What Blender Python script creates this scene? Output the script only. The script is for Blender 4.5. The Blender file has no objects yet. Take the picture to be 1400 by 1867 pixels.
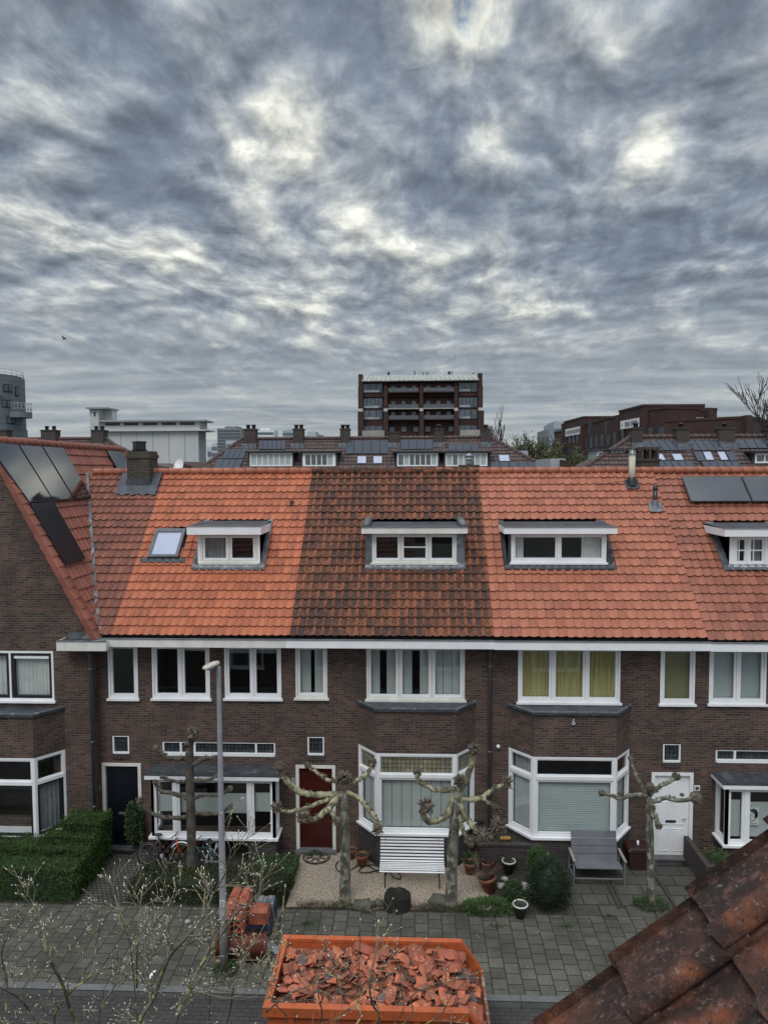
import bpy, bmesh, math, random
from mathutils import Vector, Matrix, noise as mnoise
R = math.radians
random.seed(7)
sc = bpy.context.scene
# ---------------- camera ----------------
F, CX, CY = 1295.0, 700.0, 933.5
CAM = Vector((0, 0, 10.0))
CM = (Matrix.Rotation(.042, 3, 'Z') @ Matrix.Rotation(math.pi/2 - R(3.36), 3, 'X') @ Matrix.Rotation(-.0045, 3, 'Z'))
cd = bpy.data.cameras.new('camera'); cam = bpy.data.objects.new('camera', cd)
sc.collection.objects.link(cam); sc.camera = cam
cam.matrix_world = Matrix.Translation(CAM) @ CM.to_4x4()
cd.sensor_fit = 'VERTICAL'; cd.sensor_height = 36; cd.lens = 36*F/1867; cd.clip_start = .05; cd.clip_end = 5000
# ---------------- world ----------------
SUN_EL, SUN_AZ = R(52), R(200)        # azimuth clockwise from +Y: behind the viewer, a little to the left
w = bpy.data.worlds.new('World'); sc.world = w; w.use_nodes = True
nt = w.node_tree; nt.nodes.clear()
def N(tree, typ, **kw):
    n = tree.nodes.new(typ)
    for k, v in kw.items(): setattr(n, k, v)
    return n
def math_(tree, op, a, b=None, c=None, clamp=False):
    n = tree.nodes.new('ShaderNodeMath'); n.operation = op; n.use_clamp = clamp
    for i, x in enumerate((a, b, c)):
        if x is None: continue
        if isinstance(x, (int, float)): n.inputs[i].default_value = x
        else: tree.links.new(x, n.inputs[i])
    return n.outputs[0]
def ramp(tree, fac, stops, interp='LINEAR'):
    n = tree.nodes.new('ShaderNodeValToRGB'); cr = n.color_ramp; cr.interpolation = interp
    while len(cr.elements) < len(stops): cr.elements.new(.5)
    for e, (p, c) in zip(cr.elements, stops):
        e.position = p; e.color = (c, c, c, 1) if isinstance(c, (int, float)) else (*c, 1)
    tree.links.new(fac, n.inputs[0]); return n.outputs[0]
def mixc(tree, fac, a, b, blend='MIX'):
    n = tree.nodes.new('ShaderNodeMix'); n.data_type = 'RGBA'; n.blend_type = blend
    for i, x in ((0, fac), (6, a), (7, b)):
        if isinstance(x, (int, float)): n.inputs[i].default_value = x
        elif isinstance(x, tuple): n.inputs[i].default_value = (*x, 1)
        else: tree.links.new(x, n.inputs[i])
    return n.outputs[2]
L = nt.links.new
tc = N(nt, 'ShaderNodeTexCoord'); gen = tc.outputs['Generated']
sep = N(nt, 'ShaderNodeSeparateXYZ'); L(gen, sep.inputs[0])
zc = math_(nt, 'ADD', math_(nt, 'MAXIMUM', sep.outputs[2], 0.0), .17)
px_ = math_(nt, 'DIVIDE', sep.outputs[0], zc); py_ = math_(nt, 'DIVIDE', sep.outputs[1], zc)
cmb = N(nt, 'ShaderNodeCombineXYZ'); L(px_, cmb.inputs[0]); L(py_, cmb.inputs[1])
def noise(tree, vec, scale, detail=6, rough=.55, dist=0.0, off=(0, 0, 0), sc3=(1, 1, 1), out='Fac'):
    m = tree.nodes.new('ShaderNodeMapping'); m.inputs['Location'].default_value = off; m.inputs['Scale'].default_value = sc3
    tree.links.new(vec, m.inputs[0])
    n = tree.nodes.new('ShaderNodeTexNoise'); n.inputs['Scale'].default_value = scale; n.inputs['Detail'].default_value = detail
    n.inputs['Roughness'].default_value = rough; n.inputs['Distortion'].default_value = dist
    tree.links.new(m.outputs[0], n.inputs['Vector']); return n.outputs[out]
# domain warp, then billowing noise sampled twice (the second a little towards the light) for the relief of the puffs
wv = noise(nt, cmb.outputs[0], 1.3, 4, .5, 0, (4, 4, 0), out='Color')
wa = N(nt, 'ShaderNodeVectorMath', operation='MULTIPLY_ADD'); L(wv, wa.inputs[0]); wa.inputs[1].default_value = (.32, .32, 0); L(cmb.outputs[0], wa.inputs[2]); P_ = wa.outputs[0]
SC = (1.1, .80, 1)
def puffs(off):
    a = noise(nt, P_, 3.6, 9, .54, .0, (3.1+off[0], 1.7+off[1], 0), SC)
    b = noise(nt, P_, 9.5, 7, .60, .0, (1.3+off[0], 5.2+off[1], 2), SC)
    return math_(nt, 'ADD', math_(nt, 'MULTIPLY', a, .56), math_(nt, 'MULTIPLY_ADD', b, .27, .055))
nA = puffs((0, 0)); nB = puffs((.015, -.05))
big = noise(nt, P_, .85, 3, .5, 0, (8.3, 2.2, 1))
dens = math_(nt, 'ADD', nA, math_(nt, 'MULTIPLY', big, .22))
def lobe(px, py, width, amt, prev):
    d = (CM @ Vector(((px-CX)/F, -(py-CY)/F, -1))).normalized()
    v = N(nt, 'ShaderNodeVectorMath', operation='DISTANCE'); L(gen, v.inputs[0]); v.inputs[1].default_value = d
    g = math_(nt, 'MULTIPLY', math_(nt, 'SUBTRACT', 1.0, math_(nt, 'SMOOTH_MIN', math_(nt, 'DIVIDE', v.outputs['Value'], width), 1.0, .3)), amt)
    return math_(nt, 'ADD', prev, g)
LOBES = [(560, 300, .13, -.12), (480, 230, .10, -.06), (650, 380, .08, -.05), (760, 440, .07, -.03), (430, 480, .10, -.07), (270, 450, .09, -.06), (120, 410, .10, -.07), (20, 380, .08, -.02), (720, 550, .05, -.05), (100, 510, .09, -.04),
         (820, 15, .12, -.04), (740, 90, .10, -.06), (1000, 90, .13, -.06), (1230, 210, .12, -.10), (1130, 250, .10, -.06), (900, 240, .05, -.07), (60, 210, .10, -.04), (900, 490, .07, -.04), (1070, 550, .06, -.04),
         (300, 120, .22, .07), (800, 280, .14, .07), (1050, 400, .20, .06), (620, 120, .14, .05), (1360, 60, .14, .06), (400, 370, .07, .06), (180, 330, .10, .05), (560, 440, .09, .05), (1300, 380, .15, .05)]
for l_ in LOBES: dens = lobe(*l_, dens)
dens = math_(nt, 'MAXIMUM', dens, .425)
for l_ in [(825, 4, .10, -.17), (1192, 245, .04, -.10), (890, 242, .028, -.08)]: dens = lobe(*l_, dens)
relief = math_(nt, 'MULTIPLY', math_(nt, 'SUBTRACT', nB, nA), 3.2)
cloud = ramp(nt, dens, [(.345, (.115, .19, .40)), (.39, (.30, .40, .53)), (.425, (.88, .88, .77)), (.465, (.65, .665, .62)), (.515, (.44, .47, .475)), (.575, (.285, .325, .372)), (.66, (.17, .21, .275))], 'B_SPLINE')
rl = math_(nt, 'ADD', 1.0, relief)
rl = math_(nt, 'MINIMUM', math_(nt, 'MAXIMUM', rl, .66), 1.5)
rc_ = N(nt, 'ShaderNodeCombineXYZ')
for i in range(3): L(rl, rc_.inputs[i])
cloud = mixc(nt, 1.0, cloud, rc_.outputs[0], 'MULTIPLY')
# towards the horizon the deck is seen edge-on: streaky and even
q_ = math_(nt, 'ADD', math_(nt, 'MAXIMUM', sep.outputs[2], 0.0), .05)
c2_ = N(nt, 'ShaderNodeCombineXYZ'); L(math_(nt, 'DIVIDE', sep.outputs[0], q_), c2_.inputs[0]); L(math_(nt, 'DIVIDE', sep.outputs[1], q_), c2_.inputs[1])
lowc = ramp(nt, noise(nt, c2_.outputs[0], 1.0, 7, .6, .3, (0, 3, 7), (.5, 1.5, 1)), [(.36, (.44, .475, .485)), (.5, (.33, .375, .41)), (.64, (.245, .285, .325))])
hz = ramp(nt, sep.outputs[2], [(.07, 1.0), (.27, 0.0)], 'EASE')
col = mixc(nt, math_(nt, 'MULTIPLY', hz, .88), cloud, lowc)
warm = ramp(nt, noise(nt, c2_.outputs[0], .5, 5, .55, .3, (5, 0, 3), (.4, 1.6, 1)), [(.44, (.40, .435, .45)), (.56, (.50, .52, .49)), (.64, (.66, .64, .54))])
hz2 = ramp(nt, sep.outputs[2], [(.0, 1.0), (.085, 0.0)], 'EASE')
col = mixc(nt, math_(nt, 'MULTIPLY', hz2, .75), col, warm)
# an overcast sky is brightest overhead (above the frame) and, with the sun behind the viewer, on that side
zen = ramp(nt, sep.outputs[2], [(.56, 1.0/8), (.80, 1.0)], 'EASE')
zen = math_(nt, 'MULTIPLY', zen, 3.7)
zen = math_(nt, 'MAXIMUM', zen, 1.0)
bk = ramp(nt, math_(nt, 'MULTIPLY', sep.outputs[1], -1.0), [(-.0, 0.0), (.6, 1.0)])
gain = math_(nt, 'ADD', math_(nt, 'MULTIPLY', zen, 1.10), math_(nt, 'MULTIPLY', bk, .9))
sky = N(nt, 'ShaderNodeTexSky', sky_type='NISHITA', sun_disc=False, sun_elevation=SUN_EL, sun_rotation=SUN_AZ)
sk = N(nt, 'ShaderNodeBackground'); L(sky.outputs[0], sk.inputs[0]); sk.inputs[1].default_value = .05
cb = N(nt, 'ShaderNodeBackground'); L(col, cb.inputs[0]); L(gain, cb.inputs[1])
cover = ramp(nt, dens, [(.35, .8), (.40, .98)])
ms = N(nt, 'ShaderNodeMixShader'); L(cover, ms.inputs[0]); L(sk.outputs[0], ms.inputs[1]); L(cb.outputs[0], ms.inputs[2])
wo = N(nt, 'ShaderNodeOutputWorld'); L(ms.outputs[0], wo.inputs[0])
w.cycles.sampling_method = 'MANUAL'; w.cycles.sample_map_resolution = 512
# ---------------- sun ----------------
sl = bpy.data.lights.new('sun', 'SUN'); sl.energy = 1.4; sl.angle = R(28); sl.color = (1, .96, .9)
so = bpy.data.objects.new('sun', sl); sc.collection.objects.link(so)
sd = Vector((math.sin(SUN_AZ)*math.cos(SUN_EL), math.cos(SUN_AZ)*math.cos(SUN_EL), math.sin(SUN_EL)))
so.rotation_euler = (-sd).to_track_quat('-Z', 'Y').to_euler()
sc.view_settings.view_transform = 'Standard'; sc.view_settings.look = 'None'
sc.view_settings.exposure = 0; sc.view_settings.gamma = 1
# ---------------- pixel -> world helpers (layout only; everything stands at its true distance) ----------------
def ray(px, py): return CM @ Vector(((px-CX)/F, -(py-CY)/F, -1))
def at(px, py, Y): d = ray(px, py); return CAM + d*(Y/d.y)
def atz(px, py, z): d = ray(px, py); return CAM + d*((z-10)/d.z)
def atp(px, py, P, n): d = ray(px, py); P = Vector(P); n = Vector(n); return CAM + d*((P-CAM).dot(n)/d.dot(n))
V3 = Vector
# ---------------- mesh builder ----------------
ORG = {}
class MB:
    def __init__(s): s.v = []; s.f = []; s.m = []; s.u = []; s.sm = []
    def face(s, pts, m=0, uv=None, smooth=False):
        b = len(s.v); s.v += [V3(p) for p in pts]; s.f.append(tuple(range(b, b+len(pts)))); s.m.append(m); s.u.append(uv); s.sm.append(smooth)
    def shared(s, verts, faces, m=0, smooth=True, uvs=None):
        b = len(s.v); s.v += [V3(p) for p in verts]
        for i, f in enumerate(faces):
            s.f.append(tuple(b+k for k in f)); s.m.append(m); s.u.append(uvs[i] if uvs else None); s.sm.append(smooth)
    def hexa(s, c, m=0):     # 8 corners: bottom 4 ccw, top 4
        s.shared(c, [(3,2,1,0), (4,5,6,7), (0,1,5,4), (1,2,6,5), (2,3,7,6), (3,0,4,7)], m, False)
    def box(s, x0, x1, y0, y1, z0, z1, m=0):
        s.hexa([(x0,y0,z0),(x1,y0,z0),(x1,y1,z0),(x0,y1,z0),(x0,y0,z1),(x1,y0,z1),(x1,y1,z1),(x0,y1,z1)], m)
    def lbox(s, fr, s0, s1, z0, z1, d0, d1, m=0):
        P = lambda a, z, d: fr[0] + fr[1]*a + fr[2]*d + V3((0,0,z))
        s.hexa([P(s0,z0,d1),P(s1,z0,d1),P(s1,z0,d0),P(s0,z0,d0),P(s0,z1,d1),P(s1,z1,d1),P(s1,z1,d0),P(s0,z1,d0)], m)
    def obox(s, c, ax, ay, az, m=0):
        c = V3(c); s.hexa([c+ax*i+ay*j+az*k for k in (-1,1) for i, j in ((-1,-1),(1,-1),(1,1),(-1,1))], m)
    def bar(s, a, b, wd, ht, m=0, up=(0,0,1)):
        a, b = V3(a), V3(b); d = (b-a); l = d.length
        if l < 1e-6: return
        d /= l; up = V3(up)
        if abs(d.dot(up)) > .98: up = V3((0,1,0))
        x = d.cross(up).normalized(); y = x.cross(d)
        s.obox((a+b)/2, x*wd/2, d*l/2, y*ht/2, m)
    def prism(s, poly, vec, m=0, mcap=None):
        n = len(poly); vec = V3(vec); p = [V3(q) for q in poly]; q = [a+vec for a in p]
        s.shared(p+q, [tuple(range(n-1,-1,-1)), tuple(range(n,2*n))], m if mcap is None else mcap, False)
        s.shared(p+q, [(i,(i+1)%n,n+(i+1)%n,n+i) for i in range(n)], m, False)
    def tube(s, pts, rad, n=8, m=0, cap=True, smooth=True):
        pts = [V3(p) for p in pts]
        if isinstance(rad, (int, float)): rad = [rad]*len(pts)
        vs = []; fs = []; up = V3((0,0,1))
        x = None
        for i, p in enumerate(pts):
            d = (pts[min(i+1,len(pts)-1)]-pts[max(i-1,0)])
            if d.length < 1e-9: d = V3((0,0,1))
            d.normalize()
            if x is None: x = d.orthogonal().normalized()
            else:
                x = (x - d*x.dot(d)); x = x.normalized() if x.length > 1e-6 else d.orthogonal().normalized()
            y = d.cross(x)
            for k in range(n):
                a = 2*math.pi*k/n; vs.append(p+(x*math.cos(a)+y*math.sin(a))*rad[i])
        for i in range(len(pts)-1):
            for k in range(n): fs.append((i*n+k, i*n+(k+1)%n, (i+1)*n+(k+1)%n, (i+1)*n+k))
        if cap: fs += [tuple(range(n-1,-1,-1)), tuple(range((len(pts)-1)*n, len(pts)*n))]
        s.shared(vs, fs, m, smooth)
    def lathe(s, prof, c, n=20, m=0, smooth=True, sx=1, sy=1):
        c = V3(c); vs = []; fs = []
        for r, z in prof:
            for k in range(n): a = 2*math.pi*k/n; vs.append(c+V3((r*sx*math.cos(a), r*sy*math.sin(a), z)))
        for i in range(len(prof)-1):
            for k in range(n): fs.append((i*n+k, i*n+(k+1)%n, (i+1)*n+(k+1)%n, (i+1)*n+k))
        s.shared(vs, fs, m, smooth)
    def blob(s, c, rx, ry, rz, n=10, m=0, jit=.12, seed=0):
        c = V3(c); vs = []; fs = []; rn = random.Random(seed)
        for i in range(n//2+1):
            t = math.pi*i/(n//2)
            for k in range(n):
                a = 2*math.pi*k/n; d = V3((math.sin(t)*math.cos(a), math.sin(t)*math.sin(a), math.cos(t)))
                q = 1+jit*2*(mnoise.noise(d*1.7+V3((seed*3.3,0,0))))
                vs.append(c+V3((d.x*rx*q, d.y*ry*q, d.z*rz*q)))
        for i in range(n//2):
            for k in range(n): fs.append(((i+1)*n+k, (i+1)*n+(k+1)%n, i*n+(k+1)%n, i*n+k))
        s.shared(vs, fs, m, True)
    def build(s, name, mats, parent=None, org=None):
        if not s.f: return None
        if not isinstance(mats, (list, tuple)): mats = [mats]
        if parent is not None: org = ORG[parent.name]
        elif org is None:
            xs = [v.x for v in s.v]; ys = [v.y for v in s.v]; zs = [v.z for v in s.v]
            org = V3(((min(xs)+max(xs))/2, (min(ys)+max(ys))/2, min(zs)))
        org = V3(org)
        me = bpy.data.meshes.new(name)
        me.from_pydata([tuple(v-org) for v in s.v], [], s.f)
        for m in mats: me.materials.append(m)
        me.polygons.foreach_set('material_index', s.m)
        me.polygons.foreach_set('use_smooth', s.sm)
        ul = me.uv_layers.new(name='UVMap'); data = ul.data
        for pi, p in enumerate(me.polygons):
            uv = s.u[pi]
            if uv is not None:
                for k, li in enumerate(p.loop_indices): data[li].uv = uv[k]
            else:
                n = p.normal
                if abs(n.z) < .8:
                    t = V3((-n.y, n.x, 0))
                    if t.length < 1e-6: t = V3((1,0,0))
                    t.normalize()
                    if abs(t.x) > abs(t.y) and t.x < 0 or abs(t.y) >= abs(t.x) and t.y < 0: t = -t
                    for li, vi in zip(p.loop_indices, p.vertices): q = s.v[vi]; data[li].uv = (q.dot(t), q.z)
                else:
                    for li, vi in zip(p.loop_indices, p.vertices): q = s.v[vi]; data[li].uv = (q.x, q.y)
        o = bpy.data.objects.new(name, me); sc.collection.objects.link(o)
        if parent is not None: o.parent = parent
        else: o.location = org
        ORG[o.name] = org
        return o
def tag(o, label=None, cat=None, group=None, kind=None):
    for k, v in (('label', label), ('category', cat), ('group', group), ('kind', kind)):
        if v: o[k] = v
    return o
def empty(name, loc, label, cat, group=None, rz=0):
    o = bpy.data.objects.new(name, None); sc.collection.objects.link(o); o.location = loc; o.rotation_euler.z = rz
    ORG[o.name] = V3(loc); o.empty_display_size = .2
    return tag(o, label, cat, group)
def copy_tree(o, parent=None):
    c = o.copy(); sc.collection.objects.link(c)
    if parent is not None: c.parent = parent
    ORG[c.name] = ORG.get(o.name, V3((0,0,0)))
    for ch in [x for x in bpy.data.objects if x.parent == o]: copy_tree(ch, c)
    return c
# ---------------- materials ----------------
def newmat(name):
    m = bpy.data.materials.new(name); m.use_nodes = True; t = m.node_tree
    return m, t, t.nodes['Principled BSDF']
def bumpn(t, b, h, strength, dist=.01):
    n = t.nodes.new('ShaderNodeBump'); n.inputs['Strength'].default_value = strength; n.inputs['Distance'].default_value = dist
    t.links.new(h, n.inputs['Height']); t.links.new(n.outputs[0], b.inputs['Normal'])
def pm(name, c1, c2=None, scale=4, rough=.8, bump=0, metal=0, lo=.38, hi=.62, detail=6, sc3=(1,1,1), rnd=0, c3=None, s3=12, bd=.01, spec=None):
    m, t, b = newmat(name)
    tcn = t.nodes.new('ShaderNodeTexCoord'); oc = tcn.outputs['Object']
    if c2 is None: c2 = tuple(x*.72 for x in c1)
    f = noise(t, oc, scale, detail, .6, .1, (1.3, 2.1, .7), sc3)
    col = ramp(t, f, [(lo, c1), (hi, c2)])
    if c3: col = mixc(t, ramp(t, noise(t, oc, s3, 5, .6, 0, (5, 1, 3), sc3), [(.55, 0.), (.64, 1.)]), col, c3)
    if rnd:
        oi = t.nodes.new('ShaderNodeObjectInfo')
        hs = t.nodes.new('ShaderNodeHueSaturation'); t.links.new(col, hs.inputs['Color'])
        t.links.new(math_(t, 'ADD', 1-rnd/2, math_(t, 'MULTIPLY', oi.outputs['Random'], rnd)), hs.inputs['Value']); col = hs.outputs[0]
    t.links.new(col, b.inputs['Base Color']); b.inputs['Roughness'].default_value = rough; b.inputs['Metallic'].default_value = metal
    if spec is not None: b.inputs['Specular IOR Level'].default_value = spec
    if bump: bumpn(t, b, noise(t, oc, scale*6, 5, .6, 0, (0,0,0), sc3), bump, bd)
    return m
def brick(name, c1, c2, mortar, bw=.215, rh=.0625, ms=.009, bump=.5, var=.5, swap=False, offset=.5, mo=None, stain=None, rough=.9):
    m, t, b = newmat(name)
    uvn = t.nodes.new('ShaderNodeTexCoord'); uv = uvn.outputs['UV']; oc = uvn.outputs['Object']
    if swap:
        s_ = t.nodes.new('ShaderNodeSeparateXYZ'); c_ = t.nodes.new('ShaderNodeCombineXYZ'); t.links.new(uv, s_.inputs[0])
        t.links.new(s_.outputs[1], c_.inputs[0]); t.links.new(s_.outputs[0], c_.inputs[1]); uv = c_.outputs[0]
    br = t.nodes.new('ShaderNodeTexBrick'); t.links.new(uv, br.inputs['Vector']); br.offset = offset
    for k, v in (('Scale', 1), ('Mortar Size', ms), ('Mortar Smooth', .3), ('Brick Width', bw), ('Row Height', rh), ('Bias', 0)): br.inputs[k].default_value = v
    br.inputs['Color1'].default_value = (*c1, 1); br.inputs['Color2'].default_value = (*c2, 1); br.inputs['Mortar'].default_value = (*mortar, 1)
    f = noise(t, oc, 1.1, 7, .62, .2)
    v = ramp(t, f, [(.3, 1-var*.45), (.7, 1+var*.35)])
    col = mixc(t, 1.0, br.outputs['Color'], v, 'MULTIPLY')
    f2 = noise(t, uv, 9, 4, .6, 0, (0,0,0), (1, 3.3, 1))
    col = mixc(t, .5, col, ramp(t, f2, [(.3, .6), (.7, 1.45)]), 'MULTIPLY')
    if stain: col = mixc(t, ramp(t, noise(t, oc, .9, 6, .65, .4, (4, 4, 2), (1, 1, .5)), [(.5, 0.), (.68, .75)]), col, stain)
    t.links.new(col, b.inputs['Base Color']); b.inputs['Roughness'].default_value = rough
    bumpn(t, b, math_(t, 'SUBTRACT', math_(t, 'MULTIPLY', f2, .5), br.outputs['Fac']), bump, .006)
    return m
def tilemat(name, c1, c2, dirt=None, dlo=.55, dhi=.7, pan=False, streak=4, rough=.6, spots=None, spec=.4, rv=.65):
    """clay roof tiles; uv = (column + u, course + v), one random tone per tile"""
    m, t, b = newmat(name)
    tcn = t.nodes.new('ShaderNodeTexCoord'); uv = tcn.outputs['UV']; oc = tcn.outputs['Object']
    s_ = t.nodes.new('ShaderNodeSeparateXYZ'); t.links.new(uv, s_.inputs[0])
    c_ = t.nodes.new('ShaderNodeCombineXYZ')
    t.links.new(math_(t, 'FLOOR', s_.outputs[0]), c_.inputs[0]); t.links.new(math_(t, 'FLOOR', s_.outputs[1]), c_.inputs[1])
    wn = t.nodes.new('ShaderNodeTexWhiteNoise'); wn.noise_dimensions = '2D'; t.links.new(c_.outputs[0], wn.inputs['Vector'])
    base = ramp(t, math_(t, 'ADD', math_(t, 'MULTIPLY', wn.outputs['Value'], rv), math_(t, 'MULTIPLY', noise(t, oc, 1.2, 5, .6), 1-rv)), [(.25, c1), (.75, c2)])
    if dirt:
        dn = noise(t, uv, streak, 7, .68, .2, (0, 0, 0), (1, .45, 1))
        wl_ = .16 if pan else .38
        dn = math_(t, 'ADD', math_(t, 'MULTIPLY', dn, 1-wl_), math_(t, 'MULTIPLY', noise(t, oc, .7, 5, .6), wl_))
        dn = math_(t, 'ADD', dn, math_(t, 'MULTIPLY', math_(t, 'SUBTRACT', wn.outputs['Value'], .5), .07))
        if pan:
            fr = math_(t, 'FRACT', s_.outputs[0])
            dn = math_(t, 'ADD', dn, ramp(t, fr, [(0., .0), (.15, .10), (.52, .12), (.72, -.04), (.86, -.09), (1., .0)]))
        base = mixc(t, ramp(t, dn, [(dlo, 0.), (dhi, 1.)]), base, dirt)
    if spots: base = mixc(t, ramp(t, noise(t, oc, 11, 6, .7, .3, (7, 3, 1)), [(.56, 0.), (.63, .8)]), base, spots)
    t.links.new(base, b.inputs['Base Color']); b.inputs['Roughness'].default_value = rough; b.inputs['Specular IOR Level'].default_value = spec
    bumpn(t, b, noise(t, oc, 30, 5, .6), .25, .006)
    return m
def glassmat(name, tint=(.75, .8, .8), refl=1.0, rough=.01):
    m = bpy.data.materials.new(name); m.use_nodes = True; t = m.node_tree; t.nodes.clear()
    tr = t.nodes.new('ShaderNodeBsdfTransparent'); tr.inputs[0].default_value = (*tint, 1)
    gl = t.nodes.new('ShaderNodeBsdfGlossy'); gl.inputs['Roughness'].default_value = rough; gl.inputs['Color'].default_value = (.95, .97, 1, 1)
    tcn = t.nodes.new('ShaderNodeTexCoord')
    bu = t.nodes.new('ShaderNodeBump'); bu.inputs['Strength'].default_value = .03; bu.inputs['Distance'].default_value = .02
    t.links.new(noise(t, tcn.outputs['Object'], 2.0, 2, .5), bu.inputs['Height']); t.links.new(bu.outputs[0], gl.inputs['Normal'])
    fr = t.nodes.new('ShaderNodeLayerWeight'); fr.inputs[0].default_value = .5
    fac = math_(t, 'ADD', math_(t, 'MULTIPLY', math_(t, 'POWER', fr.outputs['Facing'], 4.0), 1.0*refl), .095, clamp=True)   # Schlick, the same from both sides
    mx = t.nodes.new('ShaderNodeMixShader'); t.links.new(fac, mx.inputs[0]); t.links.new(tr.outputs[0], mx.inputs[1]); t.links.new(gl.outputs[0], mx.inputs[2])
    o = t.nodes.new('ShaderNodeOutputMaterial'); t.links.new(mx.outputs[0], o.inputs[0]); return m
M = {}
M['brick'] = brick('brown brick', (.038,.025,.022), (.112,.060,.045), (.115,.098,.084), var=.75, stain=(.035,.026,.025))
M['brick_dark'] = brick('dark plinth brick', (.024,.019,.020), (.055,.040,.038), (.085,.08,.078))
M['brick_black'] = brick('black brick', (.03,.022,.02), (.05,.036,.032), (.10,.09,.08))
M['chim'] = brick('old chimney brick', (.030,.025,.020), (.058,.044,.034), (.11,.10,.08), stain=(.03,.03,.022))
M['brick_far'] = brick('dark red far brick', (.040,.019,.017), (.058,.027,.022), (.045,.028,.025), bw=.6, rh=.2, bump=.1)
M['white'] = pm('white paint', (.80,.81,.82), (.70,.71,.73), 2.5, .45, lo=.35, hi=.75)
M['cream'] = pm('weathered cream paint', (.70,.69,.64), (.56,.56,.52), 3, .55, lo=.4, hi=.7)
M['black'] = pm('black paint', (.012,.012,.014), (.02,.02,.022), 3, .35)
M['navy'] = pm('navy door paint', (.005,.006,.011), (.007,.008,.015), 2, .35)
M['red'] = pm('dark red door', (.055,.008,.006), (.04,.006,.005), 2.5, .3)
M['lead'] = pm('lead flashing', (.085,.095,.11), (.17,.185,.20), 3, .5, .4, .3, c3=(.26,.28,.29), s3=6)
M['lead_dark'] = pm('dark lead flashing', (.035,.042,.052), (.07,.08,.095), 4, .55, .4, .2)
M['bitumen'] = pm('bitumen roof felt', (.03,.032,.036), (.055,.06,.068), 3, .75, .3, c3=(.09,.10,.11), s3=5)
M['zinc'] = pm('zinc', (.28,.30,.32), (.20,.215,.23), 3, .45, 0, .6)
M['pipe'] = pm('dark downpipe', (.10,.11,.125), (.07,.075,.085), 3, .5)
M['galv'] = pm('galvanised steel post', (.40,.41,.44), (.32,.33,.36), 6, .5, .1, .4)
M['stone'] = pm('grey door step stone', (.14,.14,.145), (.09,.09,.095), 5, .8, .3)
M['glass'] = glassmat('window glass', (.94,.96,.96))
M['glass_far'] = pm('far window glass', (.05,.06,.07), (.09,.105,.12), .6, .12, spec=.9)
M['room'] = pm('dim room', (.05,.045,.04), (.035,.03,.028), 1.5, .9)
M['sheer'] = pm('sheer white curtain', (.62,.64,.62), (.50,.52,.50), 2, .9)
M['shut'] = pm('pale louvred panel', (.44,.48,.46), (.38,.42,.40), 1.2, .7)
M['blind'] = pm('pale slatted blind', (.40,.45,.45), (.34,.39,.385), 1.2, .6)
M['yellow'] = pm('yellow green curtain', (.46,.42,.19), (.30,.27,.11), 3, .9, sc3=(6, 6, .3))
M['olive'] = pm('olive blind', (.20,.20,.095), (.17,.17,.08), 2, .9)
M['gcur'] = pm('grey curtain', (.30,.31,.32), (.2,.21,.22), 3, .9)
M['stained'] = brick('stained glass', (.30,.27,.16), (.17,.18,.15), (.015,.015,.015), bw=.11, rh=.11, ms=.008, bump=0, var=.9, offset=0, rough=.3)
M['leaded'] = brick('leaded glass', (.030,.036,.042), (.055,.065,.07), (.006,.006,.006), bw=.10, rh=.11, ms=.009, bump=0, offset=0, rough=.25)
M['tileA'] = tilemat('new orange clay tiles', (.42,.128,.060), (.315,.093,.046), (.16,.06,.038), .54, .74)
M['tileC'] = tilemat('rose orange clay tiles', (.375,.132,.076), (.29,.098,.056), (.15,.06,.042), .54, .78)
M['tileD'] = tilemat('warm orange clay tiles', (.30,.108,.066), (.225,.078,.048), (.125,.048,.035), .52, .74)
M['tileO'] = tilemat('dulled brown red clay tiles', (.225,.078,.048), (.16,.056,.038), (.085,.042,.034), .48, .70)
M['tileB'] = tilemat('old mossy clay tiles', (.27,.092,.045), (.17,.060,.035), (.040,.027,.022), .46, .64, pan=True, streak=5.5, rough=.85, spots=None)
M['tileL'] = tilemat('matt orange clay tiles', (.28,.095,.064), (.21,.071,.048), (.13,.052,.04), .54, .8)
M['tileG'] = tilemat('brown grey back roof tiles', (.075,.05,.046), (.055,.038,.036), (.04,.03,.029), .5, .75)
M['solar'] = pm('solar cells', (.012,.014,.02), (.016,.018,.026), .8, .08, spec=1.0)
M['solar_blue'] = pm('bluish solar cells', (.025,.032,.05), (.03,.04,.06), .8, .35, spec=.5)
M['alu'] = pm('panel frame', (.03,.03,.033), (.05,.05,.055), 3, .4, 0, .5)
M['sky_blind'] = pm('pale blue roller blind', (.40,.44,.55), (.36,.40,.51), 2, .6)
# ================= setting: ground =================
X1, Z1 = V3((1,0,0)), V3((0,0,1))
M['ground'] = pm('ground', (.06,.062,.05), (.04,.045,.032), .05, .95)
M['soil'] = pm('dark soil', (.040,.036,.028), (.022,.022,.016), 3, .95, .6, c3=(.05,.07,.025), s3=9)
M['pave'] = brick('concrete paving slabs', (.105,.098,.080), (.066,.063,.050), (.016,.017,.009), bw=.30, rh=.30, ms=.013, swap=True, bump=.5, var=.75, stain=(.034,.038,.022))
M['road'] = brick('dark street clinkers', (.055,.048,.046), (.040,.037,.036), (.02,.02,.018), bw=.21, rh=.10, ms=.01, bump=.5, var=.6)
M['kerb'] = brick('concrete kerb', (.135,.138,.135), (.11,.113,.11), (.05,.05,.05), bw=1.0, rh=.6, ms=.012, bump=.2, var=.4)
M['gravel'] = pm('pale gravel', (.52,.43,.33), (.16,.12,.085), 24, .95, .9, lo=.42, hi=.62, c3=(.40,.36,.31), s3=70, bd=.02)
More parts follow.
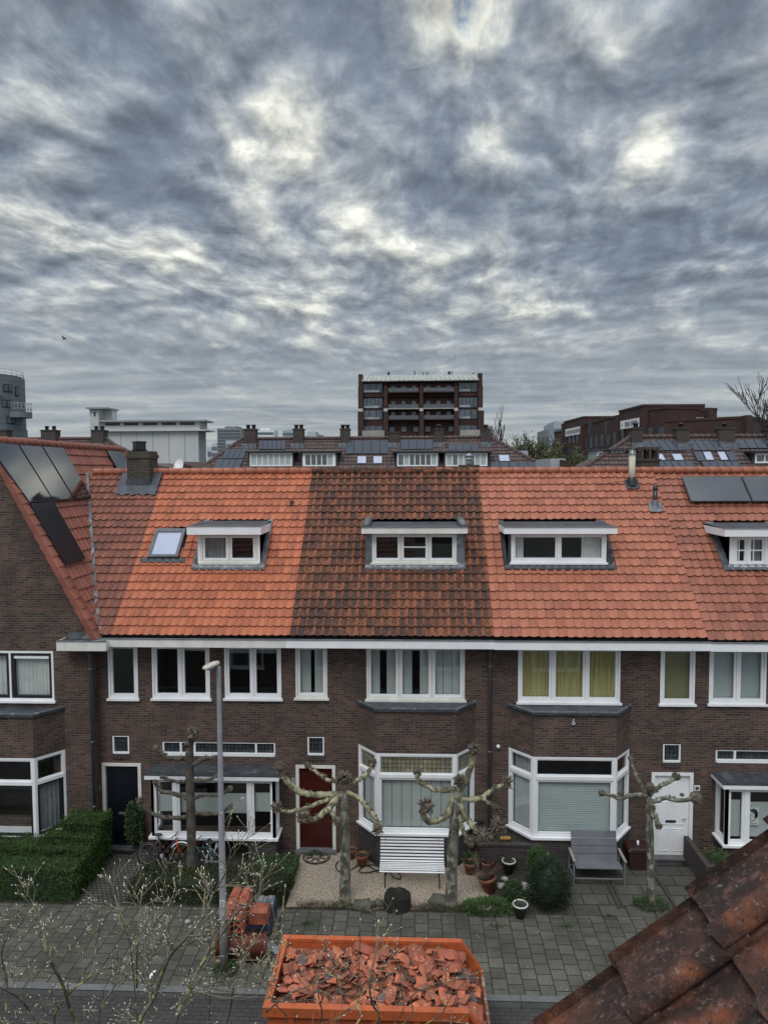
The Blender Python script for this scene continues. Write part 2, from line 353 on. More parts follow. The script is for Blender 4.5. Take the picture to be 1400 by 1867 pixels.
M['slab'] = brick('mossy terrace slabs', (.09,.085,.07), (.055,.053,.044), (.018,.018,.011), bw=.6, rh=.42, ms=.02, bump=.6, var=.8, stain=(.04,.045,.03))
M['cobble'] = brick('old cobbled path', (.10,.095,.085), (.07,.066,.06), (.02,.022,.014), bw=.11, rh=.10, ms=.016, bump=.9, var=.7)
def sheet(name, pts, m, label=None):
    b = MB(); b.face(pts, 0); return tag(b.build(name, m, org=(0,0,0)), kind='structure')
sheet('ground', [(-1500,-1500,-.16),(1500,-1500,-.16),(1500,3000,-.16),(-1500,3000,-.16)], M['ground'])
sheet('road', [(-60,4.5,-.12),(60,4.5,-.12),(60,12.9,-.12),(-60,12.9,-.12)], M['road'])
b = MB(); b.box(-60,60,13.06,15.55,-.15,0); tag(b.build('pavement', M['pave'], org=(0,14,0)), kind='structure')
b = MB(); b.box(-60,60,12.90,13.058,-.15,.012); tag(b.build('kerb', M['kerb'], org=(0,13,0)), kind='structure')
b = MB(); b.box(-60,60,15.552,18.3,-.15,-.004); tag(b.build('garden_soil', M['soil'], org=(0,17,0)), kind='structure')
def edge(px0, px1, Ya, Yb, z=.004, m='gravel', name='gravel', wob=.06, seed=1):
    rn = random.Random(seed); a = []; n = 14
    for i in range(n+1): a.append((px0+(px1-px0)*i/n, Ya+rn.uniform(-wob,wob), z))
    c = [(px1+rn.uniform(-wob,wob), Ya+(Yb-Ya)*.5, z)]
    bb = [(px1+(px0-px1)*i/n, Yb, z) for i in range(n+1)]
    sheet(name, a+c+bb, M[m])
edge(-2.95, 1.75, 15.66, 18.0, m='gravel', name='gravel', seed=3)
sheet('terrace_paving', [(3.55,15.56,.005),(7.4,15.56,.005),(7.4,18.0,.005),(3.55,18.0,.005)], M['slab'])
sheet('cobbled_path', [(-7.75,15.56,.005),(-6.75,15.56,.005),(-6.7,16.8,.005),(-7.1,18.0,.005),(-8.2,18.0,.005)], M['cobble'])
# ================= roof tiles =================
PU = [0,.08,.2,.36,.52,.66,.76,.86,.94,1.0]; PH = [.50,.20,.05,0,.04,.22,.68,1.0,.92,.50]
def tile_roof(mb, P0, U, V, W, SL, tw=.21, th=.2875, amp=.042, lift=.036, holes=(), m=0, c0=0, jit=.004, thick=True, rolls_right=True):
    U, V, P0 = V3(U).normalized(), V3(V).normalized(), V3(P0); Nn = U.cross(V)
    if Nn.z < 0: Nn = -Nn
    nc = max(1, round(W/tw)); tw = W/nc; nr = max(1, round(SL/th)); th = SL/nr
    rn = random.Random(int(abs(P0.x*100))+5)
    for r in range(nr):
        run = []
        for c in range(nc+1):
            ok = c < nc
            if ok:
                cu, cv = (c+.5)*tw, (r+.5)*th
                for h in holes:
                    if h[0] < cu < h[1] and h[2] < cv < h[3]: ok = False
            if ok: run.append(c)
            if (not ok) and run:
                vs = []; fs = []; uv = []; fv = []
                cols = []
                for cc in run:
                    j = rn.uniform(-jit, jit); jy = rn.uniform(-jit, jit)*1.2
                    for k in range(len(PU) if cc == run[-1] else len(PU)-1):
                        cols.append((cc*tw+PU[k]*tw, PH[k]*amp+j*(1 if 0 < k < 8 else .0), cc+min(PU[k], .999), jy))
                n = len(cols)
                for (u, h, uu, jy) in cols: vs.append(P0+U*u+V*(r*th+jy)+Nn*(h+lift))
                for (u, h, uu, jy) in cols: vs.append(P0+U*u+V*((r+1)*th+.07)+Nn*(h-lift*.22))
                for i in range(n-1):
                    fs.append((i, i+1, n+i+1, n+i)); a, bq = cols[i][2], cols[i+1][2]
                    if bq < a or int(bq) > int(a): bq = int(a)+.999
                    uv.append([(a+c0, r), (bq+c0, r), (bq+c0, r+.99), (a+c0, r+.99)])
                mb.shared(vs, fs, m, True, uv)
                ws = []; gs = []; wv = []
                for (u, h, uu, jy) in cols: ws.append(P0+U*u+V*(r*th+jy)+Nn*(h+lift)); 
                for (u, h, uu, jy) in cols: ws.append(P0+U*u+V*(r*th+jy+.004)+Nn*(h+lift-.013))
                for i in range(n-1): gs.append((n+i, n+i+1, i+1, i)); wv.append([(cols[i][2]+c0, r+.01)]*4)
                mb.shared(ws, gs, m, False, wv)
                run = []
def ridge(mb, A, B, r=.105, step=.34, m=0, drop=.03):
    A, B = V3(A), V3(B); d = B-A; n = max(1, round(d.length/step)); 
    for i in range(n):
        p, q = A+d*(i/n), A+d*((i+1)/n)+d.normalized()*.03
        mb.tube([p, p+(q-p)*.08, q], [r*1.1, r*1.12, r*.93], 10, m)
def clip(ob, co, no):      # world-space plane, drop the side the normal points to
    me = ob.data; bm = bmesh.new(); bm.from_mesh(me); o = ORG[ob.parent.name] if ob.parent else ORG[ob.name]
    bmesh.ops.bisect_plane(bm, geom=bm.verts[:]+bm.edges[:]+bm.faces[:], plane_co=V3(co)-o, plane_no=V3(no), clear_outer=True)
    bm.to_mesh(me); bm.free()
# ================= walls, windows, doors =================
def FR(x0, y0, x1, y1):
    T = V3((x1-x0, y1-y0, 0)); ln = T.length; T.normalize(); return (V3((x0,y0,0)), T, V3((T.y,-T.x,0)), ln)
FAC = (V3((0,18,0)), V3((1,0,0)), V3((0,-1,0)))
FACL = (V3((0,17.75,0)), V3((1,0,0)), V3((0,-1,0)))
def wall(mb, fr, s0, s1, z0, z1, ops, depth=.11, m=0):
    S = sorted({s0, s1, *[min(max(o[0], s0), s1) for o in ops], *[min(max(o[1], s0), s1) for o in ops]}); Z = sorted({z0, z1, *[o[2] for o in ops], *[o[3] for o in ops]})
    P = lambda s, z, d=0: fr[0]+fr[1]*s+fr[2]*d+V3((0,0,z))
    for i in range(len(S)-1):
        for j in range(len(Z)-1):
            cs, cz = (S[i]+S[i+1])/2, (Z[j]+Z[j+1])/2
            if any(o[0] < cs < o[1] and o[2] < cz < o[3] for o in ops): continue
            mb.face([P(S[i],Z[j]), P(S[i+1],Z[j]), P(S[i+1],Z[j+1]), P(S[i],Z[j+1])], m)
    for o in ops:
        a, c, d, e = o[:4]
        mb.face([P(a,d), P(a,d,-depth), P(a,e,-depth), P(a,e)], m); mb.face([P(c,d), P(c,e), P(c,e,-depth), P(c,d,-depth)], m)
        mb.face([P(a,d), P(c,d), P(c,d,-depth), P(a,d,-depth)], m); mb.face([P(a,e), P(a,e,-depth), P(c,e,-depth), P(c,e)], m)
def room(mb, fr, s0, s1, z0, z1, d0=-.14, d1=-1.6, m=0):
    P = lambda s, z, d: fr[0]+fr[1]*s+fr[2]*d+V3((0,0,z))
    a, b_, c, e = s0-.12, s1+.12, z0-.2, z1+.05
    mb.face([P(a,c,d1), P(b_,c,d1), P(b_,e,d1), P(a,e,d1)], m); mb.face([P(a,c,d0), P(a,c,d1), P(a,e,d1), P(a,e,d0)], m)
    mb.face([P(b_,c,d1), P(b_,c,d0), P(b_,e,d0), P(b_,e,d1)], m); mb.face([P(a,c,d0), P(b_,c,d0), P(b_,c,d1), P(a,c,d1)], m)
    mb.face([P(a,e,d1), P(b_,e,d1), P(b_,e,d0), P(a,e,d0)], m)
def curtain(mb, fr, s0, s1, z0, z1, kind, d=-.15, m=0):
    P = lambda s, z, dd: fr[0]+fr[1]*s+fr[2]*dd+V3((0,0,z))
    if kind in ('fold', 'foldwide'):
        n = max(6, int((s1-s0)/.025)); vs = []; fs = []
        rn = random.Random(int(s0*77)); ph = rn.uniform(0, 6)
        for i in range(n+1):
            s = s0+(s1-s0)*i/n; w_ = .022*math.sin(s*62+ph+1.5*math.sin(s*9))
            vs += [P(s, z0, d+w_*1.3), P(s, z1, d+w_*.8)]
        for i in range(n): fs.append((2*i, 2*i+2, 2*i+3, 2*i+1))
        mb.shared(vs, fs, m, True)
    elif kind == 'slat':
        n = int((z1-z0)/.055)
        for i in range(n):
            z = z0+(z1-z0)*i/n; mb.face([P(s0,z,d+.012), P(s1,z,d+.012), P(s1,z+.05,d-.012), P(s0,z+.05,d-.012)], m)
            mb.face([P(s0,z+.05,d-.012), P(s1,z+.05,d-.012), P(s1,z+.056,d+.012), P(s0,z+.056,d+.012)], m)
    elif kind == 'panel':
        n = max(1, round((s1-s0)/.26)); w_ = (s1-s0)/n
        for i in range(n):
            a = s0+i*w_; mb.lbox(fr, a+.006, a+w_-.006, z0, z1, d-.02, d, m)
            mb.lbox(fr, a+.045, a+w_-.045, z0+.12, z0+(z1-z0)*.6, d, d+.006, m)
    else: mb.face([P(s0,z0,d), P(s1,z0,d), P(s1,z1,d), P(s0,z1,d)], m)
def window(parent, fr, s0, s1, z0, z1, lights, fmat='white', sash='white', fw=.055, sw=.06, sill=True, cur=None, flat=False, top=.055, glass='glass', rooms=None, vs=(), vent=None, label=None):
    """lights: interior split positions in fraction of width. cur: list per light of (kind, mat, a, b, zc, zd) fractions."""
    f = MB(); p = MB(); sb = MB()
    edges = [s0]+[s0+(s1-s0)*q for q in lights]+[s1]
    f.lbox(fr, s0, s0+fw, z0, z1, -.10, .012); f.lbox(fr, s1-fw, s1, z0, z1, -.10, .012)
    f.lbox(fr, s0+fw, s1-fw, z1-top, z1, -.10, .010); f.lbox(fr, s0+fw, s1-fw, z0, z0+fw, -.10, .010)
    for e in edges[1:-1]: f.lbox(fr, e-fw*.45, e+fw*.45, z0+fw, z1-top, -.10, .009)
    if sill: f.lbox(fr, s0-.04, s1+.04, z0-.055, z0-.002, -.10, .07)
    boxes = []
    for i in range(len(edges)-1):
        a = edges[i]+(fw if i == 0 else fw*.45); c = edges[i+1]-(fw if i == len(edges)-2 else fw*.45); d, e = z0+fw, z1-top
        S = sb if sash != fmat else f
        mm = 0
        S.lbox(fr, a+.004, a+sw, d+.004, e-.004, -.075, -.012, mm); S.lbox(fr, c-sw, c-.004, d+.004, e-.004, -.075, -.012, mm)
        S.lbox(fr, a+sw, c-sw, d+.004, d+sw, -.075, -.013, mm); S.lbox(fr, a+sw, c-sw, e-sw, e-.004, -.075, -.013, mm)
        ia, ic, id_, ie = a+sw, c-sw, d+sw, e-sw
        for (q, horiz) in [x[1:] for x in vs if x[0] == i]:
            if horiz: f.lbox(fr, ia, ic, id_+(ie-id_)*q-.018, id_+(ie-id_)*q+.018, -.07, -.018)
            else: f.lbox(fr, ia+(ic-ia)*q-.012, ia+(ic-ia)*q+.012, id_, ie, -.069, -.019)
        if vent and i in vent: f.lbox(fr, ia, ic, ie-.075, ie, -.06, -.02)
        boxes.append((ia, ic, id_, ie))
        P = lambda s, z: fr[0]+fr[1]*s+fr[2]*-.05+V3((0,0,z))
        p.face([P(ia,id_), P(ic,id_), P(ic,ie), P(ia,ie)])
    fo = f.build('window_frame' if flat else 'window', M[fmat], parent)
    if label: fo['label'] = label
    sub = parent if flat else fo
    p.build('pane', M[glass], sub if flat else fo)
    if sash != fmat: sb.build('sash', M[sash], sub)
    if cur:
        groups = {}
        for i, cc in enumerate(cur):
            if not cc: continue
            for q in (cc if isinstance(cc, list) else [cc]):
                kind, mt, a, b_, zc, zd = q; ia, ic, id_, ie = boxes[i]
                groups.setdefault(mt, MB()); curtain(groups[mt], fr, ia+(ic-ia)*a-.02*(a == 0), ia+(ic-ia)*b_+.02*(b_ == 1), id_+(ie-id_)*zc-.02*(zc == 0), id_+(ie-id_)*zd+.03*(zd == 1), kind)
        for mt, g in groups.items(): g.build('blind' if mt in ('blind', 'olive', 'shut') else 'curtain', M[mt], sub)
    if rooms is not None: rb_ = MB(); room(rb_, fr, s0, s1, z0, z1); rb_.build('room', M['room'], sub)
    return fo
def C(kind, mat, a=0, b=1, c=0, d=1): return (kind, mat, a, b, c, d)
def ws(x0, x1, ym, yb, yt=None, Y=18):   # opening on a facade from pixel edges
    z0 = at((x0+x1)/2, yb, Y).z; z1 = 5.5 if yt is None else at((x0+x1)/2, yt, Y).z
    return (at(x0, ym, Y).x, at(x1, ym, Y).x, z0, z1)
def bay(house, rooms, xs, Yb, Yf, zcap, zbr, zs, ztr, mats, sides=('L','F','R'), skirt=True, plinth='brick_dark', fsplit=(), cur=None, topglass='glass', label=None, canopy=None, fsash='white', sidetop=True, topcur=None, plinth_x=None):
    Xbl, Xfl, Xfr, Xbr = xs
    poly = [(Xbl,Yb),(Xfl,Yf),(Xfr,Yf),(Xbr,Yb)]
    cx, cy = (Xbl+Xbr)/2, Yb
    def off(k): 
        return [(Xbl-k, Yb), (Xfl-k*.55, Yf-k), (Xfr+k*.55, Yf-k), (Xbr+k, Yb)] if skirt else [(Xbl-k, Yb), (Xfl-k, Yf-k), (Xfr+k, Yf-k), (Xbr+k, Yb)]
    b = MB()
    top_of_glass = zbr
    if skirt:
        b.prism([(x,y,zbr) for x,y in poly], (0,0,zcap-.06-zbr), 0)
        b.prism([(x,y,zcap-.058) for x,y in off(.05)], (0,0,.058), 1)
        o1, o2 = off(.055), off(-.02)
        for i in range(3):   # raised rim
            a_, c_ = o1[i], o1[i+1]; d_, e_ = o2[i+1], o2[i]
            b.prism([(a_[0],a_[1],zcap+.002),(c_[0],c_[1],zcap+.002),(d_[0],d_[1]+.0,zcap+.002),(e_[0],e_[1]+.0,zcap+.002)], (0,0,.03), 2)
    pl = poly if plinth_x is None else [(plinth_x[0],Yb),(plinth_x[0],Yf+.02),(plinth_x[1],Yf+.02),(plinth_x[1],Yb)]
    if not skirt: b.lbox(FR(Xbl,Yf,Xfr,Yf), 0.002, Xfr-Xbl-.002, zs-.0015, zs+.02, -.5, -.1, 0)
    bo = b.build('bay_window', [M['brick'], M['lead_dark'], M['lead'], M[plinth]], house)
    b2 = MB(); b2.prism([(x,y,-.1) for x,y in pl], (0,0,zs-.06+.1), 0); b2.build('plinth', M[plinth], bo)
    if label: bo['label'] = label
    if skirt is False and canopy:
        c = MB(); o = off(.12); zc = zbr
        c.prism([(x,y,zc) for x,y in o], (0,0,.10), 0)
        c.prism([(x,y,zc+.102) for x,y in off(.125)], (0,0,.03), 1)
        ii = off(.02); q = [(x,y,zc+.134) for x,y in ii]; c.prism(q, (0,0,.008), 2)
        c.build('canopy', [M[canopy], M['lead_dark'], M['bitumen']], bo)
    # sill
    s = MB(); s.prism([(x,y,zs-.058) for x,y in off(.07)], (0,0,.056), 0)
    s.build('window_sill', M['white'], bo)
    f = MB(); p = MB(); pt = MB(); sb = MB(); curs = {}
    for key, (a, c) in zip('LFR', ((poly[0],poly[1]),(poly[1],poly[2]),(poly[2],poly[3]))):
        if key not in sides: continue
        fr = FR(*a, *c); ln = fr[3]; fw = .075 if key == 'F' else .06
        fr_ = fr
        z1 = zbr-.002
        f.lbox(fr_, .0, fw, zs, z1, -.09, .0); f.lbox(fr_, ln-fw, ln, zs, z1, -.09, .0)
        f.lbox(fr_, fw, ln-fw, z1-.06, z1, -.09, -.001); f.lbox(fr_, fw, ln-fw, zs, zs+.05, -.09, -.001)
        if ztr: f.lbox(fr_, fw, ln-fw, ztr-.045, ztr+.045, -.09, .012)
        splits = [fw]+([ln*q for q in fsplit] if key == 'F' else [])+[ln-fw]
        zt = (ztr-.045) if ztr else z1-.06
        for e in splits[1:-1]: f.lbox(fr_, e-.04, e+.04, zs+.05, zt, -.09, .006)
        P = lambda s_, z, d=-.05: fr_[0]+fr_[1]*s_+fr_[2]*d+V3((0,0,z))
        if ztr:
            pt.face([P(fw,ztr+.045), P(ln-fw,ztr+.045), P(ln-fw,z1-.06), P(fw,z1-.06)])
            f.lbox(fr_, fw, fw+.03, ztr+.045, z1-.06, -.07, -.012); f.lbox(fr_, ln-fw-.03, ln-fw, ztr+.045, z1-.06, -.07, -.012)
            f.lbox(fr_, fw+.03, ln-fw-.03, z1-.09, z1-.06, -.07, -.013)
            f.lbox(fr_, fw+.03, ln-fw-.03, ztr+.045, ztr+.075, -.07, -.013)
        for i in range(len(splits)-1):
            a_ = splits[i]+(0 if i == 0 else .04); c_ = splits[i+1]-(0 if i == len(splits)-2 else .04); d_, e_ = zs+.05, zt; sw = .055
            S = sb if fsash == 'black' else f
            S.lbox(fr_, a_, a_+sw, d_, e_, -.075, -.014); S.lbox(fr_, c_-sw, c_, d_, e_, -.075, -.014)
            S.lbox(fr_, a_+sw, c_-sw, d_, d_+sw, -.075, -.015); S.lbox(fr_, a_+sw, c_-sw, e_-sw, e_, -.075, -.015)
            p.face([P(a_+sw,d_+sw), P(c_-sw,d_+sw), P(c_-sw,e_-sw), P(a_+sw,e_-sw)])
            cc = (cur or {}).get(key+str(i))
            for q in (cc if isinstance(cc, list) else [cc] if cc else []):
                kind, mt, qa, qb, za, zb = q; A_, C_, D_, E_ = a_+sw, c_-sw, d_+sw, e_-sw
                curs.setdefault(mt, MB()); curtain(curs[mt], fr_, A_+(C_-A_)*qa, A_+(C_-A_)*qb, D_+(E_-D_)*za, D_+(E_-D_)*zb, kind, d=-.12)
        if topcur and key in topcur and ztr:
            mt = topcur[key]; curs.setdefault(mt, MB()); curtain(curs[mt], fr_, fw, ln-fw, ztr+.04, z1-.05, 'fold', d=-.13)
    f.build('window_frame', M['white'], bo)
    p.build('pane', M['glass'], bo)
    if pt.v: pt.build('transom_light', M[topglass], bo)
    if sb.v: sb.build('sash', M['black'], bo)
    for mt, g in curs.items(): g.build('blind' if mt in ('blind', 'shut') else 'curtain', M[mt], bo)
    # dark room volume of the bay
    rb_ = MB(); room(rb_, (V3((0,Yb,0)), V3((1,0,0)), V3((0,-1,0))), Xbl+.3, Xbr-.3, zs-.05+.2, zbr-.06, d0=.0); rb_.build('room', M['room'], bo)
    return bo
def door(house, x0, x1, z0, z1, leaf, frame='white', kind='plain', fw=.085, label=None, Y=18):
    fr = (V3((0,Y,0)), V3((1,0,0)), V3((0,-1,0)))
    d = MB(); d.lbox(fr, x0+fw, x1-fw, z0+.03, z1-fw, -.12, -.075)
    W = x1-x0-2*fw; cx = (x0+x1)/2; H = z1-fw-z0-.03
    if kind == 'plain':
        for q in (-.3, .3): d.lbox(fr, cx+W*q-.005, cx+W*q+.005, z0+.25, z1-.25, -.075, -.07)
        d.lbox(fr, cx-.09, cx+.09, z0+H*.62, z0+H*.80, -.075, -.066)
    if kind == 'panel6':
        for a, c in ((.10,.46),(.54,.90)):
            for e, g in ((.05,.33),(.38,.66),(.71,.94)):
                X0, X1_, Z0, Z1_ = x0+fw+W*a, x0+fw+W*c, z0+.03+H*e, z0+.03+H*g
                for (p, q, r, s) in ((X0,X1_,Z0,Z0+.022),(X0,X1_,Z1_-.022,Z1_),(X0,X0+.022,Z0+.022,Z1_-.022),(X1_-.022,X1_,Z0+.022,Z1_-.022)): d.lbox(fr, p, q, r, s, -.075, -.062)
                d.lbox(fr, X0+.05, X1_-.05, Z0+.05, Z1_-.05, -.075, -.066)
    if kind == 'red':
        for k in range(1, 8): d.lbox(fr, x0+fw+W*k/8-.004, x0+fw+W*k/8+.004, z0+.08, z1-fw-.05, -.075, -.071)
        d.lbox(fr, cx-.05, cx+.05, z0+H*.72, z0+H*.80, -.075, -.062)
    do = d.build('door', M[leaf], house)
    if label: do['label'] = label
    f = MB(); f.lbox(fr, x0, x0+fw, z0, z1, -.12, .015); f.lbox(fr, x1-fw, x1, z0, z1, -.12, .015); f.lbox(fr, x0+fw, x1-fw, z1-fw, z1, -.12, .013)
    f.build('door_frame', M[frame], do)
    l = MB(); zl = z0+H*(.40 if kind != 'panel6' else .42)
    if kind != 'red':
        l.lbox(fr, cx-.13, cx+.13, zl, zl+.06, -.075, -.055)
        l.build('letterbox', M['zinc'] if kind == 'plain' else M['black'], do)
    h = MB(); h.tube([V3((x1-fw-.08, Y+.075, z0+1.0)), V3((x1-fw-.08, Y+.02, z0+1.0)), V3((x1-fw-.17, Y+.02, z0+1.0))], .012, 6); h.build('handle', M['zinc'], do)
    s = MB(); s.box(x0-.02, x1+.02, Y-.14, Y+.1, z0-.14, z0+.028); s.build('door_step', M['stone'], do)
    return do
def small_leaded(house, x0, x1, yt, yb):
    s0, s1, z0, z1 = ws(x0, x1, (yt+yb)/2, yb, yt)
    f = MB(); fr = FAC
    f.lbox(fr, s0, s0+.035, z0, z1, -.09, .0); f.lbox(fr, s1-.035, s1, z0, z1, -.09, .0); f.lbox(fr, s0+.035, s1-.035, z0, z0+.04, -.09, .01); f.lbox(fr, s0+.035, s1-.035, z1-.02, z1, -.09, -.001)
    fo = f.build('window', M['white'], house)
    p = MB(); P = lambda s, z: V3((s, 18.05, z)); p.face([P(s0+.03,z0+.03), P(s1-.03,z0+.03), P(s1-.03,z1-.015), P(s0+.03,z1-.015)]); p.build('pane', M['leaded'], fo)
    q = MB(); n = 6
    for i in range(n): a = s0-.02+(s1-s0+.04)*i/n; q.lbox(fr, a+.004, a+(s1-s0+.04)/n-.004, z0-.13, z0-.005, -.02, .03)
    q.build('window_sill', M['brick_black'], fo)
    return (s0, s1, z0, z1)
def strip(house, x0, x1, yt, yb, splits, lx=None):
    s0, s1, z0, z1 = ws(x0, x1, (yt+yb)/2, yb, yt)
    f = MB(); fr = FAC; fw = .035
    f.lbox(fr, s0, s0+fw, z0, z1, -.09, .004); f.lbox(fr, s1-fw, s1, z0, z1, -.09, .004); f.lbox(fr, s0+fw, s1-fw, z0-.02, z0+.06, -.09, .02); f.lbox(fr, s0+fw, s1-fw, z1-.015, z1, -.09, .0)
    for px in splits: q = at(px, (yt+yb)/2, 18).x; f.lbox(fr, q-.025, q+.025, z0+.06, z1-.015, -.08, .003)
    fo = f.build('window', M['white'], house)
    p = MB(); P = lambda s, z: V3((s, 18.05, z)); p.face([P(s0+.03,z0+.05), P(s1-.03,z0+.05), P(s1-.03,z1-.01), P(s0+.03,z1-.01)]); p.build('pane', M['leaded'], fo)
    return (s0, s1, z0-.0, z1)
# ================= main terrace roof geometry =================
EY, EZ, RY, RZ = 17.62, 5.82, 21.9, 9.93
SV = V3((0, RY-EY, RZ-EZ)); SLEN = SV.length; SV.normalize(); SN = V3((0, -SV.z, SV.y))
def onroof(px, py, lift=0): return atp(px, py, V3((0,EY,EZ))+SN*lift, SN)
def rooft(Y): return (Y-EY)/SV.y     # slope distance for a given Y
def dormer(house, x0, x1, zf0, zf1, Yf, z0, zroof, lights, cur, kind, ovl=.25, ovr=.25, ovf=.22, fasc=.17, roofm='bitumen', cheek='lead', fmat='white', apron=.16, wx0=None, wx1=None, vs=(), rooms=None, posts=0, label=None, side_l=.12, side_r=.12, vent=None, fascm='white', horns=False):
    d = MB(); Yb = EY+(zroof-EZ)/SV.z*SV.y + .05      # back edge where the flat roof meets the slope
    Yt = EY+(z0-EZ)*SV.y/SV.z
    wx0 = x0 if wx0 is None else wx0; wx1 = x1 if wx1 is None else wx1
    zt = zroof-fasc
    # cheeks: triangular side walls
    for X, w_ in ((x0, .05), (x1, -.05)):
        d.prism([(X, Yf+.002, z0-.05), (X, Yf+.002, zt), (X, Yb, zt), (X, Yb+.1, zt-.02)][:3] + [(X, Yb, zt-.3)], (w_, 0, 0), 0)
        d.prism([(X, Yf, z0-.12), (X, Yf, zt+.01), (X, Yb, zt+.01), (X, Yb, zt-.06)], (w_*.5, 0, 0), 0)
    # frontal cladding strips beside the window
    if wx0 > x0+.02: d.box(x0, wx0, Yf-.004, Yf+.05, z0-.06, zt, 1 if posts else 0)
    if wx1 < x1-.02: d.box(wx1, x1, Yf-.004, Yf+.05, z0-.06, zt, 1 if posts else 0)
    # lead apron on the slope: front and sides
    def slab(xa, xb, ta, tb, lift, m, wav=False, n=1):
        vs_ = []; fs_ = []; n = max(1, int((xb-xa)/.05)) if wav else 1
        for i in range(n+1):
            x = xa+(xb-xa)*i/n; h = lift+(.012*math.sin(x*2*math.pi/.21) if wav else 0); dt = (.02*math.sin(x*30+1)) if wav else 0
            for t_, hh in ((ta+dt, h-.03), (ta+dt, h), (tb, h)):
                p = V3((x, EY, EZ))+SV*t_+SN*hh; vs_.append(p)
        for i in range(n):
            for k in range(2): fs_.append((3*i+k, 3*i+3+k, 3*i+4+k, 3*i+1+k))
        d.shared(vs_, fs_, m, True)
    t0 = rooft(Yf)+.0; 
    tfront = rooft(Yt) if False else rooft(Yf)
    tb_ = rooft(Yb)
    slab(x0-side_l, x1+side_r, tfront-apron, tfront+.03, .062, 0, True)
    slab(x0-side_l, x0, tfront, tb_, .064, 0); slab(x1, x1+side_r, tfront, tb_, .064, 0)
    ob = d.build('dormer', [M[cheek], M['white']], house)
    if label: ob['label'] = label
    # flat roof with fascia
    r = MB(); X0, X1_ = x0-ovl, x1+ovr; Y0 = Yf-ovf
    r.box(X0, X1_, Y0, Y0+.03, zroof-fasc, zroof, 0); r.box(X0, X0+.03, Y0+.031, Yb, zroof-fasc, zroof, 0); r.box(X1_-.03, X1_, Y0+.031, Yb, zroof-fasc, zroof, 0)
    r.box(X0+.031, X1_-.031, Y0+.031, Yb, zroof-fasc, zroof-.02, 0)
    r.box(X0-.015, X1_+.015, Y0-.02, Y0+.05, zroof+.002, zroof+.022, 2)
    r.face([(X0, Y0+.05, zroof+.004), (X1_, Y0+.05, zroof+.004), (X1_, Yb+.15, zroof+.06), (X0, Yb+.15, zroof+.06)], 1)
    if horns:
        for xx in (X0+.12, X1_-.12): r.tube([(xx, Y0+.1, zroof+.05), (xx, Y0+.5, zroof+.09), (xx, Yb, zroof+.12)], [.09, .11, .10], 9, 3)
    r.build('dormer_roof', [M[fascm], M[roofm], M['zinc'], M['lead']], ob)
    fr = (V3((0, Yf, 0)), V3((1,0,0)), V3((0,-1,0)))
    window(ob, fr, wx0, wx1, z0, zt-.005, lights, fmat=fmat, cur=cur, flat=True, sill=True, vs=vs, fw=.06, sw=.055, vent=vent)
    if rooms is not None: rb_ = MB(); room(rb_, fr, wx0+.13, wx1-.13, z0+.22, zt-.02, d0=-.11, d1=-1.0); rb_.build('room', M['room'], ob)
    return ob
# ================= the terrace across the street =================
SEAM = [-8.1, -3.13, 1.98, 7.22, 13.2]
def gutter(house, x0, x1, fm='white', dz=0):
    b = MB()
    b.box(x0, x1, 17.45, 17.475, 5.565+dz, 5.765+dz, 0)        # front board
    b.box(x0, x1, 17.476, 18.0, 5.555+dz, 5.58+dz, 0)          # soffit
    b.box(x0, x1, 17.43, 17.50, 5.767+dz, 5.785+dz, 1)          # zinc edge
    b.box(x0, x1, 17.476, 17.72, 5.66+dz, 5.70+dz, 2)           # trough
    b.box(x0, x1, 17.70, 17.73, 5.701+dz, 5.80+dz, 2)
    b.build('gutter', [M[fm], M['zinc'], M['black']], house)
def mainroof(house, u0, u1, mat, tw, th, holes, dz=0, clipv=False, name='roof', lift=.036, amp=.042, c0=0):
    b = MB(); hs = [(h[0]-u0, h[1]-u0, h[2], h[3]) for h in holes]
    tile_roof(b, V3((u0, EY, EZ+dz)), (1,0,0), SV, u1-u0, SLEN, tw, th, amp, lift, hs, 0, c0)
    o = b.build(name, M[mat], house)
    if clipv: clip(o, VAL_A, VAL_N)
    return o
VAL_A = V3((-8.06, 17.6, 5.73)); VAL_B = V3((-10.26, 21.9, 9.95)); vd = (VAL_B-VAL_A); VAL_N = V3((vd.y, -vd.x, 0)).normalized()*-1   # points towards the left house
if VAL_N.x > 0: VAL_N = -VAL_N
def pipe(house, x, z0, z1, Y=17.93, m='pipe'):
    b = MB(); b.tube([(x, Y-.25, z1+.12), (x, Y-.12, z1), (x, Y, z1-.12), (x, Y, z0)], .042, 10)
    for z in (z1-.5, (z0+z1)/2, z0+.7): b.tube([(x, Y, z-.03), (x, Y, z+.03)], .052, 10)
    b.build('downpipe', M[m], house)
# ---- house with the navy door ----
A = empty('terraced_house', (-5.6, 18, 0), 'brick terraced house with the navy blue door and flat-roofed box bay window', 'house', 'terraced houses across the street')
RM = MB(); wb = MB()
w1 = ws(198, 252, 1230, 1273); w2 = ws(278, 383, 1230, 1273); w3 = ws(410, 513, 1230, 1273)
d1 = (at(188,1460,18).x, at(259,1460,18).x, .03, 2.33)
ops = [w1, w2, w3, d1]
s1 = small_leaded(A, 206, 236, 1342, 1374); s2 = strip(A, 297, 502, 1354, 1377, (330, 355, 467)); ops += [s1, s2]
bx0, bx1 = at(276,1460,17.45).x, at(502,1460,17.45).x
ops += [(bx0+.12, bx1-.12, .62, 2.12)]
wall(wb, FAC, -8.30, -3.16, -.1, 5.62, ops)
wb.build('wall', [M['brick']], A)
dk = lambda *k: C('flat', *k)
window(A, FAC, *w1, [], cur=[[C('flat','gcur',0,1,0,.0)]] if False else None, rooms=RM)
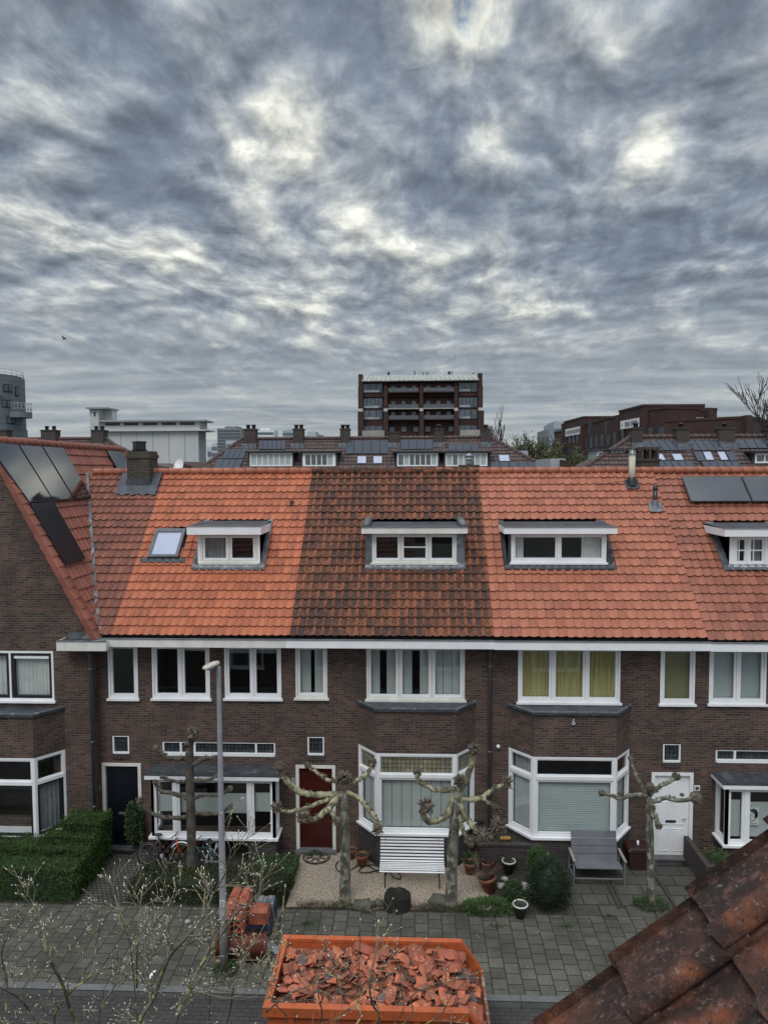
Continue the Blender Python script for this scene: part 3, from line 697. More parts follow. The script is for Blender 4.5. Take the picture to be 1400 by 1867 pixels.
window(A, FAC, *w2, [.5], rooms=RM, sw=.065, cur=[None, [C('flat','shut',0,1,.93,1)]])
window(A, FAC, *w3, [.5], rooms=RM, cur=[[C('flat','gcur',0,1,.88,1)], [C('flat','gcur',0,1,.88,1)]])
door(A, *d1, 'navy', 'cream', 'plain', label='navy blue front door with chrome letterbox')
bay(A, RM, (bx0, bx0, bx1, bx1), 18, 17.45, 2.3, 2.19, .66, None, None, skirt=False, canopy='white', fsplit=(.20, .80),
    cur={'F0': C('flat','shut',0,1,.38,.72), 'F1': C('flat','shut',0,1,.36,.76), 'F2': C('flat','shut',0,1,.40,.78)}, plinth_x=(at(455,1530,17.6).x, bx1), label='box bay window under a flat felt canopy')
gutter(A, -8.05, -3.2, 'cream')
dxa0, dxa1 = at(364,1000,19.25).x-.05, at(471,1000,19.25).x+.05
HA = [(dxa0+.05, dxa1-.05, rooft(19.3), rooft(20.4)), (-7.15,-6.55,rooft(19.6),rooft(20.25))]
rf = mainroof(A, -7.72, -3.13, 'tileA', .21, .288, HA)
ro = mainroof(A, -10.4, -7.72, 'tileO', .205, .288, [], clipv=True, name='roof', c0=40); ro['label'] = 'older dull brown red strip of tiles'
b = MB(); ridge(b, (-10.0, RY, 9.99), (-3.13, RY, 9.99)); b.build('ridge_tiles', M['tileC'], A)
dxa0, dxa1 = at(364,1000,19.25).x-.05, at(471,1000,19.25).x+.05
dormer(A, dxa0, dxa1, 0, 0, 19.25, 7.49, 8.50, [.5], [[C('fold','gcur',0,1,0,1)], None], 'white', ovl=.2, ovr=.10, ovf=.30, fasc=.22, wx0=dxa0+.08, wx1=dxa1-.08, posts=1, cheek='lead', rooms=RM, side_l=.16, side_r=.14, apron=.17, fmat='cream')
# skylight
def skylight(house, pxs, glassm='sky_blind', lift=.10):
    c = [onroof(x, y, lift) for x, y in pxs]    # bl, br, tr, tl
    x0 = (c[0].x+c[3].x)/2; x1 = (c[1].x+c[2].x)/2; t0 = (rooft(c[0].y)+rooft(c[1].y))/2; t1 = (rooft(c[2].y)+rooft(c[3].y))/2
    P = lambda x, t, h: V3((x, EY, EZ))+SV*t+SN*h
    f = MB(); fw = .085
    def sl(a, b_, c_, d_, h0, h1, m): f.hexa([P(a,c_,h0),P(b_,c_,h0),P(b_,d_,h0),P(a,d_,h0),P(a,c_,h1),P(b_,c_,h1),P(b_,d_,h1),P(a,d_,h1)], m)
    sl(x0,x0+fw,t0,t1,-.02,lift+.03,0); sl(x1-fw,x1,t0,t1,-.02,lift+.03,0); sl(x0+fw,x1-fw,t0,t0+fw,-.02,lift+.032,0); sl(x0+fw,x1-fw,t1-fw*1.5,t1,-.02,lift+.034,0)
    n = int((x1-x0+.4)/.035); vs_ = []; fs_ = []
    for i in range(n+1):
        x = x0-.2+(x1-x0+.4)*i/n; h = .062+.014*math.sin(x*2*math.pi/.21)
        vs_ += [P(x,t0-.14+.015*math.sin(x*29),h), P(x,t0+.01,h)]
    for i in range(n): fs_.append((2*i,2*i+2,2*i+3,2*i+1))
    f.shared(vs_, fs_, 1)
    o = f.build('skylight', [M['pipe'], M['lead_dark']], house)
    p = MB(); p.face([P(x0+fw,t0+fw,lift), P(x1-fw,t0+fw,lift), P(x1-fw,t1-fw,lift), P(x0+fw,t1-fw,lift)]); p.build('pane', M[glassm], o)
skylight(A, [(270,1011),(326,1011),(341,960),(288,960)])
def vent_tile(house, px, py, s=.06):
    p = onroof(px, py, .06); b = MB(); b.lathe([(.0,.09),(s,.08),(s*1.1,.03),(s*.7,0),(s*1.3,-.04)], p, 10); b.build('roof_vent', M['brick_black'], house)
vent_tile(A, 532, 918)
# chimney on the older strip
def chimney_main(house, x0, x1, y0, y1, zb, zt, pots=()):
    b = MB(); b.box(x0, x1, y0, y1, zb, zt-.22, 0); b.box(x0-.03, x1+.03, y0-.03, y1+.03, zt-.22, zt-.1, 0); b.box(x0, x1, y0, y1, zt-.1, zt, 0)
    co = b.build('chimney', [M['chim']], house); return co
cx0, cx1 = at(233,840,21.5).x, at(273,840,21.5).x
ch = chimney_main(A, cx0, cx1, 21.45, 22.2, 9.2, 10.62)
b = MB(); b.lathe([(.24,0),(.27,.05),(.22,.06),(.22,.26),(.25,.27),(.25,.31),(.0,.31)], ((cx0+cx1)/2-.08, 21.8, 10.62), 4, smooth=False, sx=.95); b.build('chimney_pot', M['black'], ch)
b = MB(); 
for i in range(12):
    a = (cx0-.28)+(cx1-cx0+.56)*i/12; a2 = a+(cx1-cx0+.56)/12
    p = [V3((a,EY,EZ))+SV*(rooft(21.2)+.05*math.sin(i*2.1))+SN*.07, V3((a2,EY,EZ))+SV*(rooft(21.2)+.05*math.sin(i*2.1+2.1))+SN*.07, V3((a2,RY,RZ+.13)), V3((a,RY,RZ+.13))]
    b.face(p)
b.box(cx0-.03, cx1+.03, 21.41, 21.6, 9.3, 9.78)
b.build('flashing', M['lead_dark'], ch)
# lead valley
b = MB(); 
vs_ = []; fs_ = []
for i in range(25):
    t_ = i/24; c_ = VAL_A.lerp(VAL_B, t_*.99)+V3((0,0,.05)); wd = .075+.05*math.exp(-t_*14)
    vs_ += [c_+V3((-wd,0,.05)), c_+V3((0,-.02,.015+.006*(i%2))), c_+V3((wd,0,.045))]
for i in range(24):
    for k in range(2): fs_.append((3*i+k, 3*i+k+1, 3*i+k+4, 3*i+k+3))
b.shared(vs_, fs_, 0); b.build('valley_flashing', M['lead'], A)
b = MB(); p = at(179,1437,17.98); b.box(p.x-.07, p.x+.07, 17.975, 17.99, p.z-.07, p.z+.07, 0)
def dig(b, x, z, pts, r=.006):
    for (u0,v0),(u1,v1) in zip(pts, pts[1:]): b.bar((x+u0*.04,17.972,z+v0*.075),(x+u1*.04,17.972,z+v1*.075), .012, .006, 1, up=(0,1,0))
dig(b, p.x-.048, p.z-.04, [(0,.8),(.3,1),(.8,.95),(.9,.7),(.1,0),(1,0)]); dig(b, p.x+.008, p.z-.04, [(.2,.1),(.05,.5),(.25,.95),(.7,.95),(.95,.5),(.75,.05),(.2,.1)])
pl = b.build('number_plate', [M['galv'], M['black']], A)
RM.build('room', M['room'], A)
# ---- house with the old roof and red door ----
B = empty('terraced_house', (-.58, 18, 0), 'brick terraced house with dark red door, angled bay and old mossy tiled roof', 'house', 'terraced houses across the street')
RM = MB(); wb = MB()
w4 = ws(539, 597, 1230, 1272); w5 = ws(668, 847, 1230, 1275)
d2 = (at(540,1470,18).x, at(612,1470,18).x, .06, 2.34)
s3 = small_leaded(B, 561, 591, 1344, 1377)
wall(wb, FAC, -3.16, 1.95, -.1, 5.62, [w4, w5, d2, s3, (-1.3, 1.4, .95, 2.85)])
wb.build('wall', [M['brick']], B)
window(B, FAC, *w4, [], rooms=RM, fmat='cream', cur=[[C('panel','shut',0,.45), C('panel','shut',.6,1)]])
window(B, FAC, *w5, [.333,.667], rooms=RM, fmat='cream', cur=[[C('panel','shut',0,.36), C('panel','shut',.62,1)], [C('panel','shut',0,.38), C('panel','shut',.66,1)], [C('panel','shut',0,1)]])
door(B, *d2, 'red', 'cream', 'red', label='dark red planked front door')
bay(B, RM, (-1.45,-.95,1.05,1.55), 18, 17.4, 4.05, 2.92, .88, 2.34, None, topglass='stained', cur={'F0': C('panel','shut',0,1), 'L0': C('panel','shut',0,1), 'R0': C('panel','shut',0,1)}, label='angled bay window with stained glass top lights')
gutter(B, -3.2, 1.98)
dxb0, dxb1 = at(667,1000,19.25).x, at(847,1000,19.25).x
mainroof(B, -3.13, 1.98, 'tileB', .213, .288, [(dxb0, dxb1, rooft(19.2), rooft(20.4))], amp=.052, lift=.042)
b = MB(); ridge(b, (-3.13, RY, 9.99), (1.98, RY, 9.97), .11); b.build('ridge_tiles', M['tileB'], B)
dormer(B, dxb0, dxb1, 0, 0, 19.25, 7.49, 8.46, [.34,.67], [None,None,None], 'white', ovl=.10, ovr=.06, ovf=.25, fasc=.16, wx0=dxb0+.17, wx1=dxb1-.22, cheek='lead', rooms=RM, side_l=.02, side_r=.02, apron=.15, vs=[(1,.52,True)], horns=True, fascm='cream', fmat='cream')
pipe(B, 1.93, 0.05, 5.5)
RM.build('room', M['room'], B)
b = MB(); p = at(535,1424,17.98); b.box(p.x-.05, p.x+.05, 17.975, 17.99, p.z-.09, p.z+.09); b.build('number_plate', M['galv'], B)
# ---- house with yellow curtains and white door ----
Cc = empty('terraced_house', (4.6, 18, 0), 'brick terraced house with white panelled door and yellow curtains upstairs', 'house', 'terraced houses across the street')
RM = MB(); wb = MB()
w6 = ws(944, 1130, 1235, 1280); w7 = ws(1203, 1266, 1235, 1283)
d3 = (at(1186,1480,18).x, at(1262,1480,18).x, .03, 2.27)
s4 = small_leaded(Cc, 1208, 1240, 1357, 1390)
wall(wb, FAC, 1.95, 7.25, -.1, 5.62, [w6, w7, d3, s4, (2.6, 5.3, .95, 2.82)])
wb.build('wall', [M['brick']], Cc)
window(Cc, FAC, *w6, [.34,.67], rooms=RM, cur=[[C('fold','yellow')],[C('fold','yellow')],[C('fold','yellow')]])
window(Cc, FAC, *w7, [], rooms=RM, cur=[[C('flat','olive')]])
door(Cc, *d3, 'white', 'white', 'panel6', label='white six-panel front door')
bay(Cc, RM, (2.42,2.95,4.99,5.48), 18, 17.4, 4.0, 2.88, .84, 2.34, None, cur={'F0': C('slat','blind',0,1,0,.97), 'L0': C('slat','blind',0,1,0,1), 'R0': C('slat','blind',0,1,0,1)}, topcur={'L':'gcur'}, label='angled bay window with a pale pleated blind')
gutter(Cc, 1.98, 7.25, dz=-.012)
dxc0, dxc1 = at(926,1000,19.25).x, at(1106,1000,19.25).x
mainroof(Cc, 1.98, 7.22, 'tileC', .232, .288, [(dxc0, dxc1, rooft(19.2), rooft(20.4))], c0=60)
b = MB(); ridge(b, (1.98, RY, 9.97), (7.22, RY, 9.96)); b.build('ridge_tiles', M['tileC'], Cc)
dormer(Cc, dxc0, dxc1, 0, 0, 19.25, 7.50, 8.46, [.5], [[C('fold','sheer',0,.22)], [C('fold','sheer',.52,1)]], 'white', ovl=.14, ovr=.20, ovf=.25, fasc=.17, wx0=dxc0+.08, wx1=dxc1-.02, cheek='lead_dark', rooms=RM, side_l=.10, side_r=.24, apron=.15)
RM.build('room', M['room'], Cc)
b = MB(); p = at(908,1361,17.9); b.blob(p, .05,.05,.05, 10, 0, 0); b.tube([p, p+V3((0,.12,0))], .02, 6); b.build('wall_lamp', M['white'], Cc)
b = MB(); p = at(1045,1317,17.37); b.tube([p+V3((.03*math.cos(a/8*6.28), -.01, -.02+.035*math.sin(a/8*6.28))) for a in range(9)], .010, 5); b.tube([p+V3((-.02,-.01,.0)), p+V3((0,-.01,.07)), p+V3((.02,-.01,.08))], .010, 5); b.build('wall_hook', M['white'], Cc)
b = MB(); p = at(1270,1437,17.98); b.box(p.x-.07, p.x+.07, 17.975, 17.99, p.z-.07, p.z+.07, 0); b.box(p.x-.045, p.x+.045, 17.968, 17.974, p.z-.045, p.z+.04, 1); pl = b.build('number_plate', [M['white'], M['pipe']], Cc)
def flue(house, px, py, ht, r, m, cap=None, base='lead_dark', bw=.2, capm='zinc'):
    p = onroof(px, py, .05); b = MB()
    b.tube([p+V3((0,0,-.1)), p+V3((0,0,ht))], r, 14, 0)
    if cap: b.lathe([(r*1.15,0),(r*1.2,.05),(r*.9,.07),(r*1.05,.12),(0,.14)], p+V3((0,0,ht)), 14, 1)
    o = b.build('flue', [M[m], M[capm]], house)
    f = MB(); P = lambda x, t, h: p+V3((x,0,0))+SV*t+SN*h
    f.lathe([(r*1.7,-.05),(r*1.5,.12),(r*1.1,.2)], p, 12, 0)
    vs_ = [P(-bw,-bw*1.1,.01), P(bw*.4,-bw*1.2,.02), P(bw,-bw*.9,.01), P(bw,bw*.6,.03), P(-bw,bw*.6,.03)]
    f.prism(vs_, SN*.015, 0); f.build('flashing', M[base], o)
M['flue'] = pm('pale stained flue', (.52,.48,.38), (.34,.30,.20), 5, .6, sc3=(1,1,.3))
flue(Cc, 1151, 882, .86, .095, 'flue', True, 'black', .2)
flue(Cc, 1193.5, 924, .50, .065, 'black', True, 'lead', .19, 'black')
# cable on the roof
b = MB(); b.tube([onroof(x, y, .09) for x, y in ((1085,878),(1098,884),(1104,882),(1120,879),(1140,877),(1165,882),(1176,883))], .009, 5); b.build('aerial_cable', M['black'], Cc)
ch = MB(); xa, xb = at(1162,840,22.7).x, at(1196,840,22.7).x; ch.box(xa, xb, 22.4, 23.0, 8.8, 10.25, 0); ch.box(xa-.04, xb+.04, 22.36, 23.04, 10.25, 10.32, 0)
for xx in (xa+.02, (xa+xb)/2-.03, xb-.08):
    for yy in (22.4, 22.9): ch.box(xx, xx+.06, yy, yy+.06, 10.32, 10.62, 0)
ch.box(xa-.0, xb+.0, 22.38, 23.02, 10.62, 10.69, 0)
for k in range(3):
    ch.lathe([(.1,0),(.085,.22),(.10,.26)], (xa+.1+k*.2, 22.7, 10.32), 10, 0)
ch.build('chimney', [M['chim']], Cc)
ch = MB(); xa, xb = at(838,850,22.7).x, at(871,850,22.7).x; ch.box(xa, xb, 22.4, 23.0, 8.8, 10.10, 0); ch.box(xa-.03, xb+.03, 22.37, 23.03, 10.10, 10.16, 0)
co = ch.build('chimney', [M['chim']], B)
ch = MB(); c_ = V3(((xa+xb)/2, 22.7, 10.16)); ch.tube([c_, c_+V3((0,0,.18))], .09, 12, 0); ch.lathe([(.16,0),(.11,.03),(.11,.10),(.17,.11),(.0,.20)], c_+V3((0,0,.17)), 14, 0); ch.build('cowl', M['galv'], co)
# ---- house with solar panels and white rectangular bay ----
D = empty('terraced_house', (10.2, 18, 0), 'brick terraced house with orange bunting and poster in its box bay window', 'house', 'terraced houses across the street')
RM = MB(); wb = MB()
w8 = ws(1292, 1396, 1235, 1283)
s5 = strip(D, 1304, 1480, 1369, 1390, (1339, 1440))
bx0, bx1 = at(1322,1480,17.4).x, 10.6
wall(wb, FAC, 7.25, 13.2, -.1, 5.60, [w8, s5, (bx0+.15, bx1-.15, .62, 2.1)])
wb.build('wall', [M['brick']], D)
window(D, FAC, *w8, [.5], rooms=RM, cur=[[C('slat','blind',0,1,0,1)], [C('slat','blind',0,1,0,1)]])
bay(D, RM, (bx0, bx0, bx1, bx1), 18, 17.4, 2.3, 2.17, .72, None, None, skirt=False, canopy='white', fsplit=(.17,.5,.83), sides='LF',
    cur={'F0': C('flat','shut',0,1,.04,.80), 'F1': C('flat','shut',0,1,.04,.76), 'F2': C('flat','shut',0,1,.04,.76)}, label='box bay window with half height white blinds')
gutter(D, 7.25, 13.2, dz=-.025)
dxd0 = at(1329,1000,19.25).x
mainroof(D, 7.22, 13.2, 'tileD', .225, .288, [(dxd0, 9.9, rooft(19.2), rooft(20.4))], dz=-.05, c0=90)
b = MB(); ridge(b, (7.22, RY, 9.96), (13.2, RY, 9.94)); b.build('ridge_tiles', M['tileC'], D)
dormer(D, dxd0, 9.9, 0, 0, 19.25, 7.42, 8.42, [.3,.66], [None, [C('fold','gcur',0,1)], None], 'white', ovl=.26, ovr=.1, ovf=.3, fasc=.20, wx0=dxd0+.10, wx1=9.8, cheek='lead', rooms=RM, posts=1, side_l=.18, side_r=.1, apron=.15, vs=[(0,.5,True),(0,.25,False),(1,.5,True),(1,.25,False)])
RM.build('room', M['room'], D)
def panel(name, house, c4, m='solar', n=V3((0,0,1)), grid=None):
    """c4: four world corners bl,br,tr,tl"""
    nn = (c4[1]-c4[0]).cross(c4[3]-c4[0]).normalized()
    if nn.z < 0: nn = -nn
    b = MB(); b.prism([p-nn*.035 for p in c4], nn*.035, 1)
    c = sum(c4, V3((0,0,0)))/4; ins = [p+(c-p).normalized()*.035+nn*.003 for p in c4]; b.face(ins, 0)
    return b.build(name, [M[m], M['alu']], house)
for a, c in ((7.0, 8.72), (8.75, 10.45), (10.48, 12.2)):
    t0, t1 = rooft(onroof(1310,909,.12).y), rooft(onroof(1310,864,.12).y)
    a0 = atp(1239+ (0),862,V3((0,EY,EZ))+SN*.12,SN).x
    off_ = a0-7.0; P = lambda x, t: V3((x, EY, EZ))+SV*t+SN*.13
    panel('solar_panel', D, [P(a+off_,t0), P(c+off_,t0), P(c+off_,t1), P(a+off_,t1)])
b = MB(); pc = at(1372,1490,17.4); b.box(pc.x-.165, pc.x+.165, 17.452, 17.456, pc.z-.22, pc.z+.22, 0)
def stroke(pts, r=.012): b.tube([pc+V3((x,.05,z)) for x, z in pts], r, 6, 1)
b2 = b
stroke([(-.12,.16),(-.07,.19),(-.02,.15),(.04,.18),(.09,.15),(.12,.08),(.12,-.02)], .022); stroke([(-.02,.13),(.05,.12),(.09,.05),(.08,-.03)], .026)
stroke([(-.12,.08),(-.10,.03),(-.13,-.05),(-.10,-.13),(-.02,-.14),(.06,-.10),(.09,-.05)], .007); stroke([(-.08,.05),(-.03,.02),(-.06,-.06),(.0,-.09)], .007)
for k in range(9): stroke([(-.12+k*.029,-.185),(-.112+k*.029,-.165-.01*(k%3)),(-.103+k*.029,-.185)], .005)
tag(b.build('poster', [M['sheer'], M['black']], org=pc), 'black and white line drawing poster taped inside the box bay window', 'poster')
for k, (px, c) in enumerate(((1343,'sheer'),(1377,'tileA'),(1404,'sheer'),(1430,'tileA'))):
    q = at(px, 1437, 17.42); b = MB(); b.prism([(q.x-.09,17.46,q.z+.04),(q.x+.09,17.46,q.z+.04),(q.x,17.46,q.z-.12)], (0,.004,0))
    M['buntred'] = M.get('buntred') or pm('orange red felt', (.55,.10,.04))
    if px < 1400: tag(b.build('bunting_flag', M['buntred'] if c == 'tileA' else M['sheer'], org=q), ['pale triangular bunting flag hanging in the box bay window','orange triangular bunting flag hanging above the poster'][k], 'bunting')
# ---- left house with the cross gable ----
Lh = empty('gabled_house', (-10.7, 17.75, 0), 'brick house whose steep gable faces the street, black-framed windows and solar panels', 'house')
RM = MB(); wb = MB()
wl = (-12.35, at(99,1230,17.75).x, at(60,1277,17.75).z, at(60,1187,17.75).z)
wall(wb, FACL, -13.1, -8.30, -.1, 5.72, [wl, (-11.9, -9.4, .95, 2.65)])
apx = -10.72; gz = 10.72; e0 = -8.25
wb.face([(-13.1,17.75,5.72),(-8.30,17.75,5.72),(-8.30,17.75,5.95),(apx,17.75,gz-.1),(-13.1,17.75,6.0)], 0)
wb.face([(-8.30,17.75,-.1),(-8.30,18.2,-.1),(-8.30,18.2,5.9),(-8.30,17.75,5.9)], 0)
wb.face([(-13.1,26,-.1),(-13.1,17.75,-.1),(-13.1,17.75,6.0),(-13.1,26,6.0)], 0); wb.face([(-8.2,25.95,-.1),(-13.1,25.95,-.1),(-13.1,25.95,6.0),(apx,25.95,gz-.1),(-8.2,25.95,5.9)], 0)
wb.build('wall', [M['brick']], Lh)
window(Lh, FACL, *wl, [.33,.62], fmat='white', sash='black', rooms=RM, sw=.075, cur=[[C('fold','sheer')],[C('fold','sheer')],[C('fold','sheer')]], vent=(2,))
bay(Lh, RM, (-12.6,-12.1,-9.58,-9.08), 17.75, 17.15, 3.9, 2.78, .70, 2.12, None, fsash='black', fsplit=(.3,), topcur=None, cur={'R0': C('fold','gcur',0,1), }, label='angled bay window with black inner frames')
# upturned gutter end in front of the gable
b = MB(); g0, g1 = at(104,1175,17.3).x, at(194,1175,17.3).x
b.box(g0, g1, 17.28, 17.31, 5.50, 5.74, 0); b.box(g0, g0+.03, 17.311, 17.75, 5.50, 5.74, 0); b.box(g1-.03, g1, 17.311, 17.75, 5.50, 5.74, 0); b.box(g0+.03, g1-.03, 17.311, 17.75, 5.50, 5.53, 0)
b.box(g0+.031, g1-.031, 17.311, 17.75, 5.68, 5.71, 1); b.box(g0-.01, g1+.01, 17.26, 17.33, 5.742, 5.762, 2); b.box(g0+.1, g1-.5, 17.70, 17.748, 5.712, 5.86, 2)
b.build('gutter', [M['cream'], M['lead_dark'], M['lead']], Lh)
pipe(Lh, at(168,1400,17.6).x, .6, 5.42, Y=17.68)
RM.build('room', M['room'], Lh)
# east slope tiles
LS = V3((-10.7+8.06, 0, 10.8-5.73)); LSL = LS.length; LS.normalize(); LN = V3((-LS.z, 0, LS.x)); LN = LN if LN.x > 0 else -LN
def onleft(px, py, lift=.0): return atp(px, py, V3((-8.06, 0, 5.73))+LN*lift, LN)
b = MB(); tile_roof(b, V3((-8.06, 17.78, 5.73)), (0,1,0), LS, 4.12, LSL, .225, .33, .036, .036)
lr = b.build('roof', M['tileL'], Lh); clip(lr, VAL_A, -VAL_N)
b = MB(); tile_roof(b, V3((-8.06, 21.9, 5.73)), (0,1,0), LS, 4.0, LSL, .225, .33, .036, .036); b.build('roof', M['tileL'], Lh)
b = MB(); b.face([(-10.72,17.6,10.75),(-10.72,26,10.75),(-13.6,26,5.3),(-13.6,17.6,5.3)]); b.build('roof', M['tileL'], Lh)
b = MB(); ridge(b, (-10.72, 17.55, 10.80), (-10.72, 25.9, 10.80), .12, .36); b.build('ridge_tiles', M['tileL'], Lh)
b = MB(); n = 19
for i in range(n):       # verge tiles up the gable
    a = i/n; c = (i+1)/n+.012; p = V3((-8.02,17.62,5.70))+LS*(LSL*a); q = V3((-8.02,17.62,5.70))+LS*(LSL*c)
    lf = LN*.045; dn = LN*-.02
    cs = lambda P_, up: [P_+V3((0,-.17,0))+LN*(up-.15), P_+V3((0,-.175,0))+LN*(up-.02), P_+V3((0,-.14,0))+LN*(up+.03), P_+V3((0,-.06,0))+LN*(up+.045), P_+V3((0,.08,0))+LN*(up+.02), P_+V3((0,.20,0))+LN*(up-.01)]
    A_, B_ = cs(p, .05), cs(q, .02)
    for k in range(5):
        b.shared([A_[k], A_[k+1], B_[k+1], B_[k]], [(0,1,2,3)], 0, False, [[(i+.1,.1),(i+.9,.1),(i+.9,.9),(i+.1,.9)]])
    b.shared(A_+[x-LN*.03 for x in A_], [(k+6,k+7,k+1,k) for k in range(5)], 0, False, [[(i+.1,.1)]*4]*5)
b.build('verge_tiles', M['tileL'], Lh)
lp = lambda *pts: [onleft(x, y, .12) for x, y in pts]
M['solar_matt'] = pm('matt black solar glass', (.010,.011,.014), (.012,.013,.017), .8, .38, spec=.35)
M['solar_gloss'] = pm('glossy black solar glass', (.012,.013,.017), (.015,.016,.02), .8, .07, spec=1.0)
for n_ in M['solar_gloss'].node_tree.nodes:
    if n_.type == 'BSDF_PRINCIPLED': n_.inputs['IOR'].default_value = 2.1
for pts in (((55,916),(98,913),(33,810),(-26,803)), ((99,913),(135.5,910),(76,813),(35,810)), ((137,910),(168,906.5),(115.5,815.5),(78,813)), ((121,1029),(157,1018),(99,914.5),(56,918)),
            ((216,857),(240,853),(222,823),(195,821))):
    panel('solar_panel', Lh, lp(*pts), 'solar_matt' if pts[0] == (121,1029) else 'solar_gloss')

# back slopes and garden fronts of the terrace (out of sight from the street)
for hs, x0_, x1_, mt in ((A,-8.0,-3.13,'tileA'),(B,-3.13,1.98,'tileB'),(Cc,1.98,7.22,'tileC'),(D,7.22,13.2,'tileD')):
    b = MB(); b.face([(x0_,RY,RZ),(x1_,RY,RZ),(x1_,26.2,EZ),(x0_,26.2,EZ)]); b.build('back_roof', M[mt], hs)
    b = MB(); b.face([(x0_,26.1,-.1),(x1_,26.1,-.1),(x1_,26.1,EZ),(x0_,26.1,EZ)]); b.build('back_wall', M['brick'], hs)
# ================= pollarded plane trees =================
def barkmat(name, a, b_, c, green=None):
    return pm(name, a, b_, 6, .95, 1.0, lo=.44, hi=.56, sc3=(1,1,.6), c3=c, s3=9, bd=.035)
M['bark_pale'] = barkmat('mottled plane bark', (.22,.21,.165), (.085,.085,.06), (.38,.38,.34))
M['bark_grey'] = barkmat('grey brown bark', (.105,.09,.072), (.06,.052,.042), (.15,.135,.11))
M['arm'] = barkmat('yellow green plane bark', (.36,.34,.21), (.13,.125,.08), (.46,.43,.27))
M['knob'] = pm('knobby pollard wood', (.20,.165,.125), (.075,.06,.045), 14, .95, .8, bd=.02)
def P4(pts, f, Y, dy):
    out = []
    for i, (x, y) in enumerate(pts): out.append(at(f[0]+x/f[2], f[1]+y/f[2], Y+dy*i/max(1,len(pts)-1)))
    return out
def smooth(pts, n=4):
    o = []
    for i in range(len(pts)-1):
        p0, p1, p2, p3 = pts[max(i-1,0)], pts[i], pts[i+1], pts[min(i+2,len(pts)-1)]
        for k in range(n):
            t = k/n; o.append(.5*((2*p1)+(p2-p0)*t+(2*p0-5*p1+4*p2-p3)*t*t+(-p0+3*p1-3*p2+p3)*t**3))
    return o+[pts[-1]]
def knob(b, c, r, rn, tw=.12, n=26, m=0, up=.2):
    for k in range(7):
        d = V3((rn.uniform(-1,1), rn.uniform(-1,1), rn.uniform(-1,1))).normalized()
        b.blob(c+d*r*.5, r*rn.uniform(.4,.72), r*rn.uniform(.4,.72), r*rn.uniform(.4,.72), 8, m, .2, rn.randint(0,99))
    for k in range(n):
        d = V3((rn.uniform(-1,1), rn.uniform(-1,1), rn.uniform(-1,1)+up)).normalized()
        p = c+d*r*.6; q = c+d*(r+tw*rn.uniform(.3,1)); j = V3((rn.uniform(-1,1), rn.uniform(-1,1), rn.uniform(-1,1)))*.02
        b.tube([p, (p+q)/2+j, q], [.015, .013, .009], 4, m)
AK = 1.2
def pollard(label, trunk, tr, arms, barm, armm, seed, Y, f, head=None, knobs_extra=(), tw=.10):
    base = atz(f[0]+trunk[0][0]/f[2], f[1]+trunk[0][1]/f[2], 0)
    rn = random.Random(seed)
    t = empty('pollarded_tree', base, label, 'tree', 'pollarded trees in the front gardens')
    b = MB(); pts = [base+V3((0,0,-.1))]+[at(f[0]+x/f[2], f[1]+y/f[2], base.y) for x, y in trunk[1:]]
    sp = smooth(pts, 6)
    rad = [tr[0]+(tr[1]-tr[0])*i/(len(sp)-1) for i in range(len(sp))]; rad[0] *= 1.25
    rad = [r*(1+.05*math.sin(i*1.7+seed)) for i, r in enumerate(rad)]
    b.tube(sp, rad, 14)
    b.build('trunk', M[barm], t)
    for pts, r0, r1, dy, kr, kt in arms:
        b = MB(); q = smooth(P4(pts, f, base.y, dy), 5); n = len(q)
        q = [p+V3((rn.uniform(-1,1), rn.uniform(-1,1), rn.uniform(-1,1)))*.016 for p in q]
        b.tube(q, [AK*(r0+(r1-r0)*i/(n-1))*(1+.10*math.sin(i*2.1+rn.random())) for i in range(n)], 10)
        bo = b.build('branch', M[armm], t)
        b = MB()
        if kr: knob(b, q[-1], kr*1.3, rn, kt*.62, int(30+kr*500))
        for i in range(2, n-1):
            if rn.random() < .3: knob(b, q[i]+V3((0,0,r0*.6)), .03, rn, .06, 8)
        if b.v: b.build('knob', M['knob'], bo)
    b = MB()
    if head: knob(b, at(f[0]+head[0]/f[2], f[1]+head[1]/f[2], base.y-.05), head[2]*1.3, rn, tw*.65, 130)
    for (x, y, r) in knobs_extra: knob(b, at(f[0]+x/f[2], f[1]+y/f[2], base.y-.08), r, rn, tw*.7, 20)
    if b.v: b.build('pollard_head', M['knob'], t)
    return t
f6 = (500, 1130, 3.395); f7 = (820, 1130, 3.395); f8 = (1050, 1130, 3.394); f5 = (230, 1130, 3.5)
pollard('pollarded plane tree in front of the dark red door', [(437,1738),(440,1400),(428,1070)], (.135,.10), [
    ([(430,1080),(330,1085),(200,1080),(120,1040),(60,980),(38,915)], .065,.055,-.3,.09,.10),
    ([(400,1000),(340,995),(290,965),(240,930),(208,905)], .04,.03,.4,.045,.07),
    ([(380,1090),(300,1125),(220,1155),(140,1185),(60,1185),(15,1165)], .045,.03,-.9,.06,.16),
    ([(415,1080),(350,1150),(310,1190),(240,1240),(185,1215)], .07,.05,-1.0,.10,.12),
    ([(330,1170),(365,1215),(385,1245)], .04,.035,-1.1,.06,.10),
    ([(450,1065),(530,1110),(590,1180),(640,1250),(640,1300)], .045,.04,-.5,.075,.12),
    ([(480,1010),(550,975),(595,930),(605,885)], .045,.035,.5,.07,.09)], 'bark_pale', 'arm', 3, 16, f6, head=(435,985,.12))
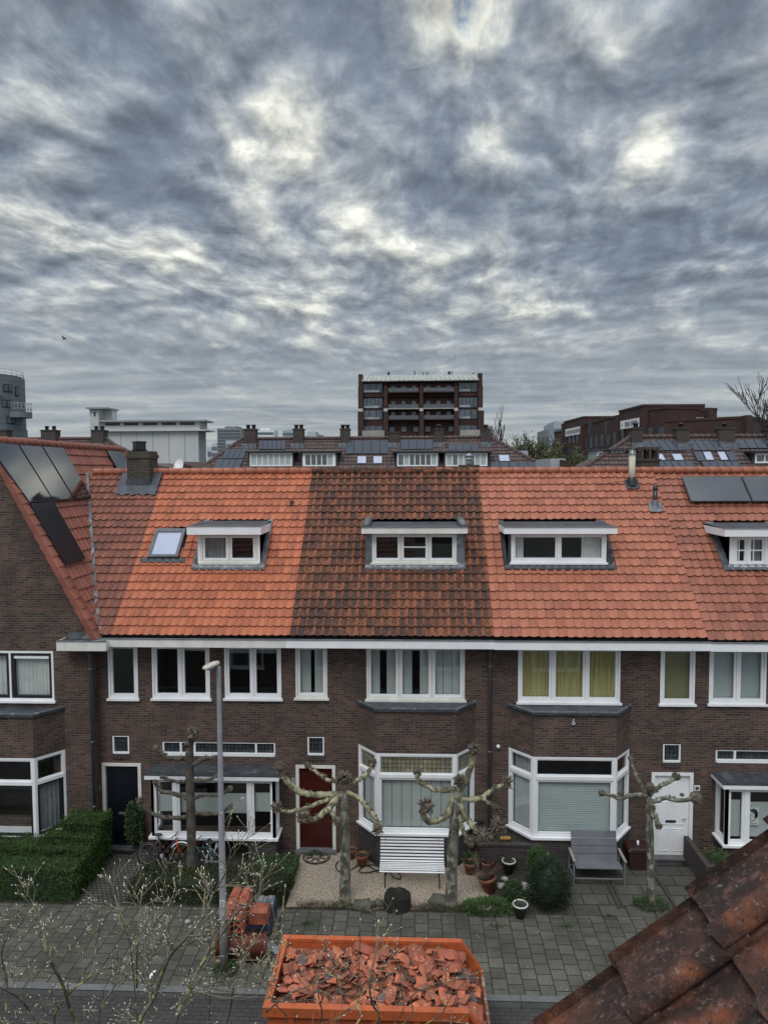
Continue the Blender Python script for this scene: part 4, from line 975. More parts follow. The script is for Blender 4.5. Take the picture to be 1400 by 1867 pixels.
pollard('pollarded plane tree beside the white slatted bench', [(1092,1772),(1105,1400),(1135,1060)], (.135,.11), [
    ([(1120,1050),(1040,1055),(960,1040),(900,1000),(882,945)], .05,.04,.2,.06,.10),
    ([(1140,1060),(1195,970),(1225,880),(1235,805)], .07,.045,-.2,.08,.14),
    ([(1110,1080),(1080,1180),(1040,1230),(960,1250),(915,1205),(935,1150)], .06,.05,-.8,.10,.16),
    ([(1140,1110),(1270,1110),(1330,1065),(1390,1030),(1440,1010)], .055,.035,.3,.06,.20),
    ([(1290,1110),(1340,1150),(1388,1170)], .035,.025,.3,.03,.08),
    ([(1140,1120),(1195,1240),(1250,1310),(1290,1345)], .05,.045,-.5,.09,.20),
    ([(1135,1150),(1155,1270),(1190,1340),(1210,1370)], .045,.035,-.3,.07,.12),
    ([(1290,1345),(1360,1340),(1385,1280)], .03,.03,-.5,.08,.22)], 'bark_pale', 'arm', 5, 16, f6, head=(1148,1000,.085), tw=.12, knobs_extra=((1330,1350,.07),))
pollard('slim pollarded plane tree in front of the white door', [(462,1758),(458,1400),(448,1090)], (.095,.07), [
    ([(440,1085),(350,1085),(275,1105),(200,1082),(158,1072)], .045,.03,-.1,.05,.03),
    ([(430,1075),(385,990),(352,910),(335,855)], .04,.025,.3,.035,.04),
    ([(460,1080),(510,1035),(565,1010),(615,970)], .045,.035,.3,.07,.03),
    ([(470,1130),(540,1105),(640,1118),(742,1105)], .045,.035,-.2,.10,.03),
    ([(455,1110),(475,1190),(500,1250),(512,1275)], .06,.04,-.3,.055,.03)], 'bark_pale', 'bark_pale', 8, 16, f8, head=(458,1035,.07), tw=.03, knobs_extra=((270,1070,.06),(655,1085,.04),(470,1160,.06),(485,1215,.065)))
AK = 1.6
pollard('brown espaliered tree standing in the hedge before the box bay', [(422,1660),(415,1250),(405,900),(412,760)], (.12,.085), [
    ([(395,890),(300,885),(240,860),(195,820)], .035,.03,0,.06,.05),
    ([(395,1030),(310,1032),(232,1003)], .03,.02,0,.03,.04),
    ([(400,1140),(290,1105),(215,1085),(188,1040)], .035,.025,0,.035,.04),
    ([(395,1255),(300,1265),(200,1245),(130,1205),(90,1150)], .035,.025,0,.05,.05),
    ([(420,925),(510,885),(595,875)], .035,.025,0,.05,.04),
    ([(425,1025),(520,1020),(592,990)], .03,.02,0,.04,.04),
    ([(430,1140),(510,1118),(600,1118),(665,1075)], .03,.02,0,.045,.04),
    ([(425,1240),(530,1238),(600,1230),(665,1195)], .03,.022,0,.045,.04)], 'bark_grey', 'bark_grey', 11, 16.7, f5, head=(425,725,.12), tw=.03, knobs_extra=((395,790,.08),(350,880,.05),(500,885,.05),(560,880,.045)))
# ================= lamp post =================
lb = atz(409, 1768, 0); lp_ = empty('street_lamp', lb, 'grey steel street lamp post beside the pallet of roof tiles', 'street lamp')
b = MB(); top = at(400, 1215, lb.y); b.tube([lb+V3((0,0,-.1)), lb+V3((0,0,1.2)), lb+V3((0,0,1.22)), V3((lb.x,lb.y,top.z-.1)), V3((lb.x,lb.y,top.z))], [.078,.076,.070,.042,.036], 14); b.build('pole', M['galv'], lp_)
b = MB(); hc = V3((lb.x-.08, lb.y-.12, top.z+.06)); dv = V3((-.55,-.83,-.12)).normalized(); sv = V3((.83,-.55,0)).normalized(); uv_ = sv.cross(dv)
if uv_.z < 0: uv_ = -uv_
rings = [(-.15,.03,.03),(-.13,.06,.045),(-.04,.085,.06),(.10,.09,.06),(.19,.075,.045),(.23,.035,.022)]
vs_ = []; fs_ = []
for (t_, w_, h_) in rings:
    for k in range(10): a = 2*math.pi*k/10; vs_.append(hc+dv*t_+sv*w_*math.cos(a)+uv_*h_*(math.sin(a) if math.sin(a) > 0 else math.sin(a)*.6))
for i in range(5):
    for k in range(10): fs_.append((i*10+k, i*10+(k+1)%10, i*10+10+(k+1)%10, i*10+10+k))
fs_ += [tuple(range(9,-1,-1)), tuple(range(50,60))]
b.shared(vs_, fs_, 0); M['lamp'] = pm('lamp housing', (.55,.53,.46), (.40,.37,.30), 14, .5, c3=(.22,.18,.11), s3=16); hd = b.build('lamp_head', M['lamp'], lp_)
b = MB(); b.blob(hc+dv*.07-uv_*.035, .09,.11,.035, 10, 0, .02, 1); b.build('lamp_cover', M['glass_far'], hd)
b = MB(); q = lb+V3((0,-.083,1.42)); b.box(q.x-.045, q.x+.045, q.y-.004, q.y+.004, q.z-.07, q.z+.07, 0); 
for k in range(3): b.box(q.x-.025, q.x+.025, q.y-.007, q.y-.003, q.z-.045+k*.035, q.z-.028+k*.035, 1)
b.build('sticker', [M['sheer'], M['zinc']], lp_)
b = MB(); q = lb+V3((0,-.075,2.12)); b.box(q.x-.025, q.x+.025, q.y-.002, q.y+.008, q.z-.05, q.z+.05, 0); b.box(q.x-.01, q.x+.01, q.y-.006, q.y-.001, q.z-.02, q.z+.025, 1); b.build('sticker', [M['sheer'], M['black']], lp_)
# ================= white slatted bench =================
bx0, bx1 = -.84, .72; be = empty('slatted_bench', (-.06, 16.7, 0), 'white slatted garden bench under the bay with louvred panels', 'bench')
prof = [(16.42,.40),(16.47,.435),(16.53,.45),(16.60,.455),(16.67,.452),(16.74,.447),(16.81,.45),(16.87,.48),(16.905,.54),(16.93,.61),(16.955,.68),(16.98,.75),(17.0,.82),(17.02,.89),(17.03,.955)]
b = MB()
for i in range(1, 8): (y, z), (y1, z1) = prof[i-1], prof[i]; c_ = V3(((bx0+bx1)/2, (y+y1)/2, (z+z1)/2)); d = V3((0, y1-y, z1-z)); b.obox(c_, V3(((bx1-bx0)/2,0,0)), d*.27, d.normalized().cross(V3((1,0,0)))*.005)
b.build('seat', M['white'], be)
b = MB()
for i in range(8, len(prof)): (y, z), (y1, z1) = prof[i-1], prof[i]; c_ = V3(((bx0+bx1)/2, (y+y1)/2, (z+z1)/2)); d = V3((0, y1-y, z1-z)); b.obox(c_, V3(((bx1-bx0)/2,0,0)), d*.27, d.normalized().cross(V3((1,0,0)))*.005)
b.build('backrest', M['white'], be)
for x in (bx0+.13, bx1-.13):
    b = MB(); b.tube([V3((x,y,z-.022)) for y, z in prof], .012, 6); b.build('seat_frame', M['black'], be)
    b = MB(); b.tube([(x,16.52,.43),(x,16.46,.0)], .016, 6); b.build('leg', M['black'], be)
    b = MB(); b.tube([(x,16.84,.43),(x,17.0,.0)], .016, 6); b.build('leg', M['black'], be)
# ================= double garden seat =================
M['sling'] = pm('grey sling fabric', (.155,.16,.175), (.12,.125,.138), 2, .7); M['gframe'] = pm('grey aluminium frame', (.30,.31,.33), (.24,.25,.27), 4, .45, 0, .5); M['armwood'] = pm('greige plastic wood', (.30,.27,.24), (.22,.20,.18), 6, .7)
g0, g1 = 3.83, 5.04; gs = empty('garden_chair', (4.42, 16.9, 0), 'wide grey two-seat garden chair on the terrace slabs', 'garden chair')
b = MB(); 
def slopebox(b, x0, x1, y0, z0, y1, z1, th, m=0):
    c_ = V3(((x0+x1)/2, (y0+y1)/2, (z0+z1)/2)); d = V3((0, y1-y0, z1-z0))/2; b.obox(c_, V3(((x1-x0)/2,0,0)), d, d.normalized().cross(V3((1,0,0)))*th/2, m)
slopebox(b, g0+.05, g1-.05, 16.72, .43, 17.10, .39, .025); b.build('seat', M['sling'], gs)
b = MB()
for k in range(4): slopebox(b, g0+.0+.03, g1-.08, 17.11+.04*k+.002, .40+.175*k, 17.11+.04*(k+1)-.002, .40+.175*(k+1)-.012, .022)
b.build('backrest', M['sling'], gs)
for x in (g0, g1):
    b = MB(); b.bar((x,16.74,0), (x,16.76,.60), .035,.035); b.build('leg', M['gframe'], gs)
    b = MB(); b.bar((x,17.34,0), (x,17.22,.60), .035,.035); b.build('leg', M['gframe'], gs)
    b = MB(); b.bar((x,16.68,.615), (x,17.28,.63), .06,.028); b.build('armrest', M['armwood'], gs)
b = MB(); b.bar((g0,16.74,.17),(g1,16.74,.17),.025,.025); b.bar((g0,17.33,.17),(g1,17.33,.17),.025,.025); b.bar((g0,16.74,.17),(g0,17.33,.17),.025,.025); b.bar((g1,16.74,.17),(g1,17.33,.17),.025,.025); b.build('stretcher', M['gframe'], gs)
# ================= pots, planters, small garden things =================
M['terra'] = pm('terracotta', (.30,.10,.055), (.20,.07,.042), 6, .85, .2, c3=(.33,.19,.14), s3=9)
M['dead'] = pm('dry stems', (.16,.11,.08), (.09,.06,.045), 8, .95); M['leafg'] = pm('green leaves', (.055,.10,.028), (.03,.06,.018), 9, .7, rnd=.2); M['leafd'] = pm('dark leaves', (.022,.042,.018), (.012,.026,.012), 9, .7)
M['leafb'] = pm('bright leaves', (.075,.14,.035), (.04,.085,.022), 9, .65)
def leaves(b, c, rx, ry, rz, n, s, rn, m=0, surf=.35, asp=2.2, up=.3, base=0):
    for _ in range(n):
        d = V3((rn.gauss(0,1), rn.gauss(0,1), rn.gauss(0,1))).normalized(); q = rn.uniform(surf, 1)**.6
        q *= 1+.25*mnoise.noise(d*2.3+V3((c[0],c[1],0)))
        p = V3((c[0]+d.x*rx*q, c[1]+d.y*ry*q, c[2]+d.z*rz*q))
        if p.z < base: continue
        a = V3((d.x+rn.uniform(-.8,.8), d.y+rn.uniform(-.8,.8), d.z*.5+up+rn.uniform(-.6,.6))).normalized(); t = a.orthogonal().normalized(); t = (Matrix.Rotation(rn.uniform(0,6.28), 3, a) @ t)
        ss = s*rn.uniform(.6,1.3); b.face([p-t*ss*.5/asp*1.3, p+a*ss*.5, p+t*ss*.5/asp*1.3, p-a*ss*.5] if False else [p, p+a*ss*.5+t*ss*.5/asp, p+a*ss, p+a*ss*.5-t*ss*.5/asp], m)
def stems(b, c, r, h, n, rn, m=0, curl=.3, th=.004):
    for _ in range(n):
        a = rn.uniform(0,6.28); q = r*rn.random()**.5*.5; p = V3((c[0]+q*math.cos(a), c[1]+q*math.sin(a), c[2])); d = V3((math.cos(a)*curl, math.sin(a)*curl, 1)); hh = h*rn.uniform(.5,1)
        pts = [p, p+d*hh*.5+V3((rn.uniform(-.03,.03), rn.uniform(-.03,.03), 0)), p+d*hh+V3((math.cos(a)*r*.6, math.sin(a)*r*.6, -hh*.25*rn.random()))]
        b.tube(pts, [th, th*.8, th*.4], 3, m, cap=False)
def pot(px, py, r, h, label, plant=None, tilt=None, cat='plant pot', mat='terra', seed=0, rim='terra', Z0=0.0):
    c = atz(px, py, Z0); rn = random.Random(seed+50)
    t = empty('plant_pot', c, label, cat)
    b = MB(); b.lathe([(0,0),(r*.62,0),(r*.85,h*.78),(r*.98,h*.80),(r,h),(r*.88,h),(r*.84,h*.84),(0,h*.84)], c, 20, 0); 
    b.build('pot', M[mat], t)
    if rim != mat: b = MB(); b.tube([c+V3((r*1.0*math.cos(a/20*6.283), r*1.0*math.sin(a/20*6.283), h)) for a in range(21)], .018, 6, cap=False); b.build('rim', M[rim], t)
    s = MB(); s.lathe([(r*.83,h*.86),(0,h*.88)], c, 16); s.build('soil', M['soil'], t)
    if plant:
        b = MB(); k, n, hh = plant
        if k in ('dead',): stems(b, (c.x,c.y,c.z+h*.85), r*1.2, hh, n, rn, 0, .5)
        else: leaves(b, (c.x,c.y,c.z+h+hh*.35), r*1.1, r*1.1, hh*.6, n, .09, rn, 0, .1); stems(b, (c.x,c.y,c.z+h*.85), r*.5, hh*.6, 6, rn, 0, .2)
        b.build('plant', M['dead' if k == 'dead' else k], t)
    if tilt: t.rotation_euler = tilt
    return t
M['whiter'] = pm('white glazed rim', (.62,.62,.56), (.50,.50,.44), 5, .4); M['planter'] = pm('dark planter', (.05,.045,.04), (.03,.028,.025), 4, .8); M['bluepot'] = pm('blue glazed pot', (.02,.035,.16), (.015,.025,.11), 3, .25)
pot(660, 1578, .17, .30, 'terracotta pot with dead stems against the bay left of the slatted bench', ('dead', 40, .16), seed=1)
pot(641, 1565, .14, .26, 'terracotta pot half hidden behind the trunk before the red door', ('dead', 20, .12), seed=2)
pot(857, 1592, .18, .30, 'terracotta pot with green shoots beside the bench-side tree', ('leafg', 90, .26), seed=3)
pot(887, 1588, .17, .26, 'broken-rimmed terracotta pot with dry stalks behind the tipped pot', ('dead', 80, .25), seed=4)
pot(893, 1625, .22, .34, 'big leaning terracotta pot overflowing with dry grey stalks', ('dead', 160, .30), tilt=(R(-6), R(-12), 0), seed=5)
pot(927, 1592, .16, .32, 'dark planter with white rim against the low brick wall', None, mat='planter', rim='whiter', seed=6)
pot(948, 1672, .16, .30, 'dark planter with white rim at the pavement edge', ('leafg', 14, .08), mat='planter', rim='whiter', seed=7)
pot(974, 1640, .15, .28, 'white-rimmed planter half hidden behind the dark bush', None, mat='planter', rim='whiter', seed=8)
pot(188, 1548, .13, .30, 'blue glazed pot at the end of the hedge by the navy door', None, mat='bluepot', rim='bluepot', seed=9)
pot(650, 1533, .10, .2, 'small terracotta pot by the red door post', None, seed=10) if False else None
# tree stump and edging stones
M['stump'] = pm('charred stump bark', (.022,.02,.017), (.010,.009,.008), 9, .95, .9, bd=.04, c3=(.04,.045,.025), s3=5)
c = atz(724, 1655, 0); b = MB(); n = 22; vs_ = []; fs_ = []; rn = random.Random(4)
rr = [1+.22*mnoise.noise(V3((math.cos(a/n*6.28)*2, math.sin(a/n*6.28)*2, 3)))+.05*(a%2) for a in range(n)]
for (q, z) in ((1.12,-.05),(1.0,.08),(.98,.30),(.90,.36),(.70,.30),(.4,.20),(0,.16)):
    for k in range(n): a = k/n*6.283; vs_.append(c+V3((.29*q*rr[k]*math.cos(a), .22*q*rr[k]*math.sin(a), z+(.06*mnoise.noise(V3((k*.7,z*9,1))) if z > .1 else 0))))
for i in range(6):
    for k in range(n): fs_.append((i*n+k, i*n+(k+1)%n, i*n+n+(k+1)%n, i*n+n+k))
b.shared(vs_, fs_, 0); tag(b.build('tree_stump', M['stump'], org=c), 'dark hollow tree stump on the gravel before the bench', 'tree stump')
M['rock'] = pm('mossy boulder', (.12,.11,.095), (.07,.07,.05), 5, .95, .5, c3=(.07,.08,.035), s3=4); M['rockw'] = pm('pale stone', (.42,.39,.35), (.28,.25,.22), 7, .9, .4)
for k, (px, py, s, m, lb_) in enumerate(((663,1655,.24,'rock','brown mossy boulder beside the tree stump'),(690,1650,.14,'rock','small green mossy stone touching the stump'),(800,1648,.24,'rock','grey boulder between the stump and the bench-side tree'),
    (914,1618,.12,'rockw','whitish upright stone behind the low green plant'),(955,1618,.13,'rockw','cream round stone next to the dark bush'),(920,1604,.09,'rockw','small white stone under the white-rimmed planter'),(552,1672,.07,'rockw','small pale stone at the hedge foot near the pallet') )):
    p = atz(px, py, 0)
    if k == 6: p = atz(342, 1682, 0)
    b = MB(); b.blob((p.x,p.y,s*.25), s, s*.8, s*.62, 12, 0, .25, k+3); tag(b.build('garden_stone', M[m], org=p), lb_, 'stone', 'loose stones in the front gardens')
# garden hose
M['hose'] = pm('green garden hose', (.015,.04,.028), (.01,.028,.02), 4, .5); b = MB(); pts = []
for px, py in ((618,1570),(612,1578),(618,1590),(640,1586),(655,1576),(672,1580),(690,1590),(700,1586),(680,1578),(660,1582),(655,1590),(672,1592),(700,1584),(712,1590),(716,1600),(728,1603),(730,1596),(716,1588),(704,1592)): pts.append(atz(px, py, .02)+V3((0,0,.01*(len(pts)%3))))
b.tube(smooth(pts, 5), .014, 6); tag(b.build('garden_hose', M['hose']), 'dark green garden hose coiled on the gravel behind the bench', 'hose')
# round wrought mat
c = atz(577, 1562, .012); b = MB(); ring = lambda cx, cy, r, n=18: b.tube([V3((cx+r*math.cos(a/n*6.283), cy+r*math.sin(a/n*6.283), .015)) for a in range(n+1)], .009, 5, cap=False)
ring(c.x, c.y, .36); ring(c.x, c.y, .33); ring(c.x, c.y, .12)
for k in range(8): a = k/8*6.283; ring(c.x+.21*math.cos(a), c.y+.21*math.sin(a), .095, 10)
M['iron'] = pm('black rubber', (.012,.012,.012), (.02,.02,.02), 5, .8); tag(b.build('door_mat', M['iron'], org=c), 'round black openwork mat before the dark red door', 'door mat')
def mat_(px, py, wx, wy, label, rz=0):
    c = atz(px, py, 0); b = MB(); b.box(-wx/2,wx/2,-wy/2,wy/2,.008,.022); o = b.build('door_mat', M['black'], org=(0,0,0)); o.location = c+V3((0,0,0)); o.rotation_euler.z = rz; tag(o, label, 'door mat')
M['black2'] = M['black']
mat_(224, 1549, .75, .42, 'dark doormat lying askew before the navy door', R(-8)); mat_(1235, 1572, 1.05, .40, 'wide black doormat before the white door')
# ================= plants =================
def bush(name, c, r3, n, s, m, label, cat, seed, asp=2.2, up=.3, surf=.45, core=True):
    rn = random.Random(seed); b = MB()
    if core: b.blob((c[0],c[1],c[2]), r3[0]*.72, r3[1]*.72, r3[2]*.72, 12, 1, .15, seed)
    leaves(b, c, r3[0], r3[1], r3[2], n, s, rn, 0, surf, asp, up)
    return tag(b.build(name, [M[m], M['leafd']], org=(c[0],c[1],0)), label, cat)
p = atz(1005, 1665, 0); bush('dark_shrub', (p.x,p.y+.25,.50), (.50,.40,.62), 7000, .075, 'leafd', 'large dark feathery shrub next to the grey garden seat', 'shrub', 1, asp=5, up=.8)
p = atz(982, 1612, 0); bush('green_shrub', (p.x,p.y+.05,.42), (.26,.25,.46), 2200, .085, 'leafb', 'bright green upright shrub behind the dark feathery shrub', 'shrub', 2, asp=3, up=.9)
p = atz(935, 1640, 0); bush('low_plant', (p.x,p.y,.16), (.24,.22,.26), 1300, .07, 'leafg', 'small mid green plant between the stones and planters', 'plant', 3, asp=2.5)
p = atz(888, 1660, 0); bush('ground_cover', (p.x,p.y,.05), (.62,.28,.17), 3600, .075, 'leafb', 'spreading light green plant at the pavement edge near the leaning pot', 'plant', 4, asp=4, up=.9, core=False)
p = atz(868, 1560, 0); bush('potted_rose', (p.x,p.y,.62), (.24,.2,.34), 700, .07, 'leafd', 'dark leafy rose bush against the low brick wall', 'shrub', 5, core=False)
p = atz(262, 1535, 0); bush('climber', (p.x-.02,17.8,.78), (.22,.2,.62), 1800, .07, 'leafg', 'evergreen shrub growing between the navy door and the box bay', 'shrub', 6)
p = atz(1187, 1652, 0); bush('weed_tuft', (p.x,p.y,.0), (.42,.30,.11), 2200, .06, 'leafg', 'weeds around the foot of the slim tree', 'plant', 7, asp=3, up=.9, core=False)
p = atz(411, 1770, 0); bush('weed_tuft', (p.x,p.y,.0), (.26,.2,.14), 900, .06, 'leafg', 'green weeds around the foot of the lamp post', 'plant', 8, asp=3, up=.9, core=False)
p = atz(578, 1548, 0); bush('weed_tuft', (p.x,17.8,.0), (.22,.10,.14), 500, .06, 'leafg', 'green fern-like weed at the red door step', 'plant', 9, asp=3, up=.8, core=False)
p = atz(730, 1672, 0)
for k, (x0_, x1_, m_, lb_) in enumerate(((-2.7,-.2,'dead','dry brown border plants along the gravel edge'),(-.1,1.6,'dead','dry heather along the gravel edge by the bench-side tree'))):
    b = MB(); rn = random.Random(60+k)
    for i in range(150):
        x = rn.uniform(x0_, x1_); stems(b, (x, rn.uniform(15.6,15.78), 0), .08, rn.uniform(.05,.16), 4, rn, 0, .7, .004)
    leaves(b, ((x0_+x1_)/2, 15.68, .03), (x1_-x0_)/2, .14, .10, 900, .04, rn, 1, .0)
    tag(b.build('border_plants', [M['dead'], M['leafg']], org=((x0_+x1_)/2,15.7,0)), lb_, 'plants')
# twiggy bush by the white door planter
b = MB(); rn = random.Random(3); p = atz(1325, 1560, 0)
for i in range(60): stems(b, (p.x+rn.uniform(-.5,.3), 16.9+rn.uniform(-.2,.2), 0), .5, rn.uniform(.5,1.0), 3, rn, 0, .35, .006)
leaves(b, (p.x-.1,16.9,.45), .6,.3,.45, 500, .05, rn, 1, .0)
tag(b.build('twiggy_bush', [M['dead'], M['leafg']], org=(p.x,16.9,0)), 'bare twiggy bush before the box bay with the poster', 'shrub')
def hedge(name, boxes, dens, s, mats, label, seed):
    rn = random.Random(seed); b = MB()
    for (x0,x1,y0,y1,z1) in boxes:
        nx, ny = max(2,int((x1-x0)/.15)), max(2,int((y1-y0)/.15))
        # lumpy core
        g = lambda x, y: z1-.06+.10*mnoise.noise(V3((x*2.2,y*2.2,seed)))
        vs_ = []; fs_ = []
        for i in range(nx+1):
            for j in range(ny+1): x = x0+.05+(x1-x0-.1)*i/nx; y = y0+.05+(y1-y0-.1)*j/ny; vs_.append((x,y,g(x,y)-.03))
        for i in range(nx):
            for j in range(ny): a = i*(ny+1)+j; fs_.append((a, a+ny+1, a+ny+2, a+1))
        b.shared(vs_, fs_, 1)
        for (a, c_) in (((x0+.06,y0+.06),(x1-.06,y0+.06)),((x1-.06,y0+.06),(x1-.06,y1-.06)),((x1-.06,y1-.06),(x0+.06,y1-.06)),((x0+.06,y1-.06),(x0+.06,y0+.06))): b.face([(*a,-.05),(*c_,-.05),(*c_,z1-.08),(*a,z1-.08)], 1)
        areas = [((x1-x0)*(y1-y0),'t'),((x1-x0)*z1,'f'),((y1-y0)*z1,'r'),((y1-y0)*z1,'l')]
        for ar, kd in areas:
            for _ in range(int(ar*dens*(1 if kd != 'l' else .3))):
                u, v = rn.random(), rn.random()
                if kd == 't': p = V3((x0+(x1-x0)*u, y0+(y1-y0)*v, 0)); p.z = g(p.x,p.y)+rn.uniform(-.05,.03)+(.07*rn.random() if rn.random() < .12 else 0); nn = V3((0,0,1))
                elif kd == 'f': p = V3((x0+(x1-x0)*u, y0+rn.uniform(-.02,.06)+.05*mnoise.noise(V3((u*9,v*4,seed))), z1*v)); nn = V3((0,-1,0))
                elif kd == 'r': p = V3((x1+rn.uniform(-.06,.02)+.05*mnoise.noise(V3((u*9,v*4,seed+2))), y0+(y1-y0)*u, z1*v)); nn = V3((1,0,0))
                else: p = V3((x0+rn.uniform(-.02,.06), y0+(y1-y0)*u, z1*v)); nn = V3((-1,0,0))
                a = (nn+V3((rn.uniform(-1,1), rn.uniform(-1,1), rn.uniform(-.6,1)))).normalized(); t = a.orthogonal().normalized(); t = Matrix.Rotation(rn.uniform(0,6.28), 3, a) @ t
                ss = s*rn.uniform(.6,1.3); b.face([p, p+a*ss*.5+t*ss*.28, p+a*ss, p+a*ss*.5-t*ss*.28], 0 if rn.random() < .75 else 2)
    return tag(b.build(name, [M[q] for q in mats], org=((boxes[0][0]+boxes[0][1])/2, boxes[0][2], 0)), label, 'hedge')
M['hedge1'] = pm('box hedge leaves', (.06,.105,.02), (.032,.062,.012), 2, .7, spec=.25); M['hedge1b'] = pm('lighter box leaves', (.06,.095,.022), (.04,.07,.016), 3, .7, spec=.25)
M['hedge2'] = pm('privet leaves', (.05,.058,.022), (.030,.040,.016), 1.2, .75, spec=.25); M['hedge2b'] = pm('brownish privet leaves', (.085,.075,.040), (.055,.05,.028), 2, .8, spec=.25)
hedge('hedge', [(-13.0,-7.85,16.3,17.0,.92), (-13.0,-7.9,15.62,16.4,.80), (-9.2,-7.86,16.55,17.1,1.08), (-8.85,-7.84,16.85,17.62,1.30)], 1500, .045, ('hedge1','leafd','hedge1b'), 'tall dense green hedge before the gabled house', 5)
hedge('hedge', [(-6.62,-3.0,15.66,16.35,.50), (-6.55,-4.0,16.3,16.72,.42)], 1700, .05, ('hedge2','leafd','hedge2b'), 'low brownish green privet hedge behind the tile pallet', 6)
hedge('hedge', [(-4.0,-2.95,16.3,17.3,.34)], 1500, .05, ('leafg','leafd','hedge1b'), 'short green hedge between the box bay and the gravel', 9)
# brick planter and low walls
b = MB(); xw = at(1268,1540,17.2).x
b.box(xw, xw+.12, 16.55, 17.98, -.1, .62, 0); b.box(xw+.121, xw+3, 16.55, 16.67, -.1, .62, 0); b.box(xw+.121, xw+3, 16.671, 17.4, -.1, .5, 1)
tag(b.build('brick_planter', [M['brick_black'], M['soil']], org=(xw+.5,17,0)), 'black brick planter wall between the white door and the box bay', 'planter')
b = MB(); rn = random.Random(8); leaves(b, (xw+.45,17.1,.55), .35,.4,.18, 900, .05, rn, 0, .0); tag(b.build('planter_greens', M['leafg'], org=(xw+.4,17.1,.5)), 'low green plant on top of the black brick planter', 'plant')
b = MB(); x0_, x1_ = 1.62, 3.05; b.box(x0_, x1_, 17.30, 17.42, -.1, .62, 0); b.box(x0_, x1_, 17.421, 17.98, .45, .60, 1); b.box(x0_-.02, x1_+.02, 17.28, 17.44, .622, .67, 0)
tag(b.build('low_wall', [M['brick_dark'], M['soil']], org=(2.3,17.4,0)), 'low dark brick garden wall between the two angled bays', 'wall')
for k, (px, py) in enumerate(((915,1517),(921,1514),(927,1518))):
    c = at(px, py, 17.55); c.z = .70; b = MB(); b.blob(c, .055,.055,.06, 9, 0, .15, k); M['gourd'] = M.get('gourd') or pm('yellow gourd', (.45,.30,.07), (.35,.20,.05), 8, .6); tag(b.build('gourd', M['gourd'], org=c), 'small yellow gourd lying on the low garden wall', 'gourd', 'gourds on the low wall')
# wheelie-type brown box
M['bin'] = pm('brown plastic bin', (.045,.018,.015), (.032,.014,.012), 3, .5); c = atz(1160, 1580, 0); t = empty('storage_bin', c, 'dark brown lidded bin next to the white door', 'bin')
b = MB(); b.hexa([c+V3(q) for q in ((-.21,-.18,0),(.21,-.18,0),(.21,.18,0),(-.21,.18,0),(-.26,-.22,.50),(.26,-.22,.50),(.26,.22,.50),(-.26,.22,.50))]); b.build('body', M['bin'], t)
b = MB(); b.hexa([c+V3(q) for q in ((-.29,-.25,.502),(.29,-.25,.502),(.29,.25,.502),(-.29,.25,.502),(-.25,-.21,.58),(.25,-.21,.58),(.25,.21,.58),(-.25,.21,.58))]); b.bar(c+V3((-.2,-.26,.545)), c+V3((.2,-.26,.545)), .02,.02); b.build('lid', M['bin'], t)
b = MB(); q = c+V3((.02,.0,.58)); b.lathe([(.03,0),(.03,.09),(.0,.095)], q, 8); tag(b.build('paper_cup', M['white'], org=q), 'small white cup standing on the brown bin', 'cup')
# timber strips on the terrace
M['strip'] = pm('weathered brown batten', (.06,.045,.035), (.04,.032,.026), 6, .9)
for k, ((xa,ya),(xb,yb)) in enumerate((((1105,1605),(1128,1655)),((1112,1604),(1136,1654)),((1196,1600),(1232,1655)))):
    b = MB(); p, q = atz(xa,ya,.03), atz(xb,yb,.03); b.bar(p, q, .06, .035); tag(b.build('timber_batten', M['strip']), ['first brown batten lying on the terrace slabs below the garden seat','second brown batten next to the one below the garden seat','brown batten on the slabs behind the slim tree'][k], 'batten', 'battens on the terrace')
# ================= firewood, bikes =================
M['wood'] = pm('split firewood', (.20,.12,.07), (.11,.07,.045), 6, .9, .4)
rn = random.Random(12); zz = .1
for r_ in range(4):
    for k in range(8):
        x = at(290,1530,17.75).x+.17*k+rn.uniform(-.02,.02)+(.08 if r_%2 else 0); z = .06+r_*.115; b = MB(); a = rn.uniform(0,6)
        b.tube([(x,17.62,z),(x+rn.uniform(-.03,.03),17.92,z)], rn.uniform(.045,.06), 6, smooth=False); tag(b.build('firewood_log', M['wood']), 'split log in the firewood stack under the box bay', 'log', 'firewood under the box bay')
b = MB()
for px in (282, 372, 384): x = at(px,1540,17.6).x; b.box(x, x+.05, 17.50, 17.55, 0, .60)
b.box(at(282,1540,17.6).x+.05, at(384,1540,17.6).x, 17.50, 17.55, .555, .60)
tag(b.build('firewood_rack', M['pipe'], org=(-6,17.5,0)), 'grey steel rack holding firewood under the box bay', 'rack')
